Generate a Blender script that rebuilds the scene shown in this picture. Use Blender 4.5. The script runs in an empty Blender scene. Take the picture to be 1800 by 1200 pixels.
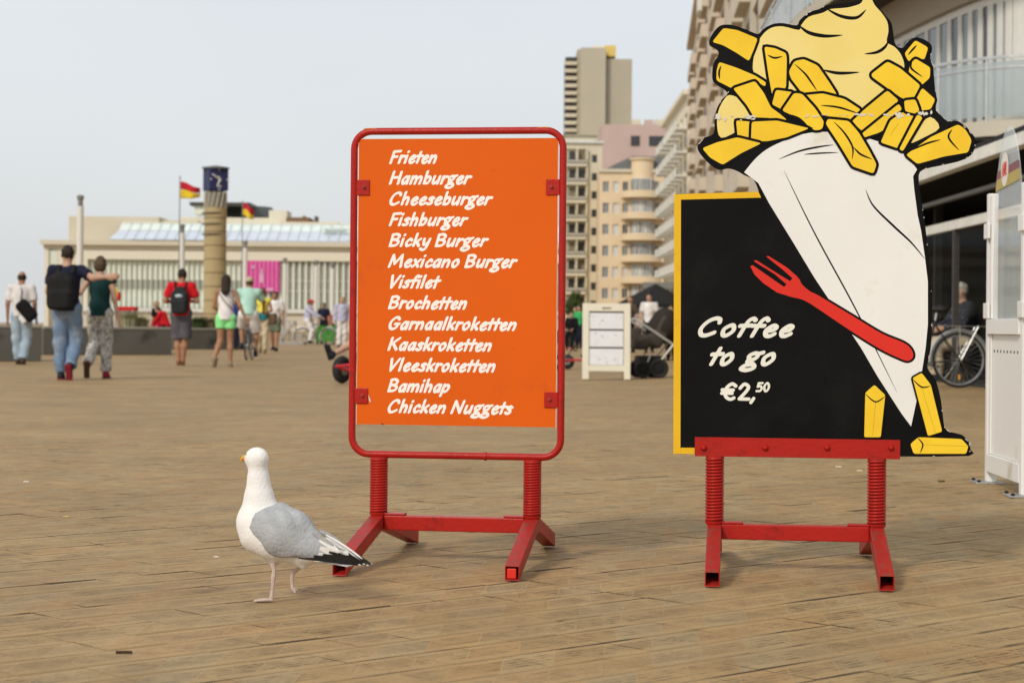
import bpy, bmesh, math, random
import numpy as np
from mathutils import Vector, Matrix
random.seed(7)
RNG = np.random.default_rng(7)
SC = bpy.context.scene
COL = SC.collection
R = math.radians

# ------------------------------------------------------------------ camera
F_PX, CX, CY, CAM_H, ROLL = 3500.0, 900.0, 574.0, 0.69, 0.0087   # photo pixels (1800 x 1200)
cam_d = bpy.data.cameras.new('camera')
cam = bpy.data.objects.new('camera', cam_d)
COL.objects.link(cam)
cam_d.sensor_width = 36.0
cam_d.lens = 36.0 * F_PX / 1800.0
cam_d.shift_y = (CY - 600.0) / 1800.0
cam_d.clip_start = 0.1
cam_d.clip_end = 6000
cam.matrix_world = Matrix.Translation((0, 0, CAM_H)) @ Matrix.Rotation(R(90), 4, 'X') @ Matrix.Rotation(ROLL, 4, 'Z')
cam_d.dof.use_dof = True
cam_d.dof.focus_distance = 5.6
cam_d.dof.aperture_fstop = 7.5
SC.camera = cam

# ------------------------------------------------------------------ sky and sun
SUN_EL, SUN_AZ = R(36), R(212)          # azimuth clockwise from +Y: the sun stands behind the camera, to the left
w = bpy.data.worlds.new('World')
SC.world = w
w.use_nodes = True
nt = w.node_tree
bg = nt.nodes['Background']
sky = nt.nodes.new('ShaderNodeTexSky')
sky.sky_type = 'NISHITA'
sky.sun_disc = False
sky.sun_elevation = SUN_EL
sky.sun_rotation = SUN_AZ
sky.air_density = 1.2
sky.dust_density = 2.5
sky.ozone_density = 1.0
tc = nt.nodes.new('ShaderNodeTexCoord')
mp = nt.nodes.new('ShaderNodeMapping')
mp.inputs['Scale'].default_value = (1.0, 1.0, 2.6)
nz = nt.nodes.new('ShaderNodeTexNoise')
nz.inputs['Scale'].default_value = 2.2
nz.inputs['Detail'].default_value = 5
nz.inputs['Roughness'].default_value = 0.45
rp = nt.nodes.new('ShaderNodeMapRange')
rp.inputs['From Min'].default_value = 0.3
rp.inputs['From Max'].default_value = 0.7
rp.inputs['To Min'].default_value = 0.72
rp.inputs['To Max'].default_value = 0.94
mx = nt.nodes.new('ShaderNodeMix')
mx.data_type = 'RGBA'
mx.inputs['B'].default_value = (8.3, 8.6, 8.9, 1)      # thin high cloud veil
nt.links.new(tc.outputs['Generated'], mp.inputs['Vector'])
nt.links.new(mp.outputs['Vector'], nz.inputs['Vector'])
nt.links.new(nz.outputs['Fac'], rp.inputs['Value'])
nt.links.new(rp.outputs['Result'], mx.inputs['Factor'])
nt.links.new(sky.outputs['Color'], mx.inputs['A'])
nt.links.new(mx.outputs['Result'], bg.inputs['Color'])
bg.inputs['Strength'].default_value = 0.1
sl = bpy.data.lights.new('sun', 'SUN')
sl.energy = 2.0
sl.angle = R(8)
sl.color = (1.0, 0.93, 0.82)
sun = bpy.data.objects.new('sun', sl)
COL.objects.link(sun)
sdir = Vector((math.sin(SUN_AZ) * math.cos(SUN_EL), math.cos(SUN_AZ) * math.cos(SUN_EL), math.sin(SUN_EL)))
sun.location = sdir * 50
sun.rotation_euler = (-sdir).to_track_quat('-Z', 'Y').to_euler()
SC.view_settings.view_transform = 'Standard'
SC.view_settings.look = 'None'
SC.view_settings.exposure = 0.0
SC.view_settings.gamma = 1.0
SC.view_settings.use_curve_mapping = False
try:
    SC.cycles.use_denoising = True
    SC.cycles.max_bounces = 8
except Exception:
    pass

# ------------------------------------------------------------------ geometry helpers
def sstep(a, b, x):
    t = min(1.0, max(0.0, (x - a) / (b - a)))
    return t * t * (3 - 2 * t)
def gz(x, y):                                   # the promenade falls a little towards the sea
    return -0.10 * sstep(9, 27, y) * (1 - sstep(0.5, 5.0, x))
_r = Vector((math.cos(ROLL), 0, math.sin(ROLL)))
_u = Vector((-math.sin(ROLL), 0, math.cos(ROLL)))
def ray(px, py):
    return Vector((0, 1, 0)) + _r * ((px - CX) / F_PX) + _u * (-(py - CY) / F_PX)
def at(px, py, d):                              # point seen at a photo pixel, d metres down the view axis
    return Vector((0, 0, CAM_H)) + ray(px, py) * d
def on_ground(px, py):
    v = ray(px, py)
    d = 10.0
    for _ in range(40):
        z = gz(v.x * d, d)
        d = (z - CAM_H) / v.z
    return Vector((v.x * d, d, gz(v.x * d, d)))
def hz(px):                                     # photo row of the horizon in column px
    return CY + math.tan(ROLL) * (px - CX)

class MB:
    def __init__(s):
        s.v = []; s.f = []
    def add(s, vs, fs):
        n = len(s.v)
        s.v += [tuple(p) for p in vs]
        s.f += [tuple(i + n for i in f) for f in fs]
        return s
    def box(s, c, size, rot=None):
        c = Vector(c); hx, hy, hzz = (q / 2 for q in size)
        vs = [Vector((x, y, z)) for x in (-hx, hx) for y in (-hy, hy) for z in (-hzz, hzz)]
        if rot is not None:
            vs = [rot @ p for p in vs]
        return s.add([p + c for p in vs], [(0, 1, 3, 2), (4, 6, 7, 5), (0, 4, 5, 1), (2, 3, 7, 6), (0, 2, 6, 4), (1, 5, 7, 3)])
    def box2(s, a, b):
        return s.box([(a[i] + b[i]) / 2 for i in range(3)], [abs(b[i] - a[i]) for i in range(3)])
    def tube(s, path, r, n=8, closed=False, ry=None, up=None):
        P = [Vector(p) for p in path]
        m = len(P)
        rr = r if hasattr(r, '__len__') else [r] * m
        ry = rr if ry is None else (ry if hasattr(ry, '__len__') else [ry] * m)
        T = []
        for i in range(m):
            a = P[i - 1] if (closed or i > 0) else P[i]
            b = P[(i + 1) % m] if (closed or i < m - 1) else P[i]
            t = b - a
            T.append(t.normalized() if t.length > 1e-9 else Vector((0, 0, 1)))
        u = Vector(up) if up is not None else (Vector((0, 0, 1)) if abs(T[0].z) < 0.9 else Vector((1, 0, 0)))
        vs = []
        for i in range(m):
            x = u.cross(T[i])
            if x.length < 1e-6:
                x = Vector((1, 0, 0)).cross(T[i])
            x.normalize()
            u2 = T[i].cross(x).normalized()
            if up is None:
                u = u2
            for k in range(n):
                a = 2 * math.pi * k / n
                vs.append(P[i] + x * math.cos(a) * rr[i] + u2 * math.sin(a) * ry[i])
        fs = []
        for i in range(m if closed else m - 1):
            for k in range(n):
                fs.append((i * n + k, i * n + (k + 1) % n, ((i + 1) % m) * n + (k + 1) % n, ((i + 1) % m) * n + k))
        if not closed:
            fs.append(tuple(reversed(range(n))))
            fs.append(tuple((m - 1) * n + k for k in range(n)))
        return s.add(vs, fs)
    def cyl(s, a, b, r0, r1=None, n=12):
        return s.tube([a, b], [r0, r0 if r1 is None else r1], n)
    def ell(s, c, r, nu=12, nv=8, rot=None):
        c = Vector(c)
        r = (r, r, r) if not hasattr(r, '__len__') else r
        vs = [Vector((0, 0, r[2]))]
        for j in range(1, nv):
            th = math.pi * j / nv
            for i in range(nu):
                ph = 2 * math.pi * i / nu
                vs.append(Vector((r[0] * math.sin(th) * math.cos(ph), r[1] * math.sin(th) * math.sin(ph), r[2] * math.cos(th))))
        vs.append(Vector((0, 0, -r[2])))
        if rot is not None:
            vs = [rot @ p for p in vs]
        fs = [(0, 1 + i, 1 + (i + 1) % nu) for i in range(nu)]
        for j in range(nv - 2):
            for i in range(nu):
                a = 1 + j * nu
                fs.append((a + i, a + nu + i, a + nu + (i + 1) % nu, a + (i + 1) % nu))
        a = 1 + (nv - 2) * nu
        fs += [(a + i, len(vs) - 1, a + (i + 1) % nu) for i in range(nu)]
        return s.add([p + c for p in vs], fs)
    def lathe(s, prof, c=(0, 0, 0), n=16, axis='Z'):
        vs = []
        for (r, h) in prof:
            for k in range(n):
                a = 2 * math.pi * k / n
                p = (r * math.cos(a), r * math.sin(a), h)
                if axis == 'Y': p = (p[0], p[2], p[1])
                if axis == 'X': p = (p[2], p[0], p[1])
                vs.append((p[0] + c[0], p[1] + c[1], p[2] + c[2]))
        m = len(prof)
        fs = [(i * n + k, i * n + (k + 1) % n, (i + 1) * n + (k + 1) % n, (i + 1) * n + k) for i in range(m - 1) for k in range(n)]
        fs.append(tuple(reversed(range(n)))); fs.append(tuple((m - 1) * n + k for k in range(n)))
        return s.add(vs, fs)
    def torus(s, c, Rr, r, n=28, m=8, axis='X', ry=None):
        pts = []
        for k in range(n):
            a = 2 * math.pi * k / n
            p = (0, Rr * math.cos(a), Rr * math.sin(a)) if axis == 'X' else ((Rr * math.cos(a), 0, Rr * math.sin(a)) if axis == 'Y' else (Rr * math.cos(a), Rr * math.sin(a), 0))
            pts.append(Vector(p) + Vector(c))
        up = {'X': (1, 0, 0), 'Y': (0, 1, 0), 'Z': (0, 0, 1)}[axis]
        return s.tube(pts, r, m, closed=True, up=up, ry=ry)
    def prism(s, poly, o, ex, ey, t0, t1):      # polygon in the plane (o, ex, ey), extruded along ex x ey from t0 to t1
        o, ex, ey = Vector(o), Vector(ex), Vector(ey)
        en = ex.cross(ey)
        n = len(poly)
        vs = [o + ex * p[0] + ey * p[1] + en * t for t in (t0, t1) for p in poly]
        fs = [tuple(reversed(range(n))), tuple(range(n, 2 * n))]
        fs += [(i, (i + 1) % n, n + (i + 1) % n, n + i) for i in range(n)]
        return s.add(vs, fs)
    def build(s, name, mat, parent=None, smooth=False, bevel=0.0, tri=False, sub=0, angle=40):
        me = bpy.data.meshes.new(name)
        me.from_pydata(s.v, [], s.f)
        bm = bmesh.new()
        bm.from_mesh(me)
        if tri:
            bmesh.ops.triangulate(bm, faces=[f for f in bm.faces if len(f.verts) > 4])
        bmesh.ops.recalc_face_normals(bm, faces=bm.faces)
        bm.to_mesh(me)
        bm.free()
        return link_mesh(name, me, mat, parent, smooth, bevel, sub, angle)

def link_mesh(name, me, mat, parent=None, smooth=False, bevel=0.0, sub=0, angle=40):
    if mat is not None:
        for m in (mat if isinstance(mat, (list, tuple)) else [mat]):
            me.materials.append(m)
    o = bpy.data.objects.new(name, me)
    COL.objects.link(o)
    o.parent = parent
    if smooth:
        me.shade_smooth()
        try:
            me.set_sharp_from_angle(angle=R(angle))
        except Exception:
            pass
    if bevel:
        b = o.modifiers.new('bevel', 'BEVEL')
        b.width = bevel; b.segments = 2; b.limit_method = 'ANGLE'
    if sub:
        q = o.modifiers.new('sub', 'SUBSURF')
        q.levels = sub; q.render_levels = sub
    return o
def copy_of(o, parent=None, loc=None, rz=None):
    c = o.copy()
    COL.objects.link(c)
    c.parent = parent
    if loc is not None: c.location = loc
    if rz is not None: c.rotation_euler = (0, 0, rz)
    return c
def thing(name, label, cat, loc=(0, 0, 0), rz=0.0, group=None):
    o = bpy.data.objects.new(name, None)
    COL.objects.link(o)
    o.empty_display_size = 0.1
    o.location = loc
    o.rotation_euler = (0, 0, rz)
    return tag(o, label, cat, group)
def tag(o, label=None, cat=None, group=None, kind=None):
    if label: o['label'] = label
    if cat:
        o['category'] = cat
        o['kind'] = 'thing'
    if group: o['group'] = group
    if kind: o['kind'] = kind
    return o

# ------------------------------------------------------------------ materials
_M = {}
def srgb(r, g, b):
    f = lambda c: (c / 255 / 12.92) if c <= 10.3 else ((c / 255 + 0.055) / 1.055) ** 2.4
    return (f(r), f(g), f(b))
def mat(name, col, rough=0.6, var=0.12, scale=8.0, bump=0.0, bscale=60.0, metal=0.0, spec=0.25, dirt=None, dirt_amt=0.0, dirt_scale=3.0, coat=0.0, detail=4):
    """procedural paint/cloth/stone: base colour with noise variation, optional patches of a second colour and fine bump"""
    if name in _M:
        return _M[name]
    m = bpy.data.materials.new(name)
    m.use_nodes = True
    n = m.node_tree
    b = n.nodes['Principled BSDF']
    b.inputs['Roughness'].default_value = rough
    b.inputs['Metallic'].default_value = metal
    b.inputs['Specular IOR Level'].default_value = spec
    b.inputs['Coat Weight'].default_value = coat
    t = n.nodes.new('ShaderNodeTexCoord')
    z = n.nodes.new('ShaderNodeTexNoise')
    z.inputs['Scale'].default_value = scale
    z.inputs['Detail'].default_value = detail
    n.links.new(t.outputs['Object'], z.inputs['Vector'])
    mr = n.nodes.new('ShaderNodeMapRange')
    mr.inputs['From Min'].default_value = 0.25; mr.inputs['From Max'].default_value = 0.75
    mr.inputs['To Min'].default_value = 1 - var; mr.inputs['To Max'].default_value = 1 + var
    n.links.new(z.outputs['Fac'], mr.inputs['Value'])
    mu = n.nodes.new('ShaderNodeMix'); mu.data_type = 'RGBA'; mu.blend_type = 'MULTIPLY'
    mu.inputs['Factor'].default_value = 1.0
    mu.inputs['A'].default_value = (*col, 1)
    n.links.new(mr.outputs['Result'], mu.inputs['B'])
    out = mu.outputs['Result']
    if dirt is not None:
        z2 = n.nodes.new('ShaderNodeTexNoise')
        z2.inputs['Scale'].default_value = dirt_scale; z2.inputs['Detail'].default_value = 7
        z2.inputs['Roughness'].default_value = 0.65
        n.links.new(t.outputs['Object'], z2.inputs['Vector'])
        r2 = n.nodes.new('ShaderNodeMapRange')
        r2.inputs['From Min'].default_value = 0.62 - 0.25 * dirt_amt; r2.inputs['From Max'].default_value = 0.70
        n.links.new(z2.outputs['Fac'], r2.inputs['Value'])
        m2 = n.nodes.new('ShaderNodeMix'); m2.data_type = 'RGBA'
        n.links.new(r2.outputs['Result'], m2.inputs['Factor'])
        n.links.new(out, m2.inputs['A'])
        m2.inputs['B'].default_value = (*dirt, 1)
        out = m2.outputs['Result']
    n.links.new(out, b.inputs['Base Color'])
    if bump:
        z3 = n.nodes.new('ShaderNodeTexNoise')
        z3.inputs['Scale'].default_value = bscale; z3.inputs['Detail'].default_value = 3
        n.links.new(t.outputs['Object'], z3.inputs['Vector'])
        bp = n.nodes.new('ShaderNodeBump')
        bp.inputs['Strength'].default_value = bump
        bp.inputs['Distance'].default_value = 0.01
        n.links.new(z3.outputs['Fac'], bp.inputs['Height'])
        n.links.new(bp.outputs['Normal'], b.inputs['Normal'])
    _M[name] = m
    return m
def glass(name, col, rough=0.05, trans=0.0, alpha=1.0):
    if name in _M:
        return _M[name]
    m = mat(name, col, rough=rough, var=0.1, scale=0.6, spec=0.6)
    m.node_tree.nodes['Principled BSDF'].inputs['Transmission Weight'].default_value = trans
    m.node_tree.nodes['Principled BSDF'].inputs['Alpha'].default_value = alpha
    return m

# ------------------------------------------------------------------ signed-distance bodies (people, gull, bags, hair)
def cone(a, b, ra, rb, sx=1.0, cut=False, cut0=False):
    return ('c', np.array(a, float), np.array(b, float), ra, rb, cut, cut0)
def ball(c, r, rot=None):
    r = (r, r, r) if not hasattr(r, '__len__') else r
    return ('e', np.array(c, float), np.array(r, float), None if rot is None else np.array(rot.to_3x3() if hasattr(rot, 'to_3x3') else rot, float))
def rbox(c, hs, rad, rot=None):
    return ('b', np.array(c, float), np.array(hs, float), rad, None if rot is None else np.array(rot.to_3x3() if hasattr(rot, 'to_3x3') else rot, float))
def _bounds(p):
    if p[0] == 'c':
        r = max(p[3], p[4])
        return np.minimum(p[1], p[2]) - r, np.maximum(p[1], p[2]) + r
    if p[0] == 'e':
        r = p[2] if p[3] is None else np.full(3, p[2].max())
        return p[1] - r, p[1] + r
    r = (p[2] + p[3]) if p[4] is None else np.full(3, np.linalg.norm(p[2]) + p[3])
    return p[1] - r, p[1] + r
def _dist(p, X):
    if p[0] == 'c':
        ab = p[2] - p[1]
        L2 = max(1e-9, ab @ ab)
        q = X - p[1]
        t = (q @ ab) / L2
        tc_ = np.clip(t, 0, 1)
        d = np.linalg.norm(q - tc_[..., None] * ab, axis=-1) - (p[3] + (p[4] - p[3]) * tc_)
        if p[5]:
            d = np.maximum(d, (t - 1) * math.sqrt(L2))
        if p[6]:
            d = np.maximum(d, -t * math.sqrt(L2))
        return d
    q = X - p[1]
    if p[0] == 'e':
        if p[3] is not None:
            q = q @ p[3]
        k0 = np.linalg.norm(q / p[2], axis=-1)
        k1 = np.linalg.norm(q / (p[2] ** 2), axis=-1)
        return k0 * (k0 - 1.0) / np.maximum(k1, 1e-6)
    if p[4] is not None:
        q = q @ p[4]
    a = np.abs(q) - p[2]
    return np.linalg.norm(np.maximum(a, 0), axis=-1) + np.minimum(a.max(-1), 0) - p[3]
def sdf_mesh(prims, h=0.012, k=0.03, sub=(), planes=(), smooth=1, noise=None):
    lo = np.min([_bounds(p)[0] for p in prims], 0) - 3 * h
    hi = np.max([_bounds(p)[1] for p in prims], 0) + 3 * h
    N = np.ceil((hi - lo) / h).astype(int) + 1
    ax = [lo[i] + h * np.arange(N[i]) for i in range(3)]
    F = np.full(tuple(N), 4 * h + k)
    def region(p, pad):
        a, b = _bounds(p)
        i0 = np.clip(((a - pad - lo) / h).astype(int), 0, N - 1)
        i1 = np.clip(((b + pad - lo) / h).astype(int) + 2, 1, N)
        s_ = tuple(slice(i0[j], i1[j]) for j in range(3))
        G = np.stack(np.meshgrid(*[ax[j][s_[j]] for j in range(3)], indexing='ij'), -1)
        return s_, G
    for p in prims:
        s_, G = region(p, k + 2 * h)
        d = _dist(p, G)
        f = F[s_]
        e = np.maximum(k - np.abs(f - d), 0) / k
        F[s_] = np.minimum(f, d) - e * e * k * 0.25
    for p in sub:
        s_, G = region(p, 3 * h)
        F[s_] = np.maximum(F[s_], -_dist(p, G))
    if planes:
        G = np.stack(np.meshgrid(*ax, indexing='ij'), -1)
        for (pt, nn) in planes:
            F = np.maximum(F, (G - np.array(pt)) @ np.array(nn))
    # surface nets
    S = F < 0
    c = [S[i:N[0] - 1 + i, j:N[1] - 1 + j, l:N[2] - 1 + l] for i in (0, 1) for j in (0, 1) for l in (0, 1)]
    cnt = sum(q.astype(np.int8) for q in c)
    act = (cnt > 0) & (cnt < 8)
    idx = np.full(act.shape, -1, int)
    idx[act] = np.arange(act.sum())
    cells = np.argwhere(act)
    acc = np.zeros((len(cells), 3)); num = np.zeros(len(cells))
    corner = [(i, j, l) for i in (0, 1) for j in (0, 1) for l in (0, 1)]
    for a in range(8):
        for b in range(a + 1, 8):
            ca, cb = np.array(corner[a]), np.array(corner[b])
            if np.abs(ca - cb).sum() != 1: continue
            fa = F[tuple((cells + ca).T)]; fb = F[tuple((cells + cb).T)]
            x = (fa < 0) != (fb < 0)
            t = np.where(x, fa / np.where(x, fa - fb, 1), 0)
            acc += np.where(x[:, None], ca + t[:, None] * (cb - ca), 0)
            num += x
    V = lo + h * (cells + acc / num[:, None])
    faces = []
    for d in range(3):
        e1, e2 = [(1, 2), (2, 0), (0, 1)][d]
        s0 = [slice(1, N[q] - 1) for q in range(3)]
        s0[d] = slice(0, N[d] - 1)
        s1 = list(s0); s1[d] = slice(1, N[d])
        A = S[tuple(s0)]; B = S[tuple(s1)]
        for flip, msk in ((False, A & ~B), (True, ~A & B)):
            e = np.argwhere(msk)
            off = np.array([1, 1, 1]); off[d] = 0
            e = e + off
            def cell(da, db):
                q = e.copy(); q[:, e1] -= da; q[:, e2] -= db
                return idx[tuple(q.T)]
            quad = np.stack([cell(1, 1), cell(0, 1), cell(0, 0), cell(1, 0)], -1)
            faces.append(quad[:, ::-1] if flip else quad)
    Q = np.concatenate(faces)
    for _ in range(smooth):                     # light relaxation
        su = np.zeros_like(V); n_ = np.zeros(len(V))
        for a in range(4):
            b = (a + 1) % 4
            np.add.at(su, Q[:, a], V[Q[:, b]]); np.add.at(n_, Q[:, a], 1)
            np.add.at(su, Q[:, b], V[Q[:, a]]); np.add.at(n_, Q[:, b], 1)
        V = V * 0.4 + 0.6 * su / n_[:, None]
    if noise is not None:
        V = noise(V)
    return V, Q
def sdf_obj(name, prims, m, parent=None, h=0.012, k=0.03, sub=(), planes=(), smooth=1, noise=None):
    V, Q = sdf_mesh(prims, h, k, sub, planes, smooth, noise)
    me = bpy.data.meshes.new(name)
    me.from_pydata(V.tolist(), [], Q.tolist())
    me.update()
    return link_mesh(name, me, m, parent, smooth=True, angle=180)

# ------------------------------------------------------------------ ground and paving
TILE, GROW = 0.148, R(42.5)
EU = Vector((math.cos(GROW), math.sin(GROW), 0)); EV = Vector((-math.sin(GROW), math.cos(GROW), 0))
U0 = 3.694; V0 = 4.555          # a wide sandy joint at u = U0 and a wide dark one at v = V0
GAP = 0.007
def paving_material(name, joints):
    m = bpy.data.materials.new(name); m.use_nodes = True
    n = m.node_tree; L = n.links
    b = n.nodes['Principled BSDF']
    def N(t): return n.nodes.new('ShaderNode' + t)
    def M_(op, a, b_=None, c=None):
        q = N('Math'); q.operation = op
        for i, x in enumerate((a, b_, c)):
            if x is None: continue
            if isinstance(x, (int, float)): q.inputs[i].default_value = x
            else: L.new(x, q.inputs[i])
        return q.outputs[0]
    g = N('NewGeometry')
    def dot(v):
        q = N('VectorMath'); q.operation = 'DOT_PRODUCT'
        L.new(g.outputs['Position'], q.inputs[0]); q.inputs[1].default_value = v
        return q.outputs['Value']
    u, v = dot(EU), dot(EV)
    u = M_('SUBTRACT', u, U0); v = M_('SUBTRACT', v, V0)
    u = M_('SUBTRACT', u, M_('MULTIPLY', M_('GREATER_THAN', u, 0), GAP))
    v = M_('SUBTRACT', v, M_('MULTIPLY', M_('GREATER_THAN', v, 0), GAP))
    tu = M_('DIVIDE', u, TILE); tv = M_('DIVIDE', v, TILE)
    fu = M_('FRACT', tu); fv = M_('FRACT', tv)
    cu = M_('FLOOR', tu); cv = M_('FLOOR', tv)
    wr = N('TexWhiteNoise'); wr.noise_dimensions = '1D'; L.new(cv, wr.inputs['W'])
    tw = M_('ADD', M_('SUBTRACT', tu, tv), M_('ADD', M_('MULTIPLY', wr.outputs['Value'], 0.22), M_('MULTIPLY', cv, -0.17)))   # the ribbed fields end on a slant across the tile
    fw = M_('FRACT', tw)
    cmb = N('CombineXYZ'); L.new(M_('FLOOR', tw), cmb.inputs[0]); L.new(cv, cmb.inputs[1])
    wn = N('TexWhiteNoise'); L.new(cmb.outputs[0], wn.inputs['Vector'])
    # tile colour: light brown clay, some greyer, some pinker
    ramp = N('ValToRGB')
    L.new(wn.outputs['Value'], ramp.inputs[0])
    e = ramp.color_ramp.elements
    e[0].position = 0.0; e[0].color = (0.357, 0.231, 0.100, 1)
    e[1].position = 1.0; e[1].color = (0.408, 0.272, 0.123, 1)
    x = e.new(0.35); x.color = (0.376, 0.254, 0.116, 1)
    x = e.new(0.6); x.color = (0.401, 0.247, 0.104, 1)
    x = e.new(0.8); x.color = (0.364, 0.259, 0.129, 1)
    # ribbed field in the middle of every tile: five grooves along the row
    rib = M_('MULTIPLY', M_('SINE', M_('MULTIPLY', fv, 2 * math.pi * 7)), 0.5)
    rib = M_('ADD', rib, 0.5)
    inu = M_('MULTIPLY', M_('GREATER_THAN', fw, 0.016), M_('LESS_THAN', fw, 0.984))
    inv = M_('MULTIPLY', M_('GREATER_THAN', fv, 0.24), M_('LESS_THAN', fv, 0.78))
    field = M_('MULTIPLY', inu, inv)
    groove = M_('MULTIPLY', M_('GREATER_THAN', rib, 0.55), field)
    # wear: large soft tone changes, small speckle, dark stains
    tc2 = N('TexCoord')
    def noise(sc, det, ro=0.5, vec=None):
        q = N('TexNoise'); q.inputs['Scale'].default_value = sc; q.inputs['Detail'].default_value = det; q.inputs['Roughness'].default_value = ro
        L.new(vec if vec is not None else g.outputs['Position'], q.inputs['Vector'])
        return q.outputs['Fac']
    def remap(f, a, b_, c, d):
        q = N('MapRange'); L.new(f, q.inputs[0])
        for i, x in enumerate((a, b_, c, d)): q.inputs[i + 1].default_value = x
        return q.outputs[0]
    big = remap(noise(0.9, 4), 0.3, 0.7, 0.86, 1.12)
    mid = remap(noise(9, 5, 0.6), 0.3, 0.7, 0.88, 1.10)
    fine = remap(noise(120, 3, 0.75), 0.3, 0.7, 0.80, 1.16)
    tone = M_('MULTIPLY', M_('MULTIPLY', big, mid), fine)
    brk = remap(noise(26, 3, 0.6), 0.42, 0.62, 0.15, 1.0)
    groove_dk = M_('MULTIPLY', brk, remap(noise(3.0, 4), 0.35, 0.65, 0.12, 0.62))
    fadef = remap(noise(6.5, 4, 0.6), 0.38, 0.62, -0.03, 0.17)
    tone = M_('MULTIPLY', tone, M_('SUBTRACT', 1.0, M_('MULTIPLY', groove, groove_dk)))  # grooves coloured darker by an uneven amount
    tone = M_('MULTIPLY', tone, M_('SUBTRACT', 1.0, M_('MULTIPLY', field, fadef)))
    mul = N('Mix'); mul.data_type = 'RGBA'; mul.blend_type = 'MULTIPLY'; mul.inputs['Factor'].default_value = 1
    L.new(ramp.outputs['Color'], mul.inputs['A']); L.new(tone, mul.inputs['B'])
    col = mul.outputs['Result']
    st = remap(noise(2.1, 6, 0.62), 0.60, 0.74, 0.0, 0.26)
    sm = N('Mix'); sm.data_type = 'RGBA'; L.new(st, sm.inputs['Factor']); L.new(col, sm.inputs['A'])
    sm.inputs['B'].default_value = (0.155, 0.13, 0.115, 1)
    col = sm.outputs['Result']
    sp = remap(noise(38, 2, 0.5), 0.77, 0.80, 0.0, 0.5)
    s2 = N('Mix'); s2.data_type = 'RGBA'; L.new(sp, s2.inputs['Factor']); L.new(col, s2.inputs['A'])
    s2.inputs['B'].default_value = (0.07, 0.055, 0.045, 1)
    col = s2.outputs['Result']
    hgt = M_('MULTIPLY', groove, -0.6)
    if joints:                                  # beyond the tiles built one by one
        jm = M_('MAXIMUM', M_('LESS_THAN', fv, 0.06), M_('MULTIPLY', M_('LESS_THAN', fu, 0.01), 0.3))
        jm = M_('MULTIPLY', jm, remap(noise(1.3, 3), 0.35, 0.6, 0.15, 0.85))
        jx = N('Mix'); jx.data_type = 'RGBA'; L.new(jm, jx.inputs['Factor']); L.new(col, jx.inputs['A'])
        jx.inputs['B'].default_value = (0.10, 0.072, 0.045, 1)
        col = jx.outputs['Result']
        hgt = M_('SUBTRACT', hgt, jm)
    L.new(col, b.inputs['Base Color'])
    hh = M_('ADD', hgt, M_('MULTIPLY', noise(220, 2), 0.5))
    bp = N('Bump'); bp.inputs['Strength'].default_value = 0.55; bp.inputs['Distance'].default_value = 0.003
    L.new(hh, bp.inputs['Height']); L.new(bp.outputs['Normal'], b.inputs['Normal'])
    b.inputs['Roughness'].default_value = 0.72
    b.inputs['Specular IOR Level'].default_value = 0.3
    return m
M_TILE = paving_material('clay paving tile', False)
M_PAVE = paving_material('clay paving far', True)
M_JOINT = mat('joint sand', (0.085, 0.062, 0.038), rough=0.95, var=0.35, scale=30, dirt=(0.30, 0.22, 0.115), dirt_amt=0.5, dirt_scale=4.0)
M_EDGE = mat('dirty tile edge', (0.075, 0.055, 0.036), rough=0.95, var=0.3, scale=30)
# ground sheet: near part bare sand bed under the tiles, then paving out to the horizon
def grid_sheet(name, xs, ys, zoff, m, parent=None):
    vs = [(x, y, gz(x, y) + zoff) for y in ys for x in xs]
    nx = len(xs)
    fs = [(j * nx + i, j * nx + i + 1, (j + 1) * nx + i + 1, (j + 1) * nx + i) for j in range(len(ys) - 1) for i in range(nx - 1)]
    b = MB(); b.add(vs, fs)
    return b.build(name, m, parent)
xs = [-2500, -400, -60, -20, -8] + [-7 + 0.5 * i for i in range(1, 28)] + [8, 20, 60, 400, 2500]
TEND = 12.0
ground = grid_sheet('ground', xs, [-40, -10, 0, 3, 6, 9, 12, 15, 18, 21, 24, 27, 30, 40, 80, 300, 1200, 5000], -0.011, M_JOINT)
tag(ground, 'pale brown clay paved promenade', None, None, 'structure')
del ground['label']
tiles = []
def tile_centre(i, j):
    uu = U0 + (i + 0.5) * TILE + (GAP if i >= 0 else 0)
    vv = V0 + (j + 0.5) * TILE + (GAP if j >= 0 else 0)
    return EU * uu + EV * vv
for i in range(-70, 90):
    for j in range(-70, 90):
        c = tile_centre(i, j)
        if 2.6 < c.y < TEND and abs(c.x) < 0.95 + c.y * 0.285:
            tiles.append((c.y, i, j, c))
def proj_in(c):
    px = CX + c.x / c.y * F_PX
    py = CY + CAM_H / c.y * F_PX
    return -40 < px < 1840 and py < 1235
HW, HV, CH = TILE / 2 - 0.0002, TILE / 2 - 0.0028, 0.0035
def tile_geo(c, ang, tilt, dz):
    rot = Matrix.Rotation(ang, 3, 'Z') @ Matrix.Rotation(tilt[0], 3, 'X') @ Matrix.Rotation(tilt[1], 3, 'Y')
    vs = []
    for (hw, hv, z) in ((HW, HV, -0.010), (HW, HV, -CH), (HW - 0.0004, HV - CH, 0.0)):
        for sx, sy in ((-1, -1), (1, -1), (1, 1), (-1, 1)):
            vs.append(rot @ Vector((sx * hw, sy * hv, z)) + Vector(c) + Vector((0, 0, dz)))
    fs = [(8, 9, 10, 11)]
    for k in range(4):
        q = (k + 1) % 4
        fs += [(k, q, 4 + q, 4 + k), (4 + k, 4 + q, 8 + q, 8 + k)]
    return vs, fs
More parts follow.
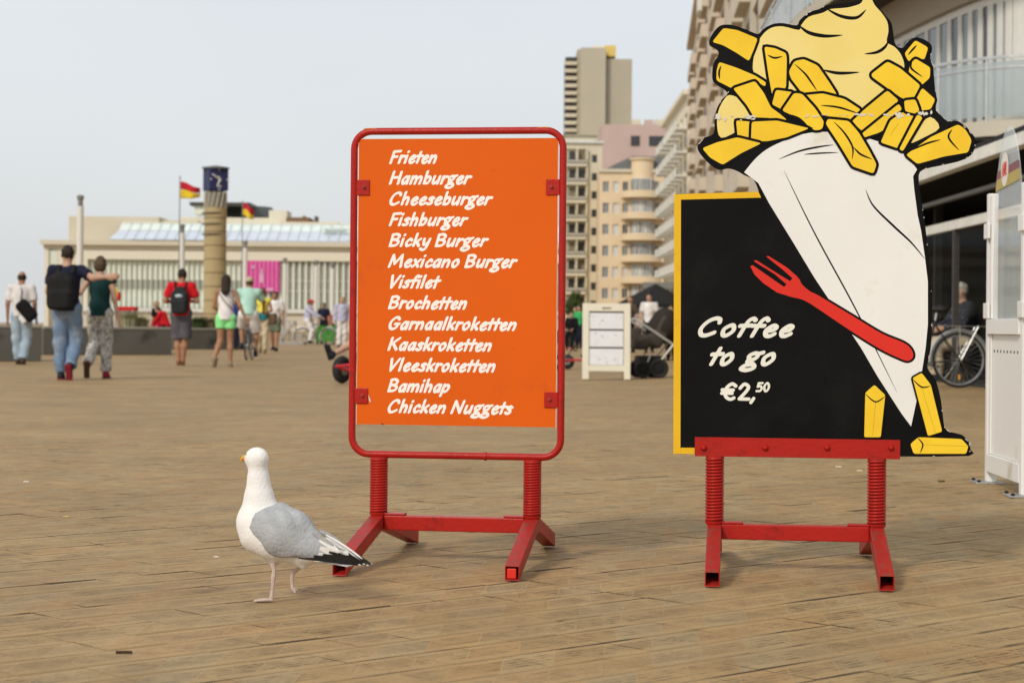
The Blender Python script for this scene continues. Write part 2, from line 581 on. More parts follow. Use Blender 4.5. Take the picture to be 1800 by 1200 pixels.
def side_material():
    m = bpy.data.materials.new('sandy tile edge'); m.use_nodes = True
    n = m.node_tree; b = n.nodes['Principled BSDF']
    g = n.nodes.new('ShaderNodeNewGeometry'); z = n.nodes.new('ShaderNodeTexNoise'); z.inputs['Scale'].default_value = 1.3; z.inputs['Detail'].default_value = 6
    mpg = n.nodes.new('ShaderNodeMapping'); mpg.vector_type = 'TEXTURE'
    mpg.inputs['Rotation'].default_value = (0, 0, GROW); mpg.inputs['Scale'].default_value = (0.62, 0.20, 1.0)
    n.links.new(g.outputs['Position'], mpg.inputs['Vector']); n.links.new(mpg.outputs['Vector'], z.inputs['Vector'])
    r = n.nodes.new('ShaderNodeValToRGB'); n.links.new(z.outputs['Fac'], r.inputs[0])
    e = r.color_ramp.elements
    e[0].position = 0.40; e[0].color = (0.065, 0.046, 0.028, 1)
    e[1].position = 0.50; e[1].color = (0.30, 0.205, 0.10, 1)
    n.links.new(r.outputs['Color'], b.inputs['Base Color']); b.inputs['Roughness'].default_value = 0.95
    return m
M_SIDE = side_material()
tiles.sort()
seen = [t for t in tiles if proj_in(t[3])]
first = set((t[1], t[2]) for t in seen[:300])
tb = MB(); tb.add(*tile_geo((0, 0, 0), 0, (0, 0), 0))
tile0 = None
rest = MB()
for (_, i, j, c) in tiles:
    tl = (random.gauss(0, 0.004), random.gauss(0, 0.004)); dz = random.gauss(0, 0.0006)
    c = Vector((c.x, c.y, gz(c.x, c.y)))
    if (i, j) in first:
        if tile0 is None:
            o = tile0 = tb.build('paving_tile', [M_TILE, M_SIDE], ground)
            for pf in tile0.data.polygons: pf.material_index = 0 if pf.normal.z > 0.9 else 1
        else:
            o = copy_of(tile0, ground)
        o.location = (c.x, c.y, c.z + dz)
        o.rotation_euler = (tl[0], tl[1], GROW)
    else:
        rest.add(*tile_geo(c, GROW, tl, dz))
ro = rest.build('paving_tiles', [M_TILE, M_SIDE], ground)
nzs = np.zeros(len(ro.data.polygons) * 3); ro.data.polygons.foreach_get('normal', nzs)
ro.data.polygons.foreach_set('material_index', (nzs[2::3] < 0.9).astype(np.int32))
tag(ro, kind='stuff')
# beyond the built tiles: one sheet with the same pattern in its material
def far_paving():
    b = MB()
    ys = [TEND - 0.05, 14, 16, 18, 20, 22, 24, 26, 28, 32, 40, 60, 120, 300, 1200, 5000]
    vs = []; fs = []
    xs_ = [-2500, -400, -60, -20, -8, -4, -2, 0, 0.5, 1, 1.5, 2, 2.5, 3, 3.5, 4, 4.5, 5, 6, 8, 20, 60, 400, 2500]
    for y in ys:
        for x in xs_: vs.append((x, y, gz(x, y) - 0.0035))
    nx = len(xs_)
    for a in range(len(ys) - 1):
        for q in range(nx - 1): fs.append((a * nx + q, a * nx + q + 1, (a + 1) * nx + q + 1, (a + 1) * nx + q))
    b.add(vs, fs)
    # strips at both sides and behind the camera
    for (x0, x1, y0, y1) in ((-2500, -4.3, -40, TEND - 0.05), (4.3, 2500, -40, TEND - 0.05), (-4.3, 4.3, -40, 2.6)):
        b.add([(x0, y0, -0.0035), (x1, y0, -0.0035), (x1, y1, -0.0035), (x0, y1, -0.0035)], [(0, 1, 2, 3)])
    return b.build('far_paving', M_PAVE, ground)
far_paving()
# ------------------------------------------------------------------ brush lettering (strokes of a flat nib, merged into one clean outline)
GL = {
 'C': (.78, [[(.64,.72),(.60,.86),(.44,.9),(.24,.74),(.12,.4),(.2,.13),(.38,.09),(.6,.22)]]),
 'F': (.64, [[(.15,.1),(.18,.5),(.2,.88)], [(.2,.88),(.62,.9)], [(.18,.5),(.48,.52)]]),
 'H': (.80, [[(.13,.1),(.18,.9)], [(.62,.1),(.65,.9)], [(.16,.5),(.63,.54)]]),
 'B': (.74, [[(.14,.1),(.17,.88)], [(.15,.87),(.42,.9),(.57,.76),(.46,.57),(.24,.52)], [(.26,.53),(.5,.48),(.59,.3),(.44,.13),(.14,.1)]]),
 'M': (1.0, [[(.1,.1),(.2,.9)], [(.2,.9),(.4,.3)], [(.4,.3),(.74,.9)], [(.74,.9),(.8,.1)]]),
 'V': (.72, [[(.15,.9),(.26,.1)], [(.26,.1),(.64,.9)]]),
 'G': (.80, [[(.64,.76),(.5,.9),(.3,.82),(.14,.5),(.18,.18),(.36,.09),(.54,.2),(.62,.42)], [(.42,.44),(.68,.45)]]),
 'K': (.74, [[(.13,.1),(.18,.9)], [(.64,.9),(.2,.46)], [(.3,.54),(.6,.1)]]),
 'N': (.82, [[(.1,.1),(.2,.9)], [(.2,.9),(.58,.12)], [(.58,.12),(.68,.9)]]),
 'a': (.58, [[(.43,.5),(.29,.58),(.13,.36),(.16,.12),(.28,.12),(.42,.38)], [(.46,.58),(.42,.1)]]),
 'b': (.58, [[(.17,.92),(.13,.1)], [(.14,.38),(.32,.57),(.45,.42),(.36,.14),(.14,.12)]]),
 'c': (.50, [[(.42,.47),(.3,.58),(.13,.34),(.2,.1),(.42,.19)]]),
 'e': (.54, [[(.16,.33),(.34,.37),(.42,.5),(.29,.58),(.13,.36),(.18,.12),(.31,.09),(.44,.19)]]),
 'f': (.44, [[(.48,.83),(.38,.91),(.25,.74),(.17,.1)], [(.06,.56),(.42,.58)]]),
 'g': (.58, [[(.30,.61),(.13,.49),(.20,.31),(.36,.35),(.42,.52),(.30,.61)], [(.40,.58),(.56,.64)], [(.20,.31),(.16,.20),(.38,.09),(.46,-.08),(.24,-.20),(.03,-.12),(.13,.03),(.36,.09)]]),
 'h': (.60, [[(.17,.92),(.12,.1)], [(.14,.36),(.32,.57),(.44,.46),(.41,.1)]]),
 'i': (.28, [[(.14,.58),(.11,.1)], [(.17,.84),(.175,.86)]]),
 'k': (.56, [[(.17,.92),(.12,.1)], [(.45,.58),(.18,.3)], [(.25,.38),(.44,.1)]]),
 'l': (.28, [[(.17,.92),(.11,.1)]]),
 'm': (.88, [[(.14,.58),(.1,.1)], [(.12,.34),(.3,.57),(.41,.46),(.38,.1)], [(.4,.34),(.58,.57),(.70,.46),(.68,.1)]]),
 'n': (.60, [[(.14,.58),(.1,.1)], [(.12,.34),(.32,.57),(.44,.46),(.41,.1)]]),
 'o': (.58, [[(.31,.58),(.14,.4),(.17,.14),(.3,.1),(.45,.32),(.41,.53),(.31,.58)]]),
 'p': (.58, [[(.15,.58),(.06,-.18)], [(.13,.38),(.32,.57),(.45,.42),(.34,.14),(.13,.13)]]),
 'r': (.42, [[(.14,.58),(.1,.1)], [(.13,.34),(.25,.55),(.40,.54)]]),
 's': (.46, [[(.4,.51),(.27,.58),(.15,.48),(.31,.3),(.31,.16),(.18,.1),(.06,.16)]]),
 't': (.38, [[(.23,.82),(.15,.1)], [(.03,.55),(.40,.57)]]),
 'u': (.60, [[(.15,.58),(.12,.2),(.22,.1),(.42,.32)], [(.47,.58),(.42,.1)]]),
 'x': (.54, [[(.14,.58),(.40,.1)], [(.46,.58),(.08,.1)]]),
 'y': (.56, [[(.15,.58),(.17,.24),(.28,.2),(.44,.4)], [(.48,.58),(.38,.0),(.22,-.17),(.05,-.1)]]),
 '2': (.66, [[(.12,.68),(.3,.9),(.5,.76),(.42,.52),(.14,.12)], [(.14,.11),(.58,.11)]]),
 '5': (.58, [[(.5,.9),(.2,.88)], [(.2,.88),(.16,.54)], [(.16,.54),(.36,.6),(.47,.38),(.34,.13),(.08,.12)]]),
 '0': (.66, [[(.32,.9),(.14,.6),(.16,.25),(.3,.1),(.48,.4),(.46,.75),(.32,.9)]]),
 '€': (.80, [[(.66,.8),(.48,.9),(.26,.72),(.2,.45),(.28,.18),(.48,.09),(.64,.16)], [(.06,.58),(.56,.58)], [(.06,.4),(.52,.4)]]),
 ',': (.30, [[(.18,.14),(.08,-.08)]]),
 ' ': (.30, []),
}
def catmull(P, n=7):
    if len(P) == 2:
        return P
    out = []
    closed = P[0] == P[-1]
    for i in range(len(P) - 1):
        p0 = P[i - 1] if i > 0 else (P[-2] if closed else P[0])
        p1, p2 = P[i], P[i + 1]
        p3 = P[i + 2] if i + 2 < len(P) else (P[1] if closed else P[-1])
        for k in range(n):
            t = k / n
            out.append(tuple(0.5 * (2 * p1[q] + (p2[q] - p0[q]) * t + (2 * p0[q] - 5 * p1[q] + 4 * p2[q] - p3[q]) * t * t + (3 * p1[q] - p0[q] - 3 * p2[q] + p3[q]) * t ** 3) for q in (0, 1)))
    out.append(P[-1])
    return out
def text_mesh(text, width, cap, pen=(.118, .075), ang=38, slant=.26, res=0.0008, tight=.94):
    """filled outlines of a line of brush text: (verts 2-D, faces), left edge at x=0, baseline y=0"""
    segs = []
    x = 0.0
    for ch in text:
        adv, st = GL[ch]
        for s in st:
            P = [(x + p[0] + random.gauss(0, .004), p[1] + random.gauss(0, .006)) if s[0] != s[-1] else (x + p[0], p[1]) for p in s]
            P = catmull(P)
            segs += [(P[i], P[i + 1]) for i in range(len(P) - 1)]
        x += adv * tight
    S = np.array(segs)                              # n,2,2 in cap units
    sx = width / (x - 0.02)
    S[..., 0] *= sx
    S[..., 1] *= cap
    S[..., 0] += slant * S[..., 1]
    a, b = pen[0] * cap, pen[1] * cap
    ca, sa = math.cos(R(ang)), math.sin(R(ang))
    T = np.array([[ca / a, sa / a], [-sa / b, ca / b]])      # nib ellipse -> unit circle
    lo = S.reshape(-1, 2).min(0) - 1.3 * a
    hi = S.reshape(-1, 2).max(0) + 1.3 * a
    N = np.ceil((hi - lo) / res).astype(int) + 2
    F = np.full((N[0], N[1]), 1.0)
    for (p, q) in S:
        l = np.minimum(p, q) - 1.25 * a; h_ = np.maximum(p, q) + 1.25 * a
        i0 = np.clip(((l - lo) / res).astype(int), 0, N - 1); i1 = np.clip(((h_ - lo) / res).astype(int) + 2, 1, N)
        gx = lo[0] + res * np.arange(i0[0], i1[0]); gy = lo[1] + res * np.arange(i0[1], i1[1])
        G = np.stack(np.meshgrid(gx, gy, indexing='ij'), -1) @ T.T
        pp, qq = T @ p, T @ q
        ab = qq - pp
        t = np.clip(((G - pp) @ ab) / max(1e-9, ab @ ab), 0, 1)
        d = np.linalg.norm(G - pp - t[..., None] * ab, axis=-1) - 1
        w_ = F[i0[0]:i1[0], i0[1]:i1[1]]
        np.minimum(w_, d, out=w_)
    vid = {}; V = []; FA = []
    def vert(key, pos):
        if key not in vid:
            vid[key] = len(V); V.append(pos)
        return vid[key]
    inside = F < 0
    full = inside[:-1, :-1] & inside[1:, :-1] & inside[1:, 1:] & inside[:-1, 1:]
    some = inside[:-1, :-1] | inside[1:, :-1] | inside[1:, 1:] | inside[:-1, 1:]
    # runs of full cells become one long face, border cells are clipped
    for i, j in np.argwhere(some):
        cs = [(i, j), (i + 1, j), (i + 1, j + 1), (i, j + 1)]
        poly = []
        for k in range(4):
            A, B = cs[k], cs[(k + 1) % 4]
            fa, fb = F[A], F[B]
            if fa < 0:
                poly.append(vert(('c', A), (lo[0] + A[0] * res, lo[1] + A[1] * res)))
            if (fa < 0) != (fb < 0):
                t = fa / (fa - fb)
                key = ('e', min(A, B), max(A, B))
                poly.append(vert(key, (lo[0] + (A[0] + t * (B[0] - A[0])) * res, lo[1] + (A[1] + t * (B[1] - A[1])) * res)))
        if len(poly) >= 3:
            FA.append(tuple(poly))
    return V, FA
def text_obj(name, text, width, cap, o, m, parent, **kw):
    V, FA = text_mesh(text, width, cap, **kw)
    me = bpy.data.meshes.new(name)
    me.from_pydata([(o[0] + v[0], o[1], o[2] + v[1]) for v in V], [], FA)
    me.update()
    return link_mesh(name, me, m, parent)

# ------------------------------------------------------------------ materials of the signs
def chipped(name, base, chip, rough, amt, scale=14, streak=1.0, chip2=None):
    m = mat(name, base, rough=rough, var=0.08, scale=5, bump=0.12, bscale=90, dirt=chip, dirt_amt=amt, dirt_scale=scale)
    return m
M_RED = chipped('red enamel paint', (0.40, 0.014, 0.008), (0.25, 0.014, 0.010), 0.36, 0.25, 26)
M_REDLEG = mat('red painted steel, scuffed', (0.36, 0.017, 0.011), rough=0.45, var=0.14, scale=7, bump=0.15, bscale=70, dirt=(0.17, 0.060, 0.035), dirt_amt=0.32, dirt_scale=34)
M_COILGAP = mat('coil gap shade red', (0.10, 0.010, 0.008), rough=0.8, var=0.3, scale=40)
M_SHADE_SPECK = mat('dark tube shade and specks', (0.015, 0.013, 0.012), rough=0.9, var=0.3)
M_BOLT = mat('red painted bolt', (0.33, 0.04, 0.03), rough=0.45, var=0.3, scale=90)
M_ORANGE = mat('orange vinyl panel', (0.71, 0.114, 0.006), rough=0.5, spec=0.12, var=0.035, scale=3, bump=0.02, bscale=30, dirt=(0.63, 0.10, 0.010), dirt_amt=0.1, dirt_scale=5)
M_PANELEDGE = mat('pale panel edge', (0.70, 0.66, 0.58), rough=0.5)
M_LETTER = mat('warm white vinyl lettering', (0.90, 0.86, 0.80), rough=0.5, var=0.03)
M_LETTER2 = mat('cream painted lettering', (0.80, 0.78, 0.68), rough=0.6, var=0.06)
M_BLACK = mat('black board paint', (0.006, 0.006, 0.006), rough=0.5, spec=0.07, var=0.3, scale=4, bump=0.05, bscale=25, dirt=(0.011, 0.0105, 0.010), dirt_amt=0.4, dirt_scale=5)
M_YEL = mat('yellow sign paint', (0.78, 0.455, 0.012), rough=0.42, var=0.06, scale=6, dirt=(0.70, 0.38, 0.012), dirt_amt=0.15, dirt_scale=12)
M_FRY = mat('deep yellow painted fry', (0.88, 0.59, 0.030), rough=0.42, var=0.07, scale=7, dirt=(0.82, 0.49, 0.020), dirt_amt=0.5, dirt_scale=3)
M_MAYO = mat('pale yellow painted sauce', (0.83, 0.66, 0.20), rough=0.42, var=0.05, scale=4, dirt=(0.84, 0.70, 0.30), dirt_amt=0.6, dirt_scale=2.5)
M_CONE = mat('off white painted paper cone', (0.80, 0.79, 0.755), rough=0.42, var=0.04, scale=3, dirt=(0.72, 0.68, 0.60), dirt_amt=0.1, dirt_scale=7)
M_FORK = mat('red painted fork', (0.68, 0.028, 0.016), rough=0.4, var=0.05)
M_CHIP = mat('bare pale board under chipped paint', (0.68, 0.65, 0.58), rough=0.8, var=0.1, scale=50)

# ------------------------------------------------------------------ spring-foot stand shared by both pavement signs
def square_tube(path, w, m, parent, name, wall=0.003, plug=None):
    """bent square tube in the local y-z plane, open at both ends; path of (y, z) centre points, ends cut upright"""
    n = len(path)
    off = []
    for i in range(n):
        if 0 < i < n - 1:
            a = Vector(path[i]) - Vector(path[i - 1]); b = Vector(path[i + 1]) - Vector(path[i])
            t = (a.normalized() + b.normalized()).normalized()
            nn = Vector((-t.y, t.x)); nn /= nn.dot(Vector((-a.normalized().y, a.normalized().x)))
            off.append(nn)
        else:
            a = (Vector(path[1]) - Vector(path[0])) if i == 0 else (Vector(path[n - 1]) - Vector(path[n - 2]))
            a.normalize()
            off.append(Vector((0, 1.0 / max(0.3, abs(a.x)))) if a.x > 0 else Vector((0, 1)))
    b = MB()
    vs = []
    for i, p in enumerate(path):
        p = Vector(p)
        for (hw) in (w / 2, w / 2 - wall):
            for sx, sz in ((-1, -1), (1, -1), (1, 1), (-1, 1)):
                q = p + off[i] * (sz * hw)
                vs.append((sx * hw, q.x, q.y))
    fs = []
    for i in range(n - 1):
        for k in range(4):
            a = i * 8 + k; c = i * 8 + (k + 1) % 4
            fs += [(a, c, c + 8, a + 8), (a + 4, a + 12, c + 12, c + 4)]
    for i in (0, n - 1):
        for k in range(4):
            a = i * 8 + k; c = i * 8 + (k + 1) % 4
            fs.append((a, c, c + 4, a + 4))
    b.add(vs, fs)
    return b
def spring(parent, x, z0, z1, r=0.0235, wire=0.0042, turns=20):
    pts = []
    n = turns * 14
    for i in range(n + 1):
        a = 2 * math.pi * turns * i / n
        pts.append((x + r * math.cos(a), r * math.sin(a), z0 + (z1 - z0) * i / n))
    b = MB(); b.tube(pts, wire, 6)
    s = b.build('coil_spring', M_RED, parent, smooth=True, angle=80)
    c = MB(); c.cyl((x, 0, z0 - 0.006), (x, 0, z1 + 0.004), r - 0.001, n=18)  # core coloured dark to stand for shade between the coils
    c.build('coil_gap_core', M_COILGAP, s, smooth=True)
    return s
def stand(root, half, zspr0, zspr1, splay_l, splay_r, reach_f=0.43, reach_b=0.44, plug=None):
    W = 0.040
    ztop = 0.112
    for sx, spl in ((-1, splay_l), (1, splay_r)):
        path = [(-reach_f, W / 2 + 0.003), (-0.030, ztop - 0.002), (0.030, ztop - 0.002), (reach_b, W / 2 + 0.003)]
        b = square_tube(path, W, M_REDLEG, root, 'leg')
        leg = b.build('leg', M_REDLEG, root, bevel=0.0022)
        leg.location = (sx * half, 0, 0)
        leg.rotation_euler = (0, 0, spl)
        # dark plate a little way in: painted shade for the open tube
        q = MB()
        q.box2((-W / 2 + 0.0035, -reach_f + 0.06, W / 2 + 0.004 - 0.002), (W / 2 - 0.0035, -reach_f + 0.062, W / 2 + 0.03))
        q.build('tube_shade', M_SHADE_SPECK, leg)
        if plug == sx:
            q = MB(); q.box2((-W / 2 + 0.005, -reach_f + 0.001, 0.008), (W / 2 - 0.009, -reach_f + 0.006, W - 0.004))
            q.build('end_plug', M_FORK, leg, bevel=0.003)
        spring(root, sx * half, zspr0, zspr1)
        c = MB(); c.lathe([(0.0, zspr0 - 0.012), (0.021, zspr0 - 0.012), (0.0265, zspr0 - 0.005), (0.0265, zspr0 + 0.001), (0, zspr0 + 0.001)], (sx * half, 0, 0), 20)
        c.build('spring_seat', M_RED, root, smooth=True)
        c = MB(); c.lathe([(0.0, zspr1 - 0.001), (0.026, zspr1 - 0.001), (0.0255, zspr1 + 0.006), (0.0, zspr1 + 0.006)], (sx * half, 0, 0), 20)
        c.build('spring_cap', M_RED, root, smooth=True)
        f = MB(); f.box2((sx * (half - 0.021), -0.018, 0.1325), (sx * (half - 0.082), 0.018, 0.1385))
        f.build('weld_tab', M_RED, root, bevel=0.002)
    c = MB(); c.box2((-half + 0.0205, -0.020, 0.0885), (half - 0.0205, 0.020, 0.132))
    c.build('crossbar', M_RED, root, bevel=0.003)

# ------------------------------------------------------------------ orange menu sign
TH1 = R(8.6)
p = at(803, 497, 5.85)
sign1 = thing('menu_sign', 'orange menu panel in a red tube frame standing on red spring feet', 'sign', (p.x, p.y, 0), -TH1)
def rounded_rect(hw, z0, z1, r, n=8):
    pts = []
    for (cx, cz, a0) in ((hw - r, z1 - r, 0), (-hw + r, z1 - r, 90), (-hw + r, z0 + r, 180), (hw - r, z0 + r, 270)):
        for k in range(n + 1):
            a = R(a0 + 90 * k / n)
            pts.append((cx + r * math.cos(a), 0, cz + r * math.sin(a)))
    return pts
b = MB(); b.tube(rounded_rect(0.3115, 0.310, 1.263, 0.052), 0.0105, 14, closed=True)
fr = b.build('tube_frame', M_RED, sign1, smooth=True)
b = MB(); b.lathe([(0.0102, -0.006), (0.0125, -0.004), (0.013, 0), (0.0125, 0.004), (0.0102, 0.006)], (0.09, 0, 0.310), 14, 'X')
b.build('weld_bead', M_RED, fr, smooth=True)
M_WORN = mat('worn yellow brown paint', (0.62, 0.28, 0.06), rough=0.6, var=0.4, scale=60)
for (x, q) in ((-0.262, 0), (0.255, 1)):
    b = MB()
    pts = [(x - 0.022 + 0.011 * k, -0.0062 + 0.0003 * (k % 2), 1.2715 - 0.0006 * abs(k - 2)) for k in range(5)]
    b.tube(pts, [0.0008, 0.002, 0.0016, 0.0022, 0.0006], 6)
    b.build('paint_scrape', M_WORN, fr)
PW, PZ0, PZ1, PT = 0.297, 0.398, 1.240, 0.004
YF = -0.004
b = MB(); b.box2((-PW, YF, PZ0), (PW, YF + PT, PZ1))
panel = b.build('menu_panel', M_ORANGE, sign1)
b = MB()
b.box2((-PW, YF - 0.0004, PZ1), (PW, YF + PT, PZ1 + 0.0016)); b.box2((PW, YF - 0.0003, PZ0), (PW + 0.0014, YF + PT, PZ1 + 0.0016)); b.box2((-PW - 0.0012, YF, PZ0), (-PW, YF + PT, PZ1 + 0.0016))
b.build('panel_edging', M_PANELEDGE, panel)
s1 = 596.0
LINES = [('Frieten', 776), ('Hamburger', 834), ('Cheeseburger', 871), ('Fishburger', 828), ('Bicky Burger', 864), ('Mexicano Burger', 915), ('Visfilet', 780),
         ('Brochetten', 831), ('Garnaalkroketten', 918), ('Kaaskroketten', 875), ('Vleeskroketten', 882), ('Bamihap', 802), ('Chicken Nuggets', 911)]
for i, (txt, x1) in enumerate(LINES):
    zb = 0.69 + (574 - (290.5 + 36.45 * i)) / s1
    wd = (x1 - 682 - 5) / s1 / 0.989
    o = text_obj('lettering', txt, wd - 0.26 * 0.030, 0.0425, ((682 - 803 - 2) / s1 / 0.989, YF - 0.0002, zb), M_LETTER, panel)
    o['label'] = 'white brush lettering reading ' + txt
for (x, z) in ((-1, 1.098), (1, 1.098), (-1, 0.483), (1, 0.479)):
    b = MB()
    b.box2((x * 0.303, YF - 0.0045, z - 0.024), (x * 0.263, YF - 0.0008, z + 0.022))
    t = b.build('mounting_tab', M_RED, sign1, bevel=0.004)
    q = MB(); q.lathe([(0, -0.0125), (0.0035, -0.0125), (0.0042, -0.0115), (0.0042, -0.0065), (0.0068, -0.0062), (0.0068, -0.0046), (0, -0.0046)], (x * 0.279, YF, z), 6, 'Y')
    q.build('bolt', M_BOLT, t)
b = MB(); b.prism([(-0.262, 0.486), (-0.256, 0.474), (-0.253, 0.462), (-0.259, 0.468)], (0, YF - 0.0015, 0), (1, 0, 0), (0, 0, 1), 0, 0.0008)
b.build('paint_chip', M_CHIP, panel)
for _ in range(9):
    b = MB(); sx_, sz_ = random.uniform(-0.28, 0.28), random.uniform(0.42, 1.22)
    b.ell((sx_, YF - 0.0002, sz_), (random.uniform(.0006, .0014), .0004, random.uniform(.0006, .0014)), 6, 4); b.build('dirt_speck', M_SHADE_SPECK, panel)
b = MB(); b.tube([(-0.222, YF - 0.001, 0.4015), (-0.214, YF - 0.001, 0.397)], 0.0012, 5); b.build('scratch', M_SHADE_SPECK, panel)
stand(sign1, 0.229, 0.139, 0.297, -0.033, 0.017, plug=1)

# ------------------------------------------------------------------ cut-out fries sign with black coffee board
TH2 = R(6.4)
p = at(1400, 620, 5.68)
sign2 = thing('fries_sign', 'tall cut-out sign of a fries cone with black coffee price board on red spring feet', 'sign', (p.x, p.y, 0), -TH2)
_n2 = Vector((-math.sin(TH2), -math.cos(TH2), 0)); _e2 = Vector((math.cos(TH2), -math.sin(TH2), 0)); _o2 = Vector((p.x, p.y, 0))
def L2(px, py, y0=-0.012):                      # photo pixel -> (u, z) on the face of the board
    v = ray(px, py)
    o = Vector((0, 0, CAM_H)) - _o2
    t = (-y0 - o.dot(_n2)) / v.dot(_n2)
    q = o + v * t
    return (q.dot(_e2), q.z)
OUT = [(1186,341),(1334,337),(1325,316),(1309,308),(1295,300),(1280,296),(1262,298),(1243,284),(1228,266),(1227,254),(1236,243),(1254,235),(1256,212),(1259,194),
 (1268,176),(1279,163),(1259,148),(1252,138),(1254,112),(1263,97),(1260,87),(1248,80),(1247,71),(1255,56),(1267,45),(1285,44),(1303,49),(1320,56),(1333,60),(1341,52),(1357,43),(1376,41),
 (1400,45),(1405,37),(1413,29),(1424,21),(1441,16),(1450,10),(1470,8),(1488,5),(1506,3),(1513,-4),(1518,-14),(1530,-15),(1536,-2),(1543,10),(1555,26),(1566,39),(1570,56),(1572,72),(1577,82),(1587,84),
 (1597,73),(1609,66),(1625,70),(1637,79),(1638,91),(1635,102),(1640,116),(1642,136),(1644,158),(1647,175),(1645,192),(1653,202),(1666,213),(1684,213),(1702,228),(1714,243),(1714,259),(1705,275),
 (1684,284),(1653,291),(1623,298),(1615,310),(1617,336),(1621,362),(1626,392),(1630,430),(1636,487),(1639,553),(1636,612),(1630,641),(1634,653),(1646,671),(1654,703),(1658,735),(1661,752),(1671,759),(1691,764),(1703,776),(1706,790),(1703,801),
 (1583,802),(1400,800),(1184,797)]
ou = [L2(*q) for q in OUT[:2] + catmull(OUT[1:71], 3)[1:] + catmull(OUT[70:93], 2)[1:] + OUT[93:]]
YB = -0.012
b = MB(); b.prism(ou, (0, 0, 0), (1, 0, 0), (0, 0, 1), 0, 0.012)   # ex x ez = -y : towards the viewer
board = b.build('cut_out_board', M_BLACK, sign2, tri=True, bevel=0.0)
layer = [0.0]
def flat(name, pts, m, parent, dz=0.00003, smooth=False, raw=False, label=None):
    """paint layer on the board: thin sheet on top of everything laid before it"""
    layer[0] += dz
    P = [L2(*q) for q in pts]
    b = MB(); b.prism(P, (0, 0, 0), (1, 0, 0), (0, 0, 1), 0.012 + layer[0] - 0.00001, 0.012 + layer[0])
    o = b.build(name, m, parent, tri=True)
    if label: o['label'] = label
    return o
def stroke(name, pts, w, m, parent, closed=False, taper=True, dz=0.00003, n=6):
    layer[0] += dz
    P = pts if closed else catmull(pts, n)
    ws = 1.12 * w / 615.0
    Q = [Vector(L2(*q)) for q in P]
    m_ = len(Q)
    lft, rgt = [], []
    for i in range(m_):
        a = Q[i - 1] if (closed or i > 0) else Q[i]
        c = Q[(i + 1) % m_] if (closed or i < m_ - 1) else Q[i]
        if closed:
            t1 = (Q[i] - a).normalized(); t2 = (c - Q[i]).normalized()
            n1 = Vector((-t1.y, t1.x)); n2 = Vector((-t2.y, t2.x))
            nn = (n1 + n2)
            nn = nn.normalized() if nn.length > 1e-6 else n1
            k = 1 / max(0.55, nn.dot(n1))
        else:
            t = (c - a).normalized(); nn = Vector((-t.y, t.x)); k = 1
        ww = ws / 2 * k
        if taper and not closed:
            ww *= max(0.12, math.sin(math.pi * i / (m_ - 1)) ** 0.7)
        lft.append(Q[i] + nn * ww); rgt.append(Q[i] - nn * ww)
    y = -(0.012 + layer[0])
    vs = [(q.x, y, q.y) for q in lft] + [(q.x, y, q.y) for q in rgt]
    fs = [(i, (i + 1) % m_, m_ + (i + 1) % m_, m_ + i) for i in range(m_ if closed else m_ - 1)]
    b = MB(); b.add(vs, fs)
    return b.build(name, m, parent)
def soft(P, n=3):
    Q = catmull(list(P) + [P[0]], n)
    return Q[:-1]
def rnd(P, r=4.0):                               # slightly rounded corners
    out = []
    for i in range(len(P)):
        p, a, c = P[i], P[i - 1], P[(i + 1) % len(P)]
        la = math.hypot(a[0] - p[0], a[1] - p[1]); lc = math.hypot(c[0] - p[0], c[1] - p[1])
        ra, rc = min(r, la * 0.3) / la, min(r, lc * 0.3) / lc
        A = (p[0] + (a[0] - p[0]) * ra, p[1] + (a[1] - p[1]) * ra); C = (p[0] + (c[0] - p[0]) * rc, p[1] + (c[1] - p[1]) * rc)
        out += [A, ((A[0] + C[0] + 2 * p[0]) / 4, (A[1] + C[1] + 2 * p[1]) / 4), C]
    return out
def Z3(P): return [(1180 + x / 2.856, y / 2.856) for (x, y) in P]
def Z4(P): return [(1160 + x / 2.4, 320 + y / 2.4) for (x, y) in P]
# yellow border of the price board
for pts in ([(1185,341.5),(1197,341),(1196,797),(1183.5,797)], [(1197,341),(1333,337),(1338,347.5),(1197,351)], [(1196.3,786.5),(1221,786.5),(1221,797.6),(1196,797)]):
    flat('border_strip', pts, M_YEL, board)
# paper cone
CONE = [(1308,303),(1327,280),(1348,262.5),(1376,248.5),(1411,236),(1450,232),(1500,237),(1544,249),(1569,260),(1594,275),(1612,298),(1605,310),(1607,333),(1613,378),(1619,405),(1626,453),(1631,495),(1631,570),(1627,612),(1621,650),(1612,700),(1601.5,749),
        (1585,727),(1543,662),(1514,612),(1431,487),(1393,424),(1352,357.5),(1333,322)]
cone_o = flat('paper_cone', catmull(CONE[:11], 3) + CONE[11:], M_CONE, board, label='off white paper cone painted on the sign')
stroke('paint_line', Z3([(540,800),(640,760),(740,738),(815,728)]), 3.2, M_BLACK, cone_o)
stroke('paint_line', Z3([(665,776),(740,770),(840,766)]), 2.6, M_BLACK, cone_o)
stroke('paint_line', Z4([(868,32),(900,100),(985,185),(1060,255),(1118,325)]), 3.4, M_BLACK, cone_o)
stroke('paint_line', [(1378,300),(1432,410),(1505,545),(1577,690)], 2.4, M_BLACK, cone_o)
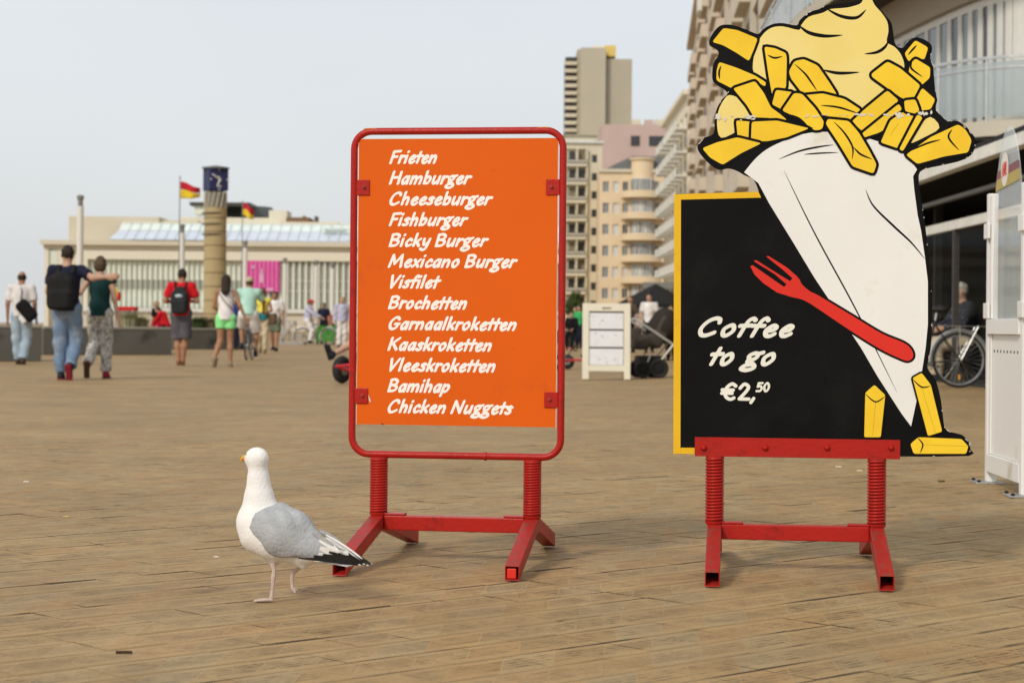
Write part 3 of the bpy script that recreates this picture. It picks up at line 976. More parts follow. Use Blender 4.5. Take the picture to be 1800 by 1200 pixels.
# sauce
MAYO = Z3([(415,368),(412,300),(430,230),(455,180),(500,142),(560,134),(640,152),(652,128),(690,86),(760,66),(800,47),(880,40),(945,22),(962,0),(972,-22),(995,-26),(1020,25),(1055,65),(1084,110),(1090,160),(1082,212),(1120,236),(1150,270),(1168,315),(1170,360),(1180,480),(1000,560),(900,560),(700,480),(560,460),(470,410)])
mayo = flat('sauce', soft(MAYO), M_MAYO, board, label='pale yellow swirl of sauce painted on the sign')
for s_, w_ in (([(640,128),(690,165),(770,182),(860,178)], 6), ([(775,42),(850,82),(930,90),(978,50)], 5.5), ([(970,272),(1030,264),(1070,240),(1092,205)], 5), ([(760,352),(840,368),(945,364)], 5), ([(1040,330),(1070,312),(1098,304)], 3)):
    stroke('paint_line', Z3(s_), w_, M_BLACK, mayo)
for q in ([(250,692),(230,630),(236,560),(262,505),(292,478),(345,500),(390,560),(430,600),(330,660)], [(1196,718),(1240,640),(1300,588),(1346,642),(1270,690)]):
    flat('sauce_blob', soft(Z3(q)), M_MAYO, board)
FRIES = [
 ([(205,212),(262,142),(330,152),(434,195),(416,245),(390,308),(330,268),(260,228)], []),
 ([(240,312),(330,342),(420,380),(476,415),(470,436),(420,404),(315,450),(226,405),(228,350)], [[(250,330),(240,365),(243,398)]]),
 ([(467,235),(520,243),(576,268),(580,300),(576,442),(548,452),(524,450),(508,486),(488,380)], [[(483,277),(518,292),(558,284)]]),
 ([(590,360),(618,308),(665,298),(735,330),(790,410),(832,476),(740,464),(655,466),(600,395)], [[(618,322),(670,370),(700,410),(732,458)]]),
 ([(310,445),(420,408),(465,468),(500,540),(545,572),(582,604),(480,592),(415,590),(380,530)], []),
 ([(525,452),(612,464),(555,550),(505,525)], []),
 ([(660,480),(760,470),(870,498),(952,552),(905,602),(760,580),(720,540)], [[(748,530),(840,540),(942,572)]]),
 ([(616,468),(656,472),(722,545),(768,615),(756,650),(720,656),(640,596),(556,556)], [[(575,572),(640,595),(690,640)]]),
 ([(325,605),(400,612),(396,706),(335,706)], []),
 ([(404,612),(530,606),(692,645),(580,690),(480,710),(400,708)], []),
 ([(155,745),(230,715),(330,690),(452,720),(350,770),(258,828),(195,792)], []),
 ([(1170,270),(1225,203),(1290,240),(1270,302),(1225,284),(1192,312)], [[(1232,228),(1212,250),(1188,278)]]),
 ([(1198,325),(1225,295),(1300,340),(1298,392),(1255,430),(1190,375)], [[(1208,312),(1205,345),(1262,388)]]),
 ([(1225,495),(1260,442),(1325,500),(1302,550),(1248,556)], []),
 ([(1005,372),(1085,310),(1150,345),(1250,430),(1216,494),(1160,496),(1080,440),(1008,388)], []),
 ([(972,548),(1085,455),(1142,506),(962,662),(905,612)], []),
 ([(1142,522),(1158,548),(1088,642),(1040,668),(965,692),(956,672)], []),
 ([(1050,716),(1100,605),(1166,562),(1226,586),(1140,746)], [[(1140,620),(1100,680)]]),
 ([(1168,506),(1225,500),(1246,556),(1226,572),(1174,560)], []),
 ([(1235,575),(1262,590),(1162,760),(1144,750)], []),
 ([(1178,778),(1300,690),(1440,625),(1476,650),(1508,705),(1490,766),(1370,786),(1235,824)], [[(1410,650),(1392,692),(1445,756)], [(1190,762),(1280,722),(1352,702)]]),
 ([(785,598),(890,608),(940,665),(990,750),(1030,825),(1015,872),(910,836),(840,720),(775,622)], [[(815,612),(870,670),(910,740),(908,800)], [(915,740),(950,775),(1008,800)]]),
]
for poly, det in FRIES:
    pts = rnd(Z3(poly))
    stroke('paint_outline', pts, 8.5, M_BLACK, board, closed=True)
    f_ = flat('fry', pts, M_FRY, board)
    cx_ = sum(q[0] for q in pts) / len(pts); cy_ = sum(q[1] for q in pts) / len(pts)
    for d_ in det:
        stroke('paint_line', Z3(d_), 3.2, M_BLACK, f_)
# loose fries at the foot of the board
for poly, dets in (([(1521,690),(1537,676),(1556,694),(1548,768),(1519,768)], [[(1521,692),(1539,706),(1556,696)], [(1539,706),(1534,766)]]),
                   ([(1604,664),(1620,655),(1636,676),(1656,758),(1631,766)], [[(1604,666),(1620,680),(1636,678)], [(1620,680),(1644,760)]]),
                   ([(1600,780),(1614,768),(1690,771),(1702,784),(1698,797),(1606,797)], [[(1613,769),(1622,781),(1617,796)], [(1622,781),(1700,784)]])):
    poly = rnd(poly, 3)
    stroke('paint_outline', poly, 6, M_BLACK, board, closed=True)
    lf_ = flat('loose_fry', poly, M_FRY, board)
    for d_ in dets: stroke('paint_line', d_, 2.4, M_BLACK, lf_)
# red fork lying across the cone
FK = [(1319,468),(1323,466),(1366,496),(1378,504),(1383,500),(1362,482),(1325,459),(1329,457),(1372,484),(1389,494),(1393,489),(1376,474),(1347,451),(1351,450),(1383,470),(1403,488),(1410,500),(1424,512),(1440,520),(1500,556),(1550,586),(1588,602),(1602,614),(1605,627),(1596,634),(1580,629),(1545,612),(1492,579),(1440,544),(1414,528),(1392,522),(1366,514),(1341,497),(1326,482)]
lay_ = layer[0]; layer[0] = 0.0004
FK = FK[:15] + catmull(FK[14:31], 4)[1:] + FK[31:]
stroke('paint_outline', FK, 7.0, M_BLACK, board, closed=True)
flat('fork', FK, M_FORK, board, label='red fork painted across board and cone')
layer[0] = lay_
# chips where the paint has flaked, along the old seam and round the edges
def chip(px, py, w, h):
    pts = []
    n = random.randint(7, 11)
    for k in range(n):
        a = 2 * math.pi * k / n
        r = random.uniform(0.35, 1.0)
        pts.append((px + w * r * math.cos(a), py + h * r * math.sin(a)))
    return pts
for (x0, x1, y0, num, hmax) in ((1262,1285,207,4,8),(1300,1326,207,5,5),(1410,1440,205,3,5),(1500,1535,202,5,3.5),(1556,1600,203,9,4.5),(1614,1646,200,10,5),(1285,1640,204,10,1.6)):
    for _ in range(num):
        flat('paint_chip', chip(random.uniform(x0, x1), y0 + random.gauss(0, 2), random.uniform(2, 9), random.uniform(0.8, hmax)), M_CHIP, board, dz=0.00001)
def edge_chips(i0, i1, num, wmax):
    for _ in range(num):
        i = random.randint(i0, i1 - 1); t = random.random()
        a, c = OUT[i], OUT[i + 1]
        x, y = a[0] + t * (c[0] - a[0]), a[1] + t * (c[1] - a[1])
        dx, dy = c[0] - a[0], c[1] - a[1]; L = math.hypot(dx, dy)
        ix, iy = -dy / L, dx / L                # inwards (outline runs clockwise on screen)
        l = random.uniform(1.5, 7); d = random.uniform(0.6, wmax)
        pts = [(x, y), (x + dx / L * l, y + dy / L * l), (x + dx / L * l * 0.8 + ix * d, y + dy / L * l * 0.8 + iy * d), (x + dx / L * l * 0.3 + ix * d * 0.7, y + dy / L * l * 0.3 + iy * d * 0.7)]
        flat('paint_chip', pts, M_CHIP, board, dz=0.00001)
edge_chips(9, 16, 10, 2.4); edge_chips(34, 38, 3, 2); edge_chips(54, 58, 4, 1.6); edge_chips(60, 73, 18, 1.8); edge_chips(75, 84, 6, 1.4); edge_chips(84, 93, 14, 1.8)
# lettering
so = L2(1219, 592); sw = (1397 - 1219) / 615.0
def put(txt, x0, x1, ybase, cap_px, **kw):
    u, z = L2(x0, ybase)
    cap = cap_px / 615.0
    o = text_obj('lettering', txt, (x1 - x0) / 615.0 - kw.get('slant', .26) * cap * 0.8, cap, (u, -(0.012 + 0.0003), z), M_LETTER2, board, **kw)
    o['label'] = 'cream brush lettering reading ' + txt
put('Coffee', 1219, 1400, 592.5, 37, pen=(.122, .080), slant=.42)
put('to', 1242, 1296, 643, 37, pen=(.122, .080), slant=.42)
put('go', 1303, 1369, 643, 37, pen=(.122, .080), slant=.42)
put('€2,', 1265, 1330, 704, 33, pen=(.095, .085), slant=.12)
put('50', 1328, 1354, 689, 18, pen=(.12, .10), slant=.08)
# clamp bar, bolts, feet
a1 = L2(1221.5, 767.5); a2 = L2(1582, 805)
b = MB(); b.box2((a1[0], -0.0165, a2[1] + 0.002), (a2[0], -0.0125 - layer[0], a1[1]))
bar = b.build('clamp_bar', M_RED, sign2, bevel=0.0015)
b = MB(); b.box2((a1[0], -0.0165, a2[1] - 0.003), (a2[0], 0.022, a2[1] + 0.002)); b.build('bar_flange', M_RED, bar, bevel=0.0012)
b = MB(); b.box2((a1[0], 0.0008, a2[1] + 0.002), (a2[0], 0.005, a1[1])); b.build('rear_bar', M_RED, bar, bevel=0.0012)
for px in (1237, 1345, 1453.5, 1566):
    u, z = L2(px, 786)
    q = MB(); q.lathe([(0, -0.0275), (0.005, -0.0265), (0.0085, -0.022), (0.0092, -0.0165), (0, -0.0165)], (u, 0, z), 12, 'Y')
    q.build('bolt', M_RED, bar, smooth=True)
stand(sign2, 0.229, 0.139, a2[1] - 0.008, 0.0, 0.0, reach_f=0.41, reach_b=0.44)
# ------------------------------------------------------------------ herring gull
M_GWHITE = mat('white plumage', (0.82, 0.80, 0.77), rough=0.85, var=0.04, scale=30, bump=0.25, bscale=180, spec=0.1)
M_GGREY = mat('grey plumage', (0.40, 0.41, 0.42), rough=0.85, var=0.13, scale=38, bump=0.4, bscale=120, spec=0.1, dirt=(0.33, 0.34, 0.35), dirt_amt=0.4, dirt_scale=16)
M_GBLACK = mat('black flight feathers', (0.018, 0.017, 0.016), rough=0.6, var=0.3, scale=60, spec=0.2)
M_BEAK = mat('yellow beak', (0.72, 0.40, 0.03), rough=0.4, var=0.1, scale=80)
M_BEAKRED = mat('red beak spot', (0.62, 0.10, 0.02), rough=0.45)
M_GLEG = mat('flesh pink leg', (0.55, 0.43, 0.37), rough=0.6, var=0.15, scale=120, bump=0.3, bscale=300)
M_EYE = mat('dark eye', (0.02, 0.018, 0.015), rough=0.15, spec=0.5)
M_EYERIM = mat('pale yellow iris', (0.65, 0.55, 0.25), rough=0.3)
gp = on_ground(480, 1055.5)
gull = thing('gull', 'white and grey gull walking left past the orange menu sign, one foot lifted', 'gull', gp, R(165))
GK = 1.0 / (3.75 * F_PX / gp.y)
def g_x(cx, y=0.0): return ((375 - cx) * GK - 0.259 * y) / 0.966
def g_z(cy): return (1108 - cy) * GK
def G(cx, cy, y=0.0): return Vector((g_x(cx, y), y, g_z(cy)))
HY = R(-38)                                      # head turned away from the viewer
hd = Vector((math.cos(HY), math.sin(HY), 0)); hs = Vector((-math.sin(HY), math.cos(HY), 0))
hc = G(258, 165)
prims = [cone(G(262, 590), G(300, 640), 0.050, 0.060), cone(G(300, 640), G(420, 668), 0.060, 0.066), cone(G(420, 668), G(590, 748), 0.066, 0.040), cone(G(590, 748), G(760, 812), 0.038, 0.015),
         cone(G(285, 560), G(274, 430), 0.052, 0.034), cone(G(274, 430), G(268, 310), 0.034, 0.0238), cone(G(268, 310), G(262, 200), 0.0236, 0.0215),
         ball(hc, (0.032, 0.0255, 0.0250), Matrix.Rotation(HY, 3, 'Z')), ball(hc + hd * 0.022 + Vector((0, 0, -0.006)), (0.022, 0.016, 0.0155), Matrix.Rotation(HY, 3, 'Z')),
         cone(G(385, 790), G(378, 862), 0.024, 0.009), cone(G(520, 800), G(575, 868), 0.022, 0.008)]
def gnoise(V):
    V = V.copy()
    V[:, 1] *= 1 - 0.12 * np.clip((g_z(330) - V[:, 2]) / 0.08, 0, 1)
    return V
body = sdf_obj('body', prims, M_GWHITE, gull, h=0.0033, k=0.02, smooth=3, noise=gnoise)
# beak: hooked yellow, with the red spot near its tip
def arc_beak(z0, sgn, r0, L, m, nm):
    pts = []; rs = []
    for k in range(9):
        t = k / 8
        pts.append(hc + hd * (0.034 + L * t) + Vector((0, 0, z0 - (0.006 * t * t if sgn > 0 else -0.003 * t) - (0.006 * max(0, t - .8) / .2 if sgn > 0 else 0))))
        rs.append(r0 * (1 - 0.25 * t) if t < .8 else r0 * (0.8 - 2.6 * (t - .8)))
    b = MB(); b.tube(pts, [max(0.0012, q * 0.7) for q in rs], 10, ry=[max(0.0015, q) for q in rs])
    return b.build(nm, m, gull, smooth=True)
beak = arc_beak(-0.002, 1, 0.0068, 0.050, M_BEAK, 'upper_beak')
lb = arc_beak(-0.0105, -1, 0.0052, 0.043, M_BEAK, 'lower_beak')
b = MB(); b.ell(hc + hd * 0.069 + Vector((0, 0, -0.0095)), (0.006, 0.0052, 0.0042), rot=Matrix.Rotation(HY, 3, 'Z')); b.build('red_spot', M_BEAKRED, lb, smooth=True)
for s_ in (-1, 1):
    ec = hc + hd * 0.016 + hs * (s_ * 0.0195) + Vector((0, 0, 0.007))
    b = MB(); b.ell(ec, 0.0045); e_ = b.build('eye', M_EYERIM, gull, smooth=True)
    b = MB(); b.ell(ec + hs * s_ * 0.0022, 0.0031); b.build('pupil', M_EYE, e_, smooth=True)
# folded wings
from mathutils.bvhtree import BVHTree
_bv = BVHTree.FromPolygons([v.co[:] for v in body.data.vertices], [p_.vertices[:] for p_ in body.data.polygons])
def skin_y(x, z):
    h_ = _bv.ray_cast(Vector((x, 0.3, z)), Vector((0, -1, 0)))
    return h_[0].y if h_[0] is not None else 0.0
UP = [(262, 525), (325, 490), (405, 470), (470, 503), (540, 556), (605, 602), (665, 648), (725, 690), (790, 735)]
LO = [(225, 605), (258, 655), (308, 705), (350, 772), (420, 806), (510, 806), (590, 810), (690, 822), (775, 836)]
def lerp_poly(P, s):
    q = s * (len(P) - 1); i = min(int(q), len(P) - 2); t = q - i
    return (P[i][0] + (P[i + 1][0] - P[i][0]) * t, P[i][1] + (P[i + 1][1] - P[i][1]) * t)
UPs, LOs = catmull(UP, 5), catmull(LO, 5)
def wing(sgn):
    NS, NT = 40, 16
    V = []; Fc = []
    for layer_ in (0, 1):
        for i in range(NS + 1):
            s = i / NS
            u, l = lerp_poly(UPs, s), lerp_poly(LOs, s)
            yt = 0.040 * (1 - sstep(0.0, 0.35, s)) + 0.012
            yb = 0.046 + 0.018 * math.sin(math.pi * min(1, s * 1.15)) - 0.026 * s
            for j in range(NT + 1):
                t = j / NT
                cx_, cy_ = u[0] + (l[0] - u[0]) * t, u[1] + (l[1] - u[1]) * t
                y = yt + (yb - yt) * math.sin(t * math.pi / 2) ** 0.8 + 0.010 * math.sin(math.pi * t) * (1 - s * 0.6)
                edge = min(1, s / 0.06, (1 - s) / 0.05 + 0.3, t / 0.12 + 0.3, (1 - t) / 0.10)
                # overlapping rows of covert feathers ripple the surface
                rip = 0.0007 * math.sin(26 * s + 5 * t + 1.4 * math.sin(17 * t)) * math.sin(30 * t + 8 * s)
                y = y + rip - 0.006 * (1 - max(0, edge)) - (0.006 if layer_ else 0)
                off = 0.0015 - (0.006 if layer_ else 0) + rip + 0.0045 * max(0, min(1, edge))
                for _ in range(3):
                    ys = skin_y(g_x(cx_, y), g_z(cy_)) + off
                    y = max(y, ys) if s > 0.02 else y
                V.append([g_x(cx_, y), y, g_z(cy_)])
    n1 = (NS + 1) * (NT + 1)
    A = np.array(V).reshape(2, NS + 1, NT + 1, 3)
    for _ in range(4):
        A[:, 1:-1, 1:-1, 1] = np.maximum(A[:, 1:-1, 1:-1, 1] - 0.0005, 0.25 * (A[:, :-2, 1:-1, 1] + A[:, 2:, 1:-1, 1] + A[:, 1:-1, :-2, 1] + A[:, 1:-1, 2:, 1]))
    A[..., 1] *= sgn
    V = [tuple(q) for q in A.reshape(-1, 3)]
    for i in range(NS):
        for j in range(NT):
            a = i * (NT + 1) + j
            Fc.append((a, a + 1, a + NT + 2, a + NT + 1)); Fc.append((n1 + a, n1 + a + NT + 1, n1 + a + NT + 2, n1 + a + 1))
    bd = [(i * (NT + 1), (i + 1) * (NT + 1)) for i in range(NS)] + [((i + 1) * (NT + 1) + NT, i * (NT + 1) + NT) for i in range(NS)]
    bd += [(j + 1, j) for j in range(NT)] + [(NS * (NT + 1) + j, NS * (NT + 1) + j + 1) for j in range(NT)]
    Fc += [(a, c, n1 + c, n1 + a) for a, c in bd]
    b = MB(); b.add(V, Fc)
    w_ = b.build('wing', M_GGREY, gull, smooth=True, angle=70)
    def blade(nm, p0, p1, wd, y0, y1, m, par, bend=0.0, tip=0.5):
        """one flight feather: a thin leaf from p0 to p1 (crop pixels)"""
        P = []; n = 10
        ups, los = [], []
        d = Vector((p1[0] - p0[0], p1[1] - p0[1])); L = d.length; d.normalize(); nn = Vector((-d.y, d.x))
        for k in range(n + 1):
            t = k / n
            wv = wd * (0.55 + 0.45 * min(1, t * 3)) * (1 - max(0, (t - tip) / (1 - tip)) ** 2.2) + 0.5
            c = Vector(p0) + d * L * t + nn * bend * math.sin(math.pi * t)
            y = y0 + (y1 - y0) * t
            for q in (-1, 1):
                e = c + nn * q * wv / 2
                P.append((g_x(e.x, y), (y + (0.0012 if q < 0 else 0)) * sgn, g_z(e.y)))
        P += [(x, y - 0.0012 * sgn, z) for (x, y, z) in P]
        m_ = 2 * (n + 1)
        fs = []
        for k in range(n):
            a = 2 * k
            fs += [(a, a + 1, a + 3, a + 2), (m_ + a, m_ + a + 2, m_ + a + 3, m_ + a + 1), (a, a + 2, m_ + a + 2, m_ + a), (a + 1, m_ + a + 1, m_ + a + 3, a + 3)]
        fs += [(0, m_, m_ + 1, 1), (2 * n, 2 * n + 1, m_ + 2 * n + 1, m_ + 2 * n)]
        bb = MB(); bb.add(P, fs)
        return bb.build(nm, m, par, smooth=True, angle=60)
    # white trailing edge of the inner feathers, then the black primaries with white tips
    for k, (p0, p1, wd) in enumerate((((640, 640), (790, 722), 22), ((690, 690), (838, 765), 34), ((700, 735), (842, 795), 44), ((690, 775), (800, 826), 40))):
        blade('tertial', p0, p1, wd, 0.047 - 0.005 * k + (0.006 if k > 1 else -0.02), 0.030 - 0.002 * k, M_GWHITE if k else M_GGREY, w_, bend=-4, tip=.55)
    for k, (p0, p1, wd, y0, y1) in enumerate((((560, 803), (905, 842), 15, .050, .022), ((620, 806), (945, 838), 24, .046, .019), ((660, 790), (972, 842), 30, .043, .017), ((720, 780), (1000, 838), 30, .040, .014), ((760, 760), (1022, 848), 24, .037, .011))):
        f_ = blade('primary_feather', p0, p1, wd, y0, y1, M_GBLACK, w_, bend=-5, tip=.72)
        if k > 1:
            d = Vector((p1[0] - p0[0], p1[1] - p0[1])).normalized()
            t0 = Vector(p1) - d * 22; t1 = Vector(p1) - d * 2
            blade('white_tip', tuple(t0), tuple(t1), 8, y1 + 0.0022, y1 + 0.0018, M_GWHITE, f_, tip=.5)
    d0 = blade('primary_edge', (700, 665), (960, 812), 10, .018, .009, M_GWHITE, w_, bend=-8, tip=.8)
    return w_
wing(1); wing(-1)
sdf_obj('mantle', [cone(G(418, 540), G(530, 611), 0.032, 0.0335), cone(G(530, 611), G(660, 692), 0.0335, 0.020)], M_GGREY, gull, h=0.004, k=0.02, smooth=2)
b = MB()
for k in range(7):
    a = (k - 3) * 0.07
    p0 = G(640, 825); p1 = G(905, 853)
    q = Vector((p1.x, 0, p1.z)) - Vector((p0.x, 0, p0.z))
    tip = Vector((p0.x, 0, p0.z)) + Vector((q.x * math.cos(a), q.length * math.sin(a), q.z))
    b.tube([Vector((p0.x, a * 0.05, p0.z)), (Vector((p0.x, 0, p0.z)) + tip) / 2, tip], [0.010, 0.011, 0.006], 8, ry=[0.003, 0.002, 0.001])
b.build('tail', M_GWHITE, gull, smooth=True)
# legs
def leg(pts, rs, name='leg'):
    b = MB(); b.tube(pts, rs, 8)
    return b.build(name, M_GLEG, gull, smooth=True)
yl, yr = 0.022, -0.022
l1 = leg([G(378, 850, yl), G(388, 900, yl), G(385, 935, yl), G(380, 1000, yl), G(374, 1060, yl), G(370, 1096, yl)], [0.008, 0.0055, 0.0068, 0.0045, 0.0048, 0.006])
def foot(parent, o, fw, dn, curl, k_=1.0):
    """three toes with a web between them"""
    tips = []
    sd = fw.cross(dn).normalized()
    for a in (-0.42, 0.0, 0.42):
        d = (fw * math.cos(a) + sd * math.sin(a))
        pts = [o, o + d * 0.022 * k_ + dn * 0.001, o + d * 0.044 * k_ + dn * curl]
        tips.append(pts)
        b = MB(); b.tube(pts, [0.0042, 0.0034, 0.0018], 6); b.build('toe', M_GLEG, parent, smooth=True)
    b = MB()
    for k in (0, 1):
        A, B = tips[k], tips[k + 1]
        mid = (A[2] + B[2]) / 2 - (fw * 0.008)
        b.add([A[0], A[1], A[2], mid, B[2], B[1]], [(0, 1, 2, 3), (0, 3, 4, 5)])
    o_ = b.build('web', M_GLEG, parent)
    s_ = o_.modifiers.new('solid', 'SOLIDIFY'); s_.thickness = 0.002
foot(l1, Vector((g_x(370, yl), yl, 0.006)), Vector((1, 0.05, 0)).normalized(), Vector((0, 0, -1)), 0.003)
l2 = leg([G(600, 835, yr), G(560, 875, yr), G(503, 925, yr), G(494, 965, yr), G(497, 998, yr)], [0.007, 0.0048, 0.0062, 0.0045, 0.0048])
foot(l2, G(497, 996, yr), Vector((-0.12, 0, -1)).normalized(), Vector((-1, 0, 0)), 0.010, 0.55)

# ------------------------------------------------------------------ white terrace windscreen at the right edge
M_WHITEP = mat('white painted aluminium', (0.80, 0.79, 0.76), rough=0.35, var=0.03, scale=2, dirt=(0.62, 0.58, 0.50), dirt_amt=0.05, dirt_scale=3)
M_RUBBER = mat('black rubber', (0.015, 0.015, 0.015), rough=0.8, var=0.2)
M_STEEL = mat('dull galvanised steel', (0.42, 0.42, 0.40), rough=0.45, metal=0.7, var=0.15, scale=20)
M_CLEAR = glass('clear windscreen glass', (0.80, 0.86, 0.86), rough=0.02, trans=0.0, alpha=0.30)
M_CLEAR.node_tree.nodes['Principled BSDF'].inputs['Specular IOR Level'].default_value = 0.6
pa, pb = on_ground(1741, 849), on_ground(1802, 873)
dv = pb - pa
ws = thing('windscreen', 'white terrace windscreen with arched glass at the right edge', 'windscreen', (pa.x, pa.y, 0), math.atan2(dv.y, dv.x))
WL = dv.length
def wpart(name, boxes, m, par=None, bevel=0.002):
    b = MB()
    for a, c in boxes: b.box2(a, c)
    return b.build(name, m, par or ws, bevel=bevel)
for x in (0.0, WL):
    top = 1.31
    po = wpart('post', [((x - 0.024, -0.022, 0.008), (x + 0.024, 0.022, top))], M_WHITEP, bevel=0.004)
    bpl = wpart('base_plate', [((x - 0.10, -0.075, 0.0), (x + 0.06, 0.05, 0.008))], M_STEEL)
    for dx_, dy_ in ((-0.085, -0.06), (-0.085, 0.035), (0.045, -0.06)):
        q = MB(); q.lathe([(0, 0.008), (0.009, 0.008), (0.009, 0.015), (0.005, 0.018), (0, 0.018)], (x + dx_, dy_, 0), 6); q.build('anchor_bolt', M_RUBBER, bpl)
    for z in (1.14, 0.78):
        wpart('clamp', [((x - 0.03, -0.034, z - 0.035), (x + 0.07, -0.0225, z + 0.035))], M_WHITEP, po, 0.003)
x0, x1 = 0.050, WL - 0.050
wpart('glazing_bar', [((x0, -0.020, 0.745), (x0 + 0.028, 0.010, 1.30))], M_WHITEP)
wpart('gap_strip', [((x0 - 0.022, -0.012, 0.745), (x0 - 0.004, 0.004, 1.30))], M_RUBBER)  # black strip in the gap beside the post
wpart('rail', [((0.0245, -0.030, 0.675), (WL - 0.0245, 0.020, 0.742))], M_WHITEP)
wpart('rail', [((0.0245, -0.024, 0.055), (WL - 0.0245, 0.020, 0.135))], M_WHITEP)
pn = wpart('panel', [((0.0245, -0.010, 0.137), (WL - 0.0245, 0.008, 0.673))], M_WHITEP, bevel=0)
wpart('stile', [((0.0255, -0.018, 0.137), (0.075, -0.0105, 0.673)), ((WL - 0.075, -0.018, 0.137), (WL - 0.0255, -0.0105, 0.673))], M_WHITEP)
for k in range(8):
    q = MB(); q.cyl((0.12 + 0.07 * k, -0.0125, 0.60), (0.12 + 0.07 * k, -0.0098, 0.60), 0.006, n=10); q.build('drain_hole', M_RUBBER, pn)
arch = [(x0 + 0.03, 0.742), (x1 + 0.02, 0.742)]
cxa, rxa = (x0 + 0.03 + x1 + 0.02) / 2, (x1 - x0 - 0.01) / 2
for k in range(0, 25):
    a = math.pi * k / 24
    arch.append((cxa + rxa * math.cos(a), 0.98 + 0.60 * math.sin(a)))
b = MB(); b.prism(arch, (0, -0.006, 0), (1, 0, 0), (0, 0, 1), 0, 0.006)
gl_ = b.build('glass_pane', M_CLEAR, ws, tri=True)
M_BMAR = mat('maroon band on glass', (0.20, 0.02, 0.03), rough=0.4); M_BYEL = mat('yellow band on glass', (0.45, 0.33, 0.03), rough=0.4)
def band(z0, z1, m):
    f = lambda z: rxa * math.sqrt(max(0, 1 - ((z - 0.98) / 0.60) ** 2)) if z > 0.98 else rxa
    b = MB(); b.prism([(cxa - f(z0) + 0.002, z0), (cxa + f(z0) - 0.002, z0 + 0.02), (cxa + f(z1) - 0.002, z1 + 0.02), (cxa - f(z1) + 0.002, z1)], (0, -0.0135, 0), (1, 0, 0), (0, 0, 1), 0, 0.001)
    b.build('pane_band', m, gl_)  # coloured band across the glass pane
band(1.360, 1.395, M_BMAR); band(1.310, 1.3595, M_BYEL)
M_STK = mat('cream sticker', (0.78, 0.74, 0.66), rough=0.5); M_STKR = mat('red sticker script', (0.55, 0.06, 0.05), rough=0.5)
b = MB(); b.lathe([(0, -0.0155), (0.075, -0.0155), (0.075, -0.0145), (0, -0.0145)], (cxa - 0.06, 0, 1.395), 28, 'Y'); st_ = b.build('round_sticker', M_STK, gl_)
for k, pts in enumerate(([(-.045, -.035), (-.03, .03), (-.02, -.03)], [(-.036, -.005), (-.018, 0)], [(-.008, -.03), (.002, .035), (.006, -.02)], [(.01, -.02), (.022, .03), (.02, -.03)], [(.024, -.01), (.04, .03), (.036, -.025), (.048, -.02)])):
    q = MB(); q.tube([(cxa - 0.06 + x, -0.0168 - 0.0001 * k, 1.395 + z) for x, z in catmull(pts, 4)], 0.0013, 5, ry=0.0008); q.build('script_mark', M_STKR, st_)

# ------------------------------------------------------------------ cream A-frame menu board
M_CREAM = mat('cream painted wood', (0.74, 0.69, 0.55), rough=0.55, var=0.04, scale=3)
M_PAPER = mat('pale menu sheet', (0.74, 0.74, 0.75), rough=0.45, var=0.05, scale=9, dirt=(0.55, 0.56, 0.60), dirt_amt=0.15, dirt_scale=22)
M_INK = mat('dark ink', (0.05, 0.05, 0.05), rough=0.7)
mp_ = on_ground(1065, 668)
mk = mp_.y / F_PX
mb_ = thing('menu_board', 'cream wooden A-frame menu board with three pale sheets', 'menu board', mp_, R(-1))
W2, Hh = 42 * mk, 134 * mk
lean = Matrix.Rotation(R(-7), 3, 'X')
def mpart(name, x0, x1, z0, z1, y0, y1, m, par=None, back=False):
    b = MB(); b.box2((x0, y0, z0), (x1, y1, z1))
    b.v = [tuple((lean if not back else Matrix.Rotation(R(9), 3, 'X')) @ (Vector(v) - Vector((0, 0, Hh))) + Vector((0, 0, Hh)) + Vector((0, 0.0, 0.006))) for v in b.v]
    b.v = [(v[0], -v[1] - (0.10 if not back else -0.02), v[2]) for v in b.v] if False else b.v
    return b.build(name, m, par or mb_, bevel=0.003)
sw_ = 11.5 * mk
for s_ in (-1, 1):
    mpart('stile', s_ * W2, s_ * (W2 - sw_), 0.0, Hh, -0.03, 0.0, M_CREAM)
    mpart('rear_stile', s_ * (W2 - 0.02), s_ * (W2 - sw_), 0.0, Hh, 0.01, 0.035, M_INK, back=True)
rows = [1.0, 0.895, 0.655, 0.42, 0.185, 0.105]
mpart('top_rail', -W2 + sw_, W2 - sw_, Hh * 0.895, Hh - 0.002, -0.028, -0.002, M_CREAM)
mpart('bottom_rail', -W2 + sw_, W2 - sw_, Hh * 0.105, Hh * 0.185, -0.028, -0.002, M_CREAM)
bk = mpart('backing', -W2 + sw_, W2 - sw_, Hh * 0.187, Hh * 0.893, -0.006, 0.0, M_INK)
for k in range(3):
    z1 = Hh * (0.893 - 0.2355 * k) - 0.022; z0 = Hh * (0.893 - 0.2355 * (k + 1)) + 0.004
    sh = mpart('menu_sheet', -W2 + sw_ + 0.008, W2 - sw_ - 0.008, z0, z1, -0.012, -0.0065, M_PAPER)
    for _ in range(5):
        xx, zz = random.uniform(-0.7, 0.6) * W2, random.uniform(z0 + 0.02, z1 - 0.04)
        mpart('print_mark', xx, xx + random.uniform(0.01, 0.04), zz, zz + random.uniform(0.005, 0.02), -0.0135, -0.0125, mat('grey print', (0.36, 0.37, 0.40), rough=0.7), sh)
zt = Hh * 0.935
for k in range(5):
    xx = -0.062 + 0.027 * k
    mpart('painted_mark', xx, xx + (0.017 if k % 2 else 0.021), zt - (0.012 if k != 1 else 0.02), zt + 0.012, -0.0306, -0.0285, M_INK)

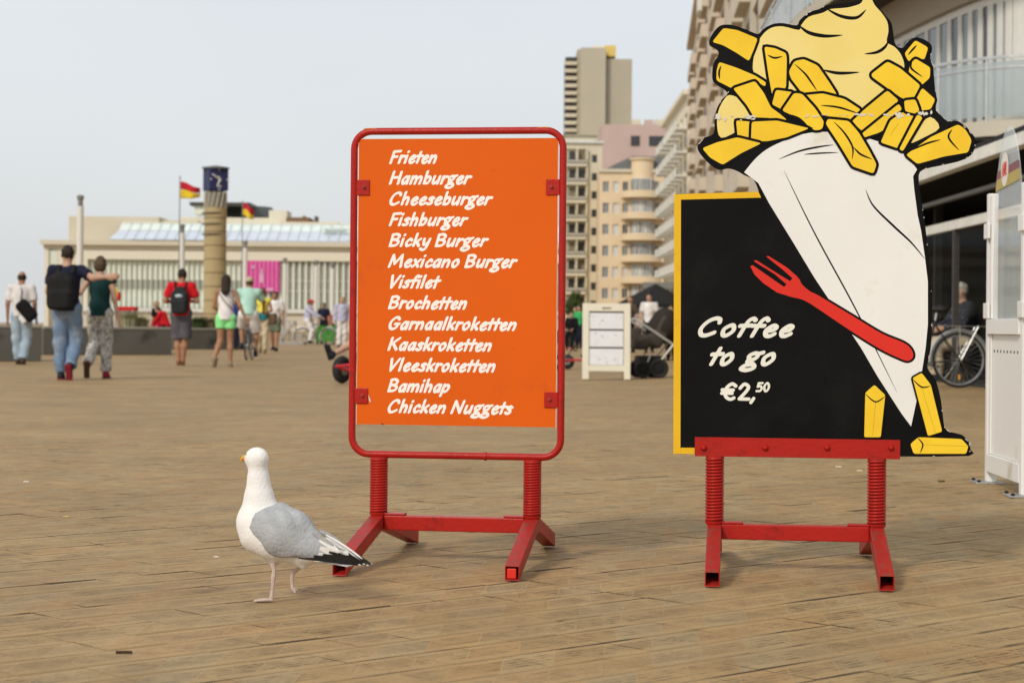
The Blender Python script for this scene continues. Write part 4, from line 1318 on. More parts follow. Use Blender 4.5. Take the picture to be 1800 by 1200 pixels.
# ------------------------------------------------------------------ bicycles
M_BIKE = mat('black bicycle enamel', (0.02, 0.02, 0.022), rough=0.3, spec=0.4)
M_CHROME = mat('dull chrome', (0.60, 0.60, 0.58), rough=0.3, metal=0.85, var=0.1)
M_TYRE = mat('bicycle tyre rubber', (0.028, 0.027, 0.026), rough=0.85, var=0.2)
M_REFL = mat('amber reflector', (0.75, 0.38, 0.03), rough=0.3)
M_SADDLE = mat('black saddle', (0.02, 0.018, 0.016), rough=0.5)
def bicycle(label, loc, rz, m_frame, rack=True, steer=0.0):
    """city bicycle; local x forward, rear hub above the origin"""
    b_ = thing('bicycle', label, 'bicycle', loc, rz)
    WR = 0.335
    def wheel(x):
        t = MB(); t.torus((x, 0, WR), WR - 0.018, 0.018, 40, 8, 'Y'); tyre = t.build('tyre', M_TYRE, None, smooth=True)
        hub = MB(); hub.cyl((x, -0.045, WR), (x, 0.045, WR), 0.022, n=12)
        w_ = hub.build('wheel', M_CHROME, b_, smooth=True)
        tyre.parent = w_
        r_ = MB(); r_.torus((x, 0, WR), WR - 0.040, 0.011, 40, 6, 'Y', ry=0.012); r_.build('rim', M_CHROME, w_, smooth=True)
        s_ = MB()
        for k in range(28):
            a = 2 * math.pi * k / 28; c = a + (0.28 if k % 4 < 2 else -0.28)
            y = 0.03 if k % 2 else -0.03
            s_.cyl((x + 0.02 * math.cos(c), y, WR + 0.02 * math.sin(c)), (x + (WR - 0.045) * math.cos(a), 0, WR + (WR - 0.045) * math.sin(a)), 0.0013, n=4)
        s_.build('spokes', M_CHROME, w_)
        q = MB(); q.box2((x - 0.012, -0.006, 0.10), (x + 0.012, 0.006, 0.16)); q.build('reflector', M_REFL, w_)
        g_ = MB()
        pts = [(x + (WR + 0.022) * math.cos(R(a)), 0, WR + (WR + 0.022) * math.sin(R(a))) for a in range(-5 if x < .5 else 35, 196 if x < .5 else 206, 10)]
        g_.tube(pts, 0.026, 8, ry=0.004, up=(0, 1, 0)); g_.build('mudguard', m_frame if x > 9 else M_CHROME, b_, smooth=True)
        return w_
    wheel(0.0); wheel(1.08)
    f = MB()
    bb, st, hd_ = (0.44, 0, 0.29), (0.30, 0, 0.80), (0.93, 0, 0.86)
    for a, c, r in ((bb, st, 0.016), (bb, (0.965, 0, 0.70), 0.018), (st, (0.945, 0, 0.82), 0.015), ((0.915, 0, 0.92), (0.98, 0, 0.66), 0.019)):
        f.cyl(a, c, r, n=10)
    for y in (-0.055, 0.055):
        f.tube([(0, y, WR), (0.36, y * 0.6, 0.30), bb], 0.010, 8); f.tube([(0, y, WR), (0.20, y * 0.7, 0.60), (0.305, 0.01 * (1 if y > 0 else -1), 0.77)], 0.008, 8)
    f.build('frame', m_frame, b_, smooth=True)
    fk = MB()
    for y in (-0.05, 0.05):
        fk.tube([(0.985, y * 0.5, 0.66), (1.02, y, 0.56), (1.08, y, WR)], 0.011, 8)
    fk.cyl((0.90, 0, 0.99), (0.925, 0, 0.90), 0.013, n=8)
    fk.build('fork', m_frame, b_, smooth=True)
    h_ = MB(); h_.tube([(0.70, -0.29, 1.05), (0.82, -0.27, 1.07), (0.90, -0.12, 1.02), (0.90, 0, 0.99), (0.90, 0.12, 1.02), (0.82, 0.27, 1.07), (0.70, 0.29, 1.05)], 0.011, 8); hb = h_.build('handlebar', M_CHROME, b_, smooth=True)
    for y in (-0.285, 0.285):
        q = MB(); q.cyl((0.67, y, 1.048), (0.78, y * 0.97, 1.062), 0.016, n=10); q.build('grip', M_RUBBER, hb, smooth=True)
    q = MB(); q.cyl(st, (0.285, 0, 0.90), 0.013, n=8); q.build('seat_post', M_CHROME, b_)
    sdl = [ball((0.22, 0, 0.94), (0.10, 0.10, 0.035)), cone((0.24, 0, 0.945), (0.42, 0, 0.945), 0.045, 0.02)]
    sdf_obj('saddle', sdl, M_SADDLE, b_, h=0.012, k=0.04)
    c = MB(); c.lathe([(0.0, -0.052), (0.09, -0.052), (0.09, -0.047), (0.0, -0.047)], (bb[0], 0, bb[2]), 24, 'Y'); c.build('chainwheel', M_CHROME, b_)
    for sgn in (-1, 1):
        c = MB(); c.tube([(bb[0], sgn * 0.06, bb[2]), (bb[0] + sgn * 0.165, sgn * 0.075, bb[2] - 0.03)], 0.010, 8); ck = c.build('crank', M_CHROME, b_)
        c = MB(); c.box((bb[0] + sgn * 0.17, sgn * 0.13, bb[2] - 0.03), (0.09, 0.08, 0.022)); c.build('pedal', M_RUBBER, ck)
    c = MB(); c.tube([(0.0, -0.050, WR + 0.035), (0.44, -0.050, bb[2] + 0.09), (0.53, -0.050, bb[2]), (0.44, -0.050, bb[2] - 0.09), (0.0, -0.050, WR - 0.035)], 0.005, 6); c.build('chain', M_RUBBER, b_)
    if rack:
        r_ = MB()
        for y in (-0.06, 0.0, 0.06):
            r_.cyl((-0.32, y, 0.74), (0.27, y, 0.745), 0.006, n=6)
        r_.tube([(-0.32, -0.06, 0.74), (-0.35, 0, 0.742), (-0.32, 0.06, 0.74)], 0.006, 6)
        for x in (-0.2, 0.0, 0.2): r_.cyl((x, -0.06, 0.742), (x, 0.06, 0.742), 0.005, n=6)
        for y in (-0.065, 0.065):
            r_.cyl((0, y, WR), (-0.21, y, 0.74), 0.006, n=6); r_.cyl((0, y, WR), (0.02, y, 0.74), 0.006, n=6)
        r_.build('rack', M_CHROME, b_, smooth=True)
        q = MB(); q.box((-0.36, 0, 0.70), (0.02, 0.06, 0.04)); q.build('rear_light', mat('red tail lamp', (0.4, 0.02, 0.02), rough=0.3), b_)
    return b_
bk_ = on_ground(1686, 681.5)
bicycle('black city bicycle with luggage rack parked in front of the dark cafe', bk_, R(184), M_BIKE)

# ------------------------------------------------------------------ pushchair beside the menu board
M_FABB = mat('dark brown pushchair fabric', (0.030, 0.022, 0.018), rough=0.9, var=0.2, scale=6, bump=0.2, bscale=60)
M_FABG = mat('taupe pushchair fabric', (0.060, 0.050, 0.040), rough=0.9, var=0.2, scale=6)
M_ALU = mat('silver pushchair tube', (0.55, 0.54, 0.50), rough=0.35, metal=0.6)
sp_ = on_ground(1137, 664)
ps = thing('pushchair', 'brown pushchair with silver frame and black wheels beside the menu board', 'pushchair', sp_, R(188))
k_ = 1.0
for (x, y, r) in ((0.11, 0.24, 0.135), (0.11, -0.24, 0.135), (-0.13, 0.27, 0.15), (-0.13, -0.27, 0.15)):
    b = MB(); b.torus((x, y, r), r - 0.03, 0.03, 28, 8, 'Y', ry=0.03); ty = b.build('wheel', M_TYRE, ps, smooth=True)
    b = MB(); b.lathe([(0, -0.018), (0.06, -0.018), (r - 0.05, -0.006), (r - 0.05, 0.006), (0.06, 0.018), (0, 0.018)], (x, y, r), 20, 'Y'); b.build('hub', M_RUBBER, ty, smooth=True)
for s_ in (-1, 1):
    y = 0.25 * s_
    b = MB(); b.tube([(-0.13, y, 0.15), (-0.17, y, 0.28), (-0.28, y, 0.42), (-0.36, y, 0.52)], 0.016, 8); b.build('rear_tube', M_ALU, ps, smooth=True)
    b = MB(); b.tube([(0.11, y * 0.95, 0.14), (0.03, y * 0.95, 0.26), (-0.02, y * 0.95, 0.40)], 0.013, 8); b.build('front_tube', M_ALU, ps, smooth=True)
    b = MB(); b.tube([(-0.34, y, 0.52), (0.0, y, 0.74), (0.26, y, 0.90), (0.33, y, 0.86)], 0.015, 8, ry=0.02); b.build('side_rail', M_ALU, ps, smooth=True)
sdf_obj('seat', [rbox((-0.02, 0, 0.58), (0.16, 0.19, 0.05), 0.04, Matrix.Rotation(R(25), 3, 'Y')), rbox((0.18, 0, 0.60), (0.03, 0.17, 0.13), 0.03), rbox((-0.18, 0, 0.70), (0.06, 0.19, 0.20), 0.05, Matrix.Rotation(R(-30), 3, 'Y'))], M_FABG, ps, h=0.018, k=0.05)
sdf_obj('canopy', [ball((-0.27, 0, 0.80), (0.22, 0.26, 0.27)), ball((-0.14, 0, 0.70), (0.16, 0.24, 0.20))], M_FABB, ps, h=0.018, k=0.06, planes=[((0, 0, 0.56), (0.5, 0, -0.866))])
sdf_obj('basket', [rbox((-0.04, 0, 0.25), (0.17, 0.18, 0.06), 0.03)], M_FABB, ps, h=0.018, k=0.03)
b = MB(); b.tube([(0.30, -0.25, 0.88), (0.34, -0.2, 0.87), (0.35, 0, 0.87), (0.34, 0.2, 0.87), (0.30, 0.25, 0.88)], 0.018, 8); b.build('handle', M_RUBBER, ps, smooth=True)
b = MB(); b.tube([(0.12, -0.22, 0.55), (0.22, -0.15, 0.62), (0.24, 0, 0.63), (0.22, 0.15, 0.62), (0.12, 0.22, 0.55)], 0.02, 8); b.build('bumper_bar', M_RUBBER, ps, smooth=True)
# ------------------------------------------------------------------ litter on the paving
M_BUTT = mat('cigarette paper', (0.70, 0.58, 0.42), rough=0.8); M_SCRAP = mat('white scrap', (0.74, 0.72, 0.66), rough=0.8); M_TWIG = mat('dark splinter', (0.06, 0.035, 0.02), rough=0.9)
def litter(px, py, L, r, ang, m, name, label, cat):
    q = on_ground(px, py)
    b = MB()
    d = Vector((math.cos(ang), math.sin(ang), 0)) * L / 2
    b.tube([-d, d * 0.1 + Vector((0, 0.001, 0)), d], [r, r * 1.05, r * 0.95], 8)
    o = b.build(name, m, None)
    o.location = (q.x, q.y, q.z + r + 0.0012)
    tag(o, label, cat)
litter(1474, 822, 0.030, 0.004, 0.1, M_BUTT, 'cigarette_butt', 'cigarette butt between the right sign springs, nearer the sign centre', 'litter')
litter(1511, 829, 0.024, 0.004, 0.2, M_BUTT, 'cigarette_butt', 'cigarette butt close to the right spring of the fries sign', 'litter')
litter(218, 1149, 0.034, 0.003, 0.05, M_TWIG, 'wood_splinter', 'short dark wood splinter on the paving at lower left', 'litter')
litter(380, 980, 0.014, 0.002, 0.0, M_SCRAP, 'paper_scrap', 'tiny white paper scrap left of the gull', 'litter')
litter(46, 848, 0.022, 0.003, 0.3, M_SCRAP, 'paper_scrap', 'white paper scrap near the left edge of the paving', 'litter')
litter(116, 909, 0.018, 0.002, 0.1, mat('yellow scrap', (0.70, 0.60, 0.15), rough=0.8), 'paper_scrap', 'yellowish paper scrap on the sandy joint at left', 'litter')
litter(1655, 847, 0.035, 0.004, 0.4, mat('dry leaf', (0.10, 0.09, 0.03), rough=0.9), 'dry_leaf', 'small dark dry leaf left of the windscreen foot', 'litter')
# ------------------------------------------------------------------ buildings
M_STONE1 = mat('pale sandstone render', (0.62, 0.56, 0.42), rough=0.9, var=0.08, scale=0.3)
M_TAN = mat('warm tan render', (0.72, 0.57, 0.38), rough=0.9, var=0.07, scale=0.25)
M_TOWER = mat('grey beige concrete tower', (0.46, 0.42, 0.33), rough=0.9, var=0.05, scale=0.08)
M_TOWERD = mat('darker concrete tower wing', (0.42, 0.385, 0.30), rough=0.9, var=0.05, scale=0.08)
M_CREAMR = mat('cream render', (0.74, 0.68, 0.54), rough=0.9, var=0.06, scale=0.3)
M_PINK = mat('dusty pink render', (0.52, 0.39, 0.35), rough=0.9, var=0.06, scale=0.3)
M_SLATE = mat('grey slate roof', (0.16, 0.165, 0.17), rough=0.8, var=0.15, scale=1.0)
M_BROWNR = mat('taupe stone cladding', (0.58, 0.50, 0.40), rough=0.85, var=0.08, scale=0.6)
M_TAUPE = mat('grey taupe render', (0.58, 0.52, 0.42), rough=0.9, var=0.06, scale=0.5)
M_FRAMEW = mat('white window frame', (0.70, 0.69, 0.64), rough=0.5, var=0.04)
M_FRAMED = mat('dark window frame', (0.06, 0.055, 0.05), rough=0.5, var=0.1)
M_PANE = glass('window pane', (0.16, 0.18, 0.19), rough=0.08)
M_PANED = glass('dark window pane', (0.035, 0.037, 0.04), rough=0.08)
M_CURT = mat('window with pale blind', (0.62, 0.62, 0.57), rough=0.4, var=0.15, scale=0.8)
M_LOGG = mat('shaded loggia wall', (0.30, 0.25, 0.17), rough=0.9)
M_YELB = mat('yellow plant room', (0.70, 0.52, 0.16), rough=0.8)
M_GBAL = glass('pale balustrade glass', (0.42, 0.48, 0.50), rough=0.05, alpha=0.55)

class Facade:
    """a building front: local x along the front, y into the house, z up; every window and balcony is a part of its own"""
    def __init__(s, name, label, p0, p1, depth, H, m, z0=0.0, cat='building'):
        p0, p1 = Vector(p0), Vector(p1)
        d = p1 - p0
        s.root = thing(name, label, cat, (p0.x, p0.y, gz(p0.x, p0.y)), math.atan2(d.y, d.x))
        s.W = math.hypot(d.x, d.y); s.H = H; s.m = m; s.depth = depth
        s.b = MB()
        s.b.box2((0, 0.35, 0), (s.W, depth, H - 0.01))
        s.proto = {}
    def grid(s, x0, x1, z0, z1, nx, nz, wf=0.55, hf=0.6, frame=None, pane=None, panes=None, bars=2, sill=True):
        """wall between x0..x1, z0..z1 with nx by nz real openings"""
        cw, ch = (x1 - x0) / nx, (z1 - z0) / nz
        ww, wh = cw * wf, ch * hf
        for j in range(nz):                                     # spandrels
            zb = z0 + j * ch
            lo_ = zb + (ch - wh) * 0.45
            s.b.box2((x0, 0, zb), (x1, 0.348, lo_))
            s.b.box2((x0, 0, lo_ + wh), (x1, 0.348, zb + ch))
            for i in range(nx + 1):                             # piers
                a = x0 if i == 0 else x0 + i * cw - (cw - ww) / 2
                c = x1 if i == nx else x0 + i * cw + (cw - ww) / 2
                if i == 0: c = x0 + (cw - ww) / 2
                if i == nx: a = x1 - (cw - ww) / 2
                s.b.box2((a, 0.002, lo_), (c, 0.346, lo_ + wh))
            for i in range(nx):
                pm = pane
                if panes: pm = panes[(i * 7 + j * 3 + (i * j) % 5) % len(panes)]
                s.window(x0 + i * cw + (cw - ww) / 2, lo_, ww, wh, frame or M_FRAMEW, pm or M_PANE, bars)
    def window(s, x, z, ww, wh, fm, pm, bars=2, y=0.20):
        key = (round(ww, 3), round(wh, 3), fm.name, bars)
        if key not in s.proto:
            t = min(0.09, ww * 0.09)
            b = MB()
            b.box2((0, 0, 0), (ww, 0.08, t)); b.box2((0, 0, wh - t), (ww, 0.08, wh))
            b.box2((0, 0.001, t), (t, 0.079, wh - t)); b.box2((ww - t, 0.001, t), (ww, 0.079, wh - t))
            for k in range(1, bars):
                b.box2((ww * k / bars - t / 2, 0.001, t), (ww * k / bars + t / 2, 0.079, wh - t))
            o = b.build('window', fm, s.root)
            q = MB(); q.box2((t * 0.6, 0.03, t * 0.6), (ww - t * 0.6, 0.05, wh - t * 0.6))
            s.proto[key] = (o, {}); s.proto[key][1]['mesh'] = q
            first_ = True
        else:
            o = copy_of(s.proto[key][0], s.root); first_ = False
        o.location = (x, y, z)
        pk = pm.name
        d = s.proto[key][1]
        if pk not in d:
            pn = d['mesh'].build('pane', pm, o); d[pk] = pn
        else:
            pn = copy_of(d[pk], o)
        return o
    def balcony(s, x0, x1, z, out=1.1, m=None, rail=None, solid=True, h=1.0):
        key = ('b', round(x1 - x0, 2), out, solid)
        if key not in s.proto:
            b = MB(); b.box2((0, -out, 0), (x1 - x0, 0.0, 0.18)); o = b.build('balcony', m or s.m, s.root)
            q = MB(); w_ = x1 - x0
            if solid:
                q.box2((0, -out + 0.002, 0.182), (w_, -out + 0.10, h)); q.box2((0, -out + 0.10, 0.182), (0.1, -0.001, h)); q.box2((w_ - 0.1, -out + 0.10, 0.182), (w_, -0.001, h))
            else:
                q.box2((0, -out + 0.02, h - 0.05), (w_, -out + 0.07, h)); q.box2((0, -out + 0.02, 0.5), (w_, -out + 0.05, 0.54))
                for k in range(int(w_ / 0.5) + 1):
                    q.box2((min(w_ - .04, k * 0.5), -out + 0.021, 0.182), (min(w_ - .04, k * 0.5) + 0.04, -out + 0.06, h - 0.051))
            rl = q.build('balustrade', rail or m or s.m, o)
            s.proto[key] = (o, rl)
        else:
            o = copy_of(s.proto[key][0], s.root); rl = copy_of(s.proto[key][1], o)
        o.location = (x0, 0, z)
        return o
    def extra(s, name, boxes, m, parent=None):
        b = MB()
        for a, c in boxes: b.box2(a, c)
        return b.build(name, m, parent or s.root)
    def done(s):
        return s.b.build('wall', s.m, s.root)
def gpt(px, d):                                  # ground point in photo column px, d metres away
    x = (px - CX) / F_PX * d
    return Vector((x, d, gz(x, d)))
def hgt(px, py, d): return CAM_H + (hz(px) - py) / F_PX * d - gz((px - CX) / F_PX * d, d)

# far concrete tower
D = 700
T = Facade('tower_block', 'tall beige concrete tower rising behind the hotels', gpt(1017, D), gpt(1061, D), 22, hgt(1040, 84, D), M_TOWER)
T.b.box2((0, 0, 0), (T.W, 0.36, T.H - 0.02)); T.done()
kk = D / F_PX
T.extra('tower_slab', [((46 * kk, 3.0, 0), (91 * kk, 20, hgt(1085, 102, D)))], M_TOWERD)
T.extra('tower_slab', [((T.W + 0.001, 5.0, 0), (46 * kk - 0.001, 19, hgt(1060, 95, D)))], M_FRAMED)  # dark set-back fill in the gap between the two blocks
T.extra('plant_room', [((22 * kk, 6, T.H), (43 * kk, 16, hgt(1050, 77, D)))], M_CREAMR)
T.extra('plant_room', [((43.2 * kk, 6, hgt(1060, 95, D)), (63 * kk, 16, hgt(1070, 76, D)))], M_YELB)
# side wing with balconies, receding to the left
Hs = hgt(1000, 108, D)
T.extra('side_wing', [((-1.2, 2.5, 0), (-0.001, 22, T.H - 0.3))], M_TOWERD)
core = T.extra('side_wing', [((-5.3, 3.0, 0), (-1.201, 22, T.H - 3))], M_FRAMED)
for k in range(40):
    z = 4 + k * 2.62
    if z > T.H - 4: break
    rec = 0.9 + 1.0
    T.extra('balcony', [((-5.6, 1.9, z), (-1.21, 2.99, z + 1.15))], M_STONE1)
# hotel with loggias
D = 300; kk = D / F_PX
Ht = hgt(1030, 252, D)
A = Facade('hotel', 'beige hotel with rows of recessed balconies beside the rounded building', gpt(985, D), gpt(1056, D), 14, Ht, M_STONE1)
fl = 32 * kk; nf = int(Ht / fl) - 1
zb = Ht - 10 * kk - fl * nf
A.b.box2((0, 0, 0), (A.W, 0.348, zb))
A.b.box2((0, 0, zb + fl * nf), (A.W, 0.348, Ht))
xl = 44 * kk
for j in range(nf):
    z = zb + j * fl
    for i in range(2):
        x0_, x1_ = 10 * kk + i * 17 * kk, 27 * kk + i * 17 * kk
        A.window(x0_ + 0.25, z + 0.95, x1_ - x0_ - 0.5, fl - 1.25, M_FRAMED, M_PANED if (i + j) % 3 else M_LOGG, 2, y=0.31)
        A.extra('fin', [((x1_ - 0.12, -0.7, z + 0.3), (x1_ + 0.12, 0.349, z + fl - 0.001))], M_STONE1)
    A.extra('balcony', [((8 * kk, -0.85, z + 0.05), (xl, 0.349, z + 0.30)), ((8 * kk, -0.85, z + 0.301), (xl, -0.75, z + 0.98))], M_STONE1 if False else M_STONE1)
    A.extra('balcony_rail', [((8 * kk, -0.90, z + 0.985), (xl, -0.70, z + 1.08)), ((8 * kk, -0.88, z + 0.5), (xl, -0.851, z + 0.75))], M_SLATE)
A.b.box2((0, 0.002, zb), (8 * kk, 0.346, zb + fl * nf))
A.grid(xl, A.W, zb, zb + fl * nf, 1, nf, 0.34, 0.42, M_FRAMED, M_PANED, bars=1)
A.done()
A.extra('penthouse', [((0.5, 3.0, Ht), (62 * kk, 12, Ht + 17 * kk))], M_STONE1)
ph = A.extra('penthouse_glazing', [((6 * kk, 2.90, Ht + 0.4), (58 * kk, 2.99, Ht + 9 * kk))], M_CURT)
A.extra('roof_edge', [((-0.2, -0.4, Ht), (A.W + 0.2, 2.8, Ht + 0.35))], M_CURT)
A.extra('roof_edge', [((0.2, 2.5, Ht + 17 * kk), (64 * kk, 12.3, Ht + 18.5 * kk))], M_TOWERD)
# pink gable behind
D2 = 330
Pk = Facade('house', 'dusty pink house gable standing behind the rounded building', gpt(1054, D2), gpt(1168, D2), 10, hgt(1130, 219, D2), M_PINK)
Pk.b.box2((0, 0, 0), (Pk.W, 0.348, Pk.H)); Pk.done()
for px in (1106, 1138, 1152):
    b = MB(); x = (px - 1054) * D2 / F_PX; b.box2((x, -0.05, Pk.H - 3.6), (x + 1.5, -0.001, Pk.H - 1.9)); w_ = b.build('window', M_FRAMED, Pk.root)
    b = MB(); b.box2((x + .1, -0.07, Pk.H - 3.5), (x + 1.4, -0.051, Pk.H - 2.0)); b.build('pane', M_PANED, w_)
for px in (1110, 1132, 1150):
    b = MB(); x = (px - 1054) * D2 / F_PX; b.box2((x, 2, Pk.H), (x + 1.4, 4, Pk.H + 1.0)); b.build('chimney', M_STONE1 if px != 1132 else M_PINK, Pk.root)
# tan building with the rounded bay
D = 290; kk = D / F_PX
Ht = hgt(1100, 303, D)
Bd = Facade('apartment_house', 'tan apartment house with a rounded bay and curved balconies', gpt(1052, D), gpt(1172, D), 14, Ht, M_TAN)
fl = 37.5 * kk; nf = int(Ht / fl)
zb = Ht - 6 * kk - fl * nf
Bd.b.box2((0, 0, 0), (Bd.W, 0.348, zb)); Bd.b.box2((0, 0, zb + fl * nf), (Bd.W, 0.348, Ht))
Bd.grid(2 * kk, 20 * kk, zb, zb + fl * nf, 1, nf, 0.62, 0.50, M_FRAMEW, panes=[M_PANE, M_CURT, M_PANE], bars=2)
Bd.grid(20 * kk, 54 * kk, zb, zb + fl * nf, 2, nf, 0.60, 0.50, M_FRAMEW, panes=[M_CURT, M_PANE, M_PANED], bars=2)
Bd.grid(94 * kk, 120 * kk, zb, zb + fl * nf, 2, nf, 0.66, 0.55, M_FRAMEW, panes=[M_PANE, M_CURT, M_PANED], bars=2)
Bd.b.box2((0, 0.002, zb), (2 * kk, 0.346, zb + fl * nf))
Bd.b.box2((54 * kk, 0.002, zb), (94 * kk, 0.346, zb + fl * nf))
Bd.done()
bx_, br_ = 75 * kk, 19.5 * kk
b = MB(); b.lathe([(0, zb), (br_, zb), (br_, Ht + 22 * kk), (br_ + 0.3, Ht + 22 * kk), (br_ + 0.3, Ht + 25 * kk), (0, Ht + 25 * kk)], (bx_, 0.4, 0), 36); bay = b.build('bay', M_TAN, Bd.root, smooth=True)
for j in range(nf):
    z = zb + j * fl
    b = MB(); b.lathe([(0, z - 0.12), (br_ + 1.5, z - 0.12), (br_ + 1.5, z + 0.85), (br_ + 1.4, z + 0.85), (br_ + 1.4, z + 0.1), (0, z + 0.1)], (bx_, 0.4, 0), 36); b.build('balcony', M_TAN, Bd.root, smooth=True)
    b = MB(); b.box2((bx_ + br_, -1.0, z - 0.12), (120 * kk, -0.002, z + 0.1)); b.box2((bx_ + br_, -1.0, z + 0.101), (120 * kk, -0.9, z + 0.85)); b.build('balcony', M_TAN, Bd.root)
    for a in (-65, -40, -14, 14, 40, 65):
        pm = (M_CURT, M_PANE, M_PANED)[(j + a) % 3]
        ang = R(a)
        w_ = MB(); w_.box2((-0.62, -0.05, 0), (0.62, 0.05, fl * 0.58)); wo = w_.build('window', M_FRAMEW, Bd.root)
        wo.location = (bx_ + math.sin(ang) * (br_ + 0.01), 0.4 - math.cos(ang) * (br_ + 0.01), z + 0.9); wo.rotation_euler = (0, 0, ang)
        w_ = MB(); w_.box2((-0.52, -0.07, 0.1), (-0.04, -0.051, fl * 0.58 - 0.1)); w_.box2((0.04, -0.07, 0.1), (0.52, -0.051, fl * 0.58 - 0.1)); w_.build('pane', pm, wo)
# slate roof
b = MB()
pr = [(0, Ht + 0.01), (Bd.W, Ht + 0.01), (Bd.W, Ht + 30 * kk), (58 * kk, Ht + 30 * kk), (28 * kk, Ht + 16 * kk)]
b.prism(pr, (0, 6.5, 0), (1, 0, 0), (0, 0, 1), 0, 5.0); b.build('roof', M_SLATE, Bd.root, tri=True)
b = MB(); b.box2((-0.2, -0.35, Ht), (Bd.W, 1.4, Ht + 0.45)); b.build('cornice', M_STONE1, Bd.root)
# the row of fronts along the promenade, seen edge-on
def row_house(name, label, fa, fb, top, floors, bays, m, style, panes):
    p0, p1 = gpt(*fa), gpt(*fb)
    F_ = Facade(name, label, p0, p1, 16, top, m)
    zb = 4.2; ch = (top - 1.2 - zb) / floors
    F_.b.box2((0, 0, 0), (F_.W, 0.348, zb)); F_.b.box2((0, 0, top - 1.2), (F_.W, 0.348, top))
    F_.grid(0, F_.W, zb, top - 1.2, bays, floors, 0.62, 0.62, M_FRAMED if style == 'brown' else M_FRAMEW, panes=panes, bars=2)
    cw = F_.W / bays
    for j in range(floors):
        for i in range(bays):
            if style == 'balc' or (style == 'brown' and (i // 2) % 2 == 0):
                F_.balcony(i * cw + cw * 0.1, (i + 1) * cw - cw * 0.1, zb + j * ch + 0.1, out=1.2 if style == 'balc' else 0.5, m=M_FRAMEW if style == 'balc' else m, rail=M_FRAMEW if style == 'balc' else m, solid=(style != 'balc'))
    F_.extra('cornice', [((-0.3, -0.6, top), (F_.W + 0.3, 3, top + 0.5))], m)
    F_.done()
    return F_
row_house('seafront_house', 'cream seafront house with white railed balconies, far end of the row', (1166, 250), (1206, 214), hgt(1166, 225, 250), 8, 6, M_CREAMR, 'balc', [M_PANE, M_CURT, M_PANED])
B2 = row_house('seafront_house', 'taupe seafront house with boxy balconies left of the fries sign top', (1213, 205), (1292, 104), hgt(1213, 88, 205), 10, 12, M_BROWNR, 'brown', [M_PANED, M_PANE, M_PANED])
B2.extra('roof_sign', [((B2.W * 0.55, -1.0, 24), (B2.W * 0.55 + 3.4, -0.7, 27))], M_FRAMEW)
row_house('seafront_house', 'tall beige seafront house directly behind the fries sign', (1290, 101), (1560, 42), 36, 11, 10, M_TAUPE, 'brown', [M_PANED, M_PANE, M_CURT])
# near curved apartment building with glass balustrade
ca = thing('corner_building', 'beige curved apartment building with glass balustraded balcony above the cafe', 'building', (0, 0, 0))
base = [(7.55, 52), (7.30, 46), (7.40, 41), (7.75, 37), (8.15, 34.6), (8.75, 33.6), (9.8, 33.3), (20, 33.3)]
cur = [Vector((p[0], p[1])) for p in catmull(base[:-1], 5)] + [Vector(base[-1])]
def offs(P, o):
    out = []
    for i in range(len(P)):
        a = P[max(0, i - 1)]; c = P[min(len(P) - 1, i + 1)]
        t = (c - a).normalized(); out.append(P[i] + Vector((t.y, -t.x)) * o)      # outwards: towards the promenade
    return out
def strip(name, o0, o1, z0, z1, m, parent=None):
    A_, B_ = offs(cur, o0), offs(cur, o1)
    b = MB(); n = len(cur)
    vs = [(p.x, p.y, z) for P in (A_, B_) for z in (z0, z1) for p in P]
    fs = []
    for i in range(n - 1):
        a, c = i, i + 1
        fs += [(a, c, n + c, n + a), (2 * n + a, 3 * n + a, 3 * n + c, 2 * n + c), (a, 2 * n + a, 2 * n + c, c), (n + a, n + c, 3 * n + c, 3 * n + a)]
    fs += [(0, n, 3 * n, 2 * n), (n - 1, 3 * n - 1, 4 * n - 1, 2 * n - 1)]
    b.add(vs, fs)
    return b.build(name, m, parent or ca)
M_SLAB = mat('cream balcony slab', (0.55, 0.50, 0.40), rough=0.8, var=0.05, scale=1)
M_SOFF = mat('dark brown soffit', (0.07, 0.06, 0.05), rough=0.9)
M_FASC = mat('beige fascia', (0.40, 0.345, 0.275), rough=0.85, var=0.05, scale=1)
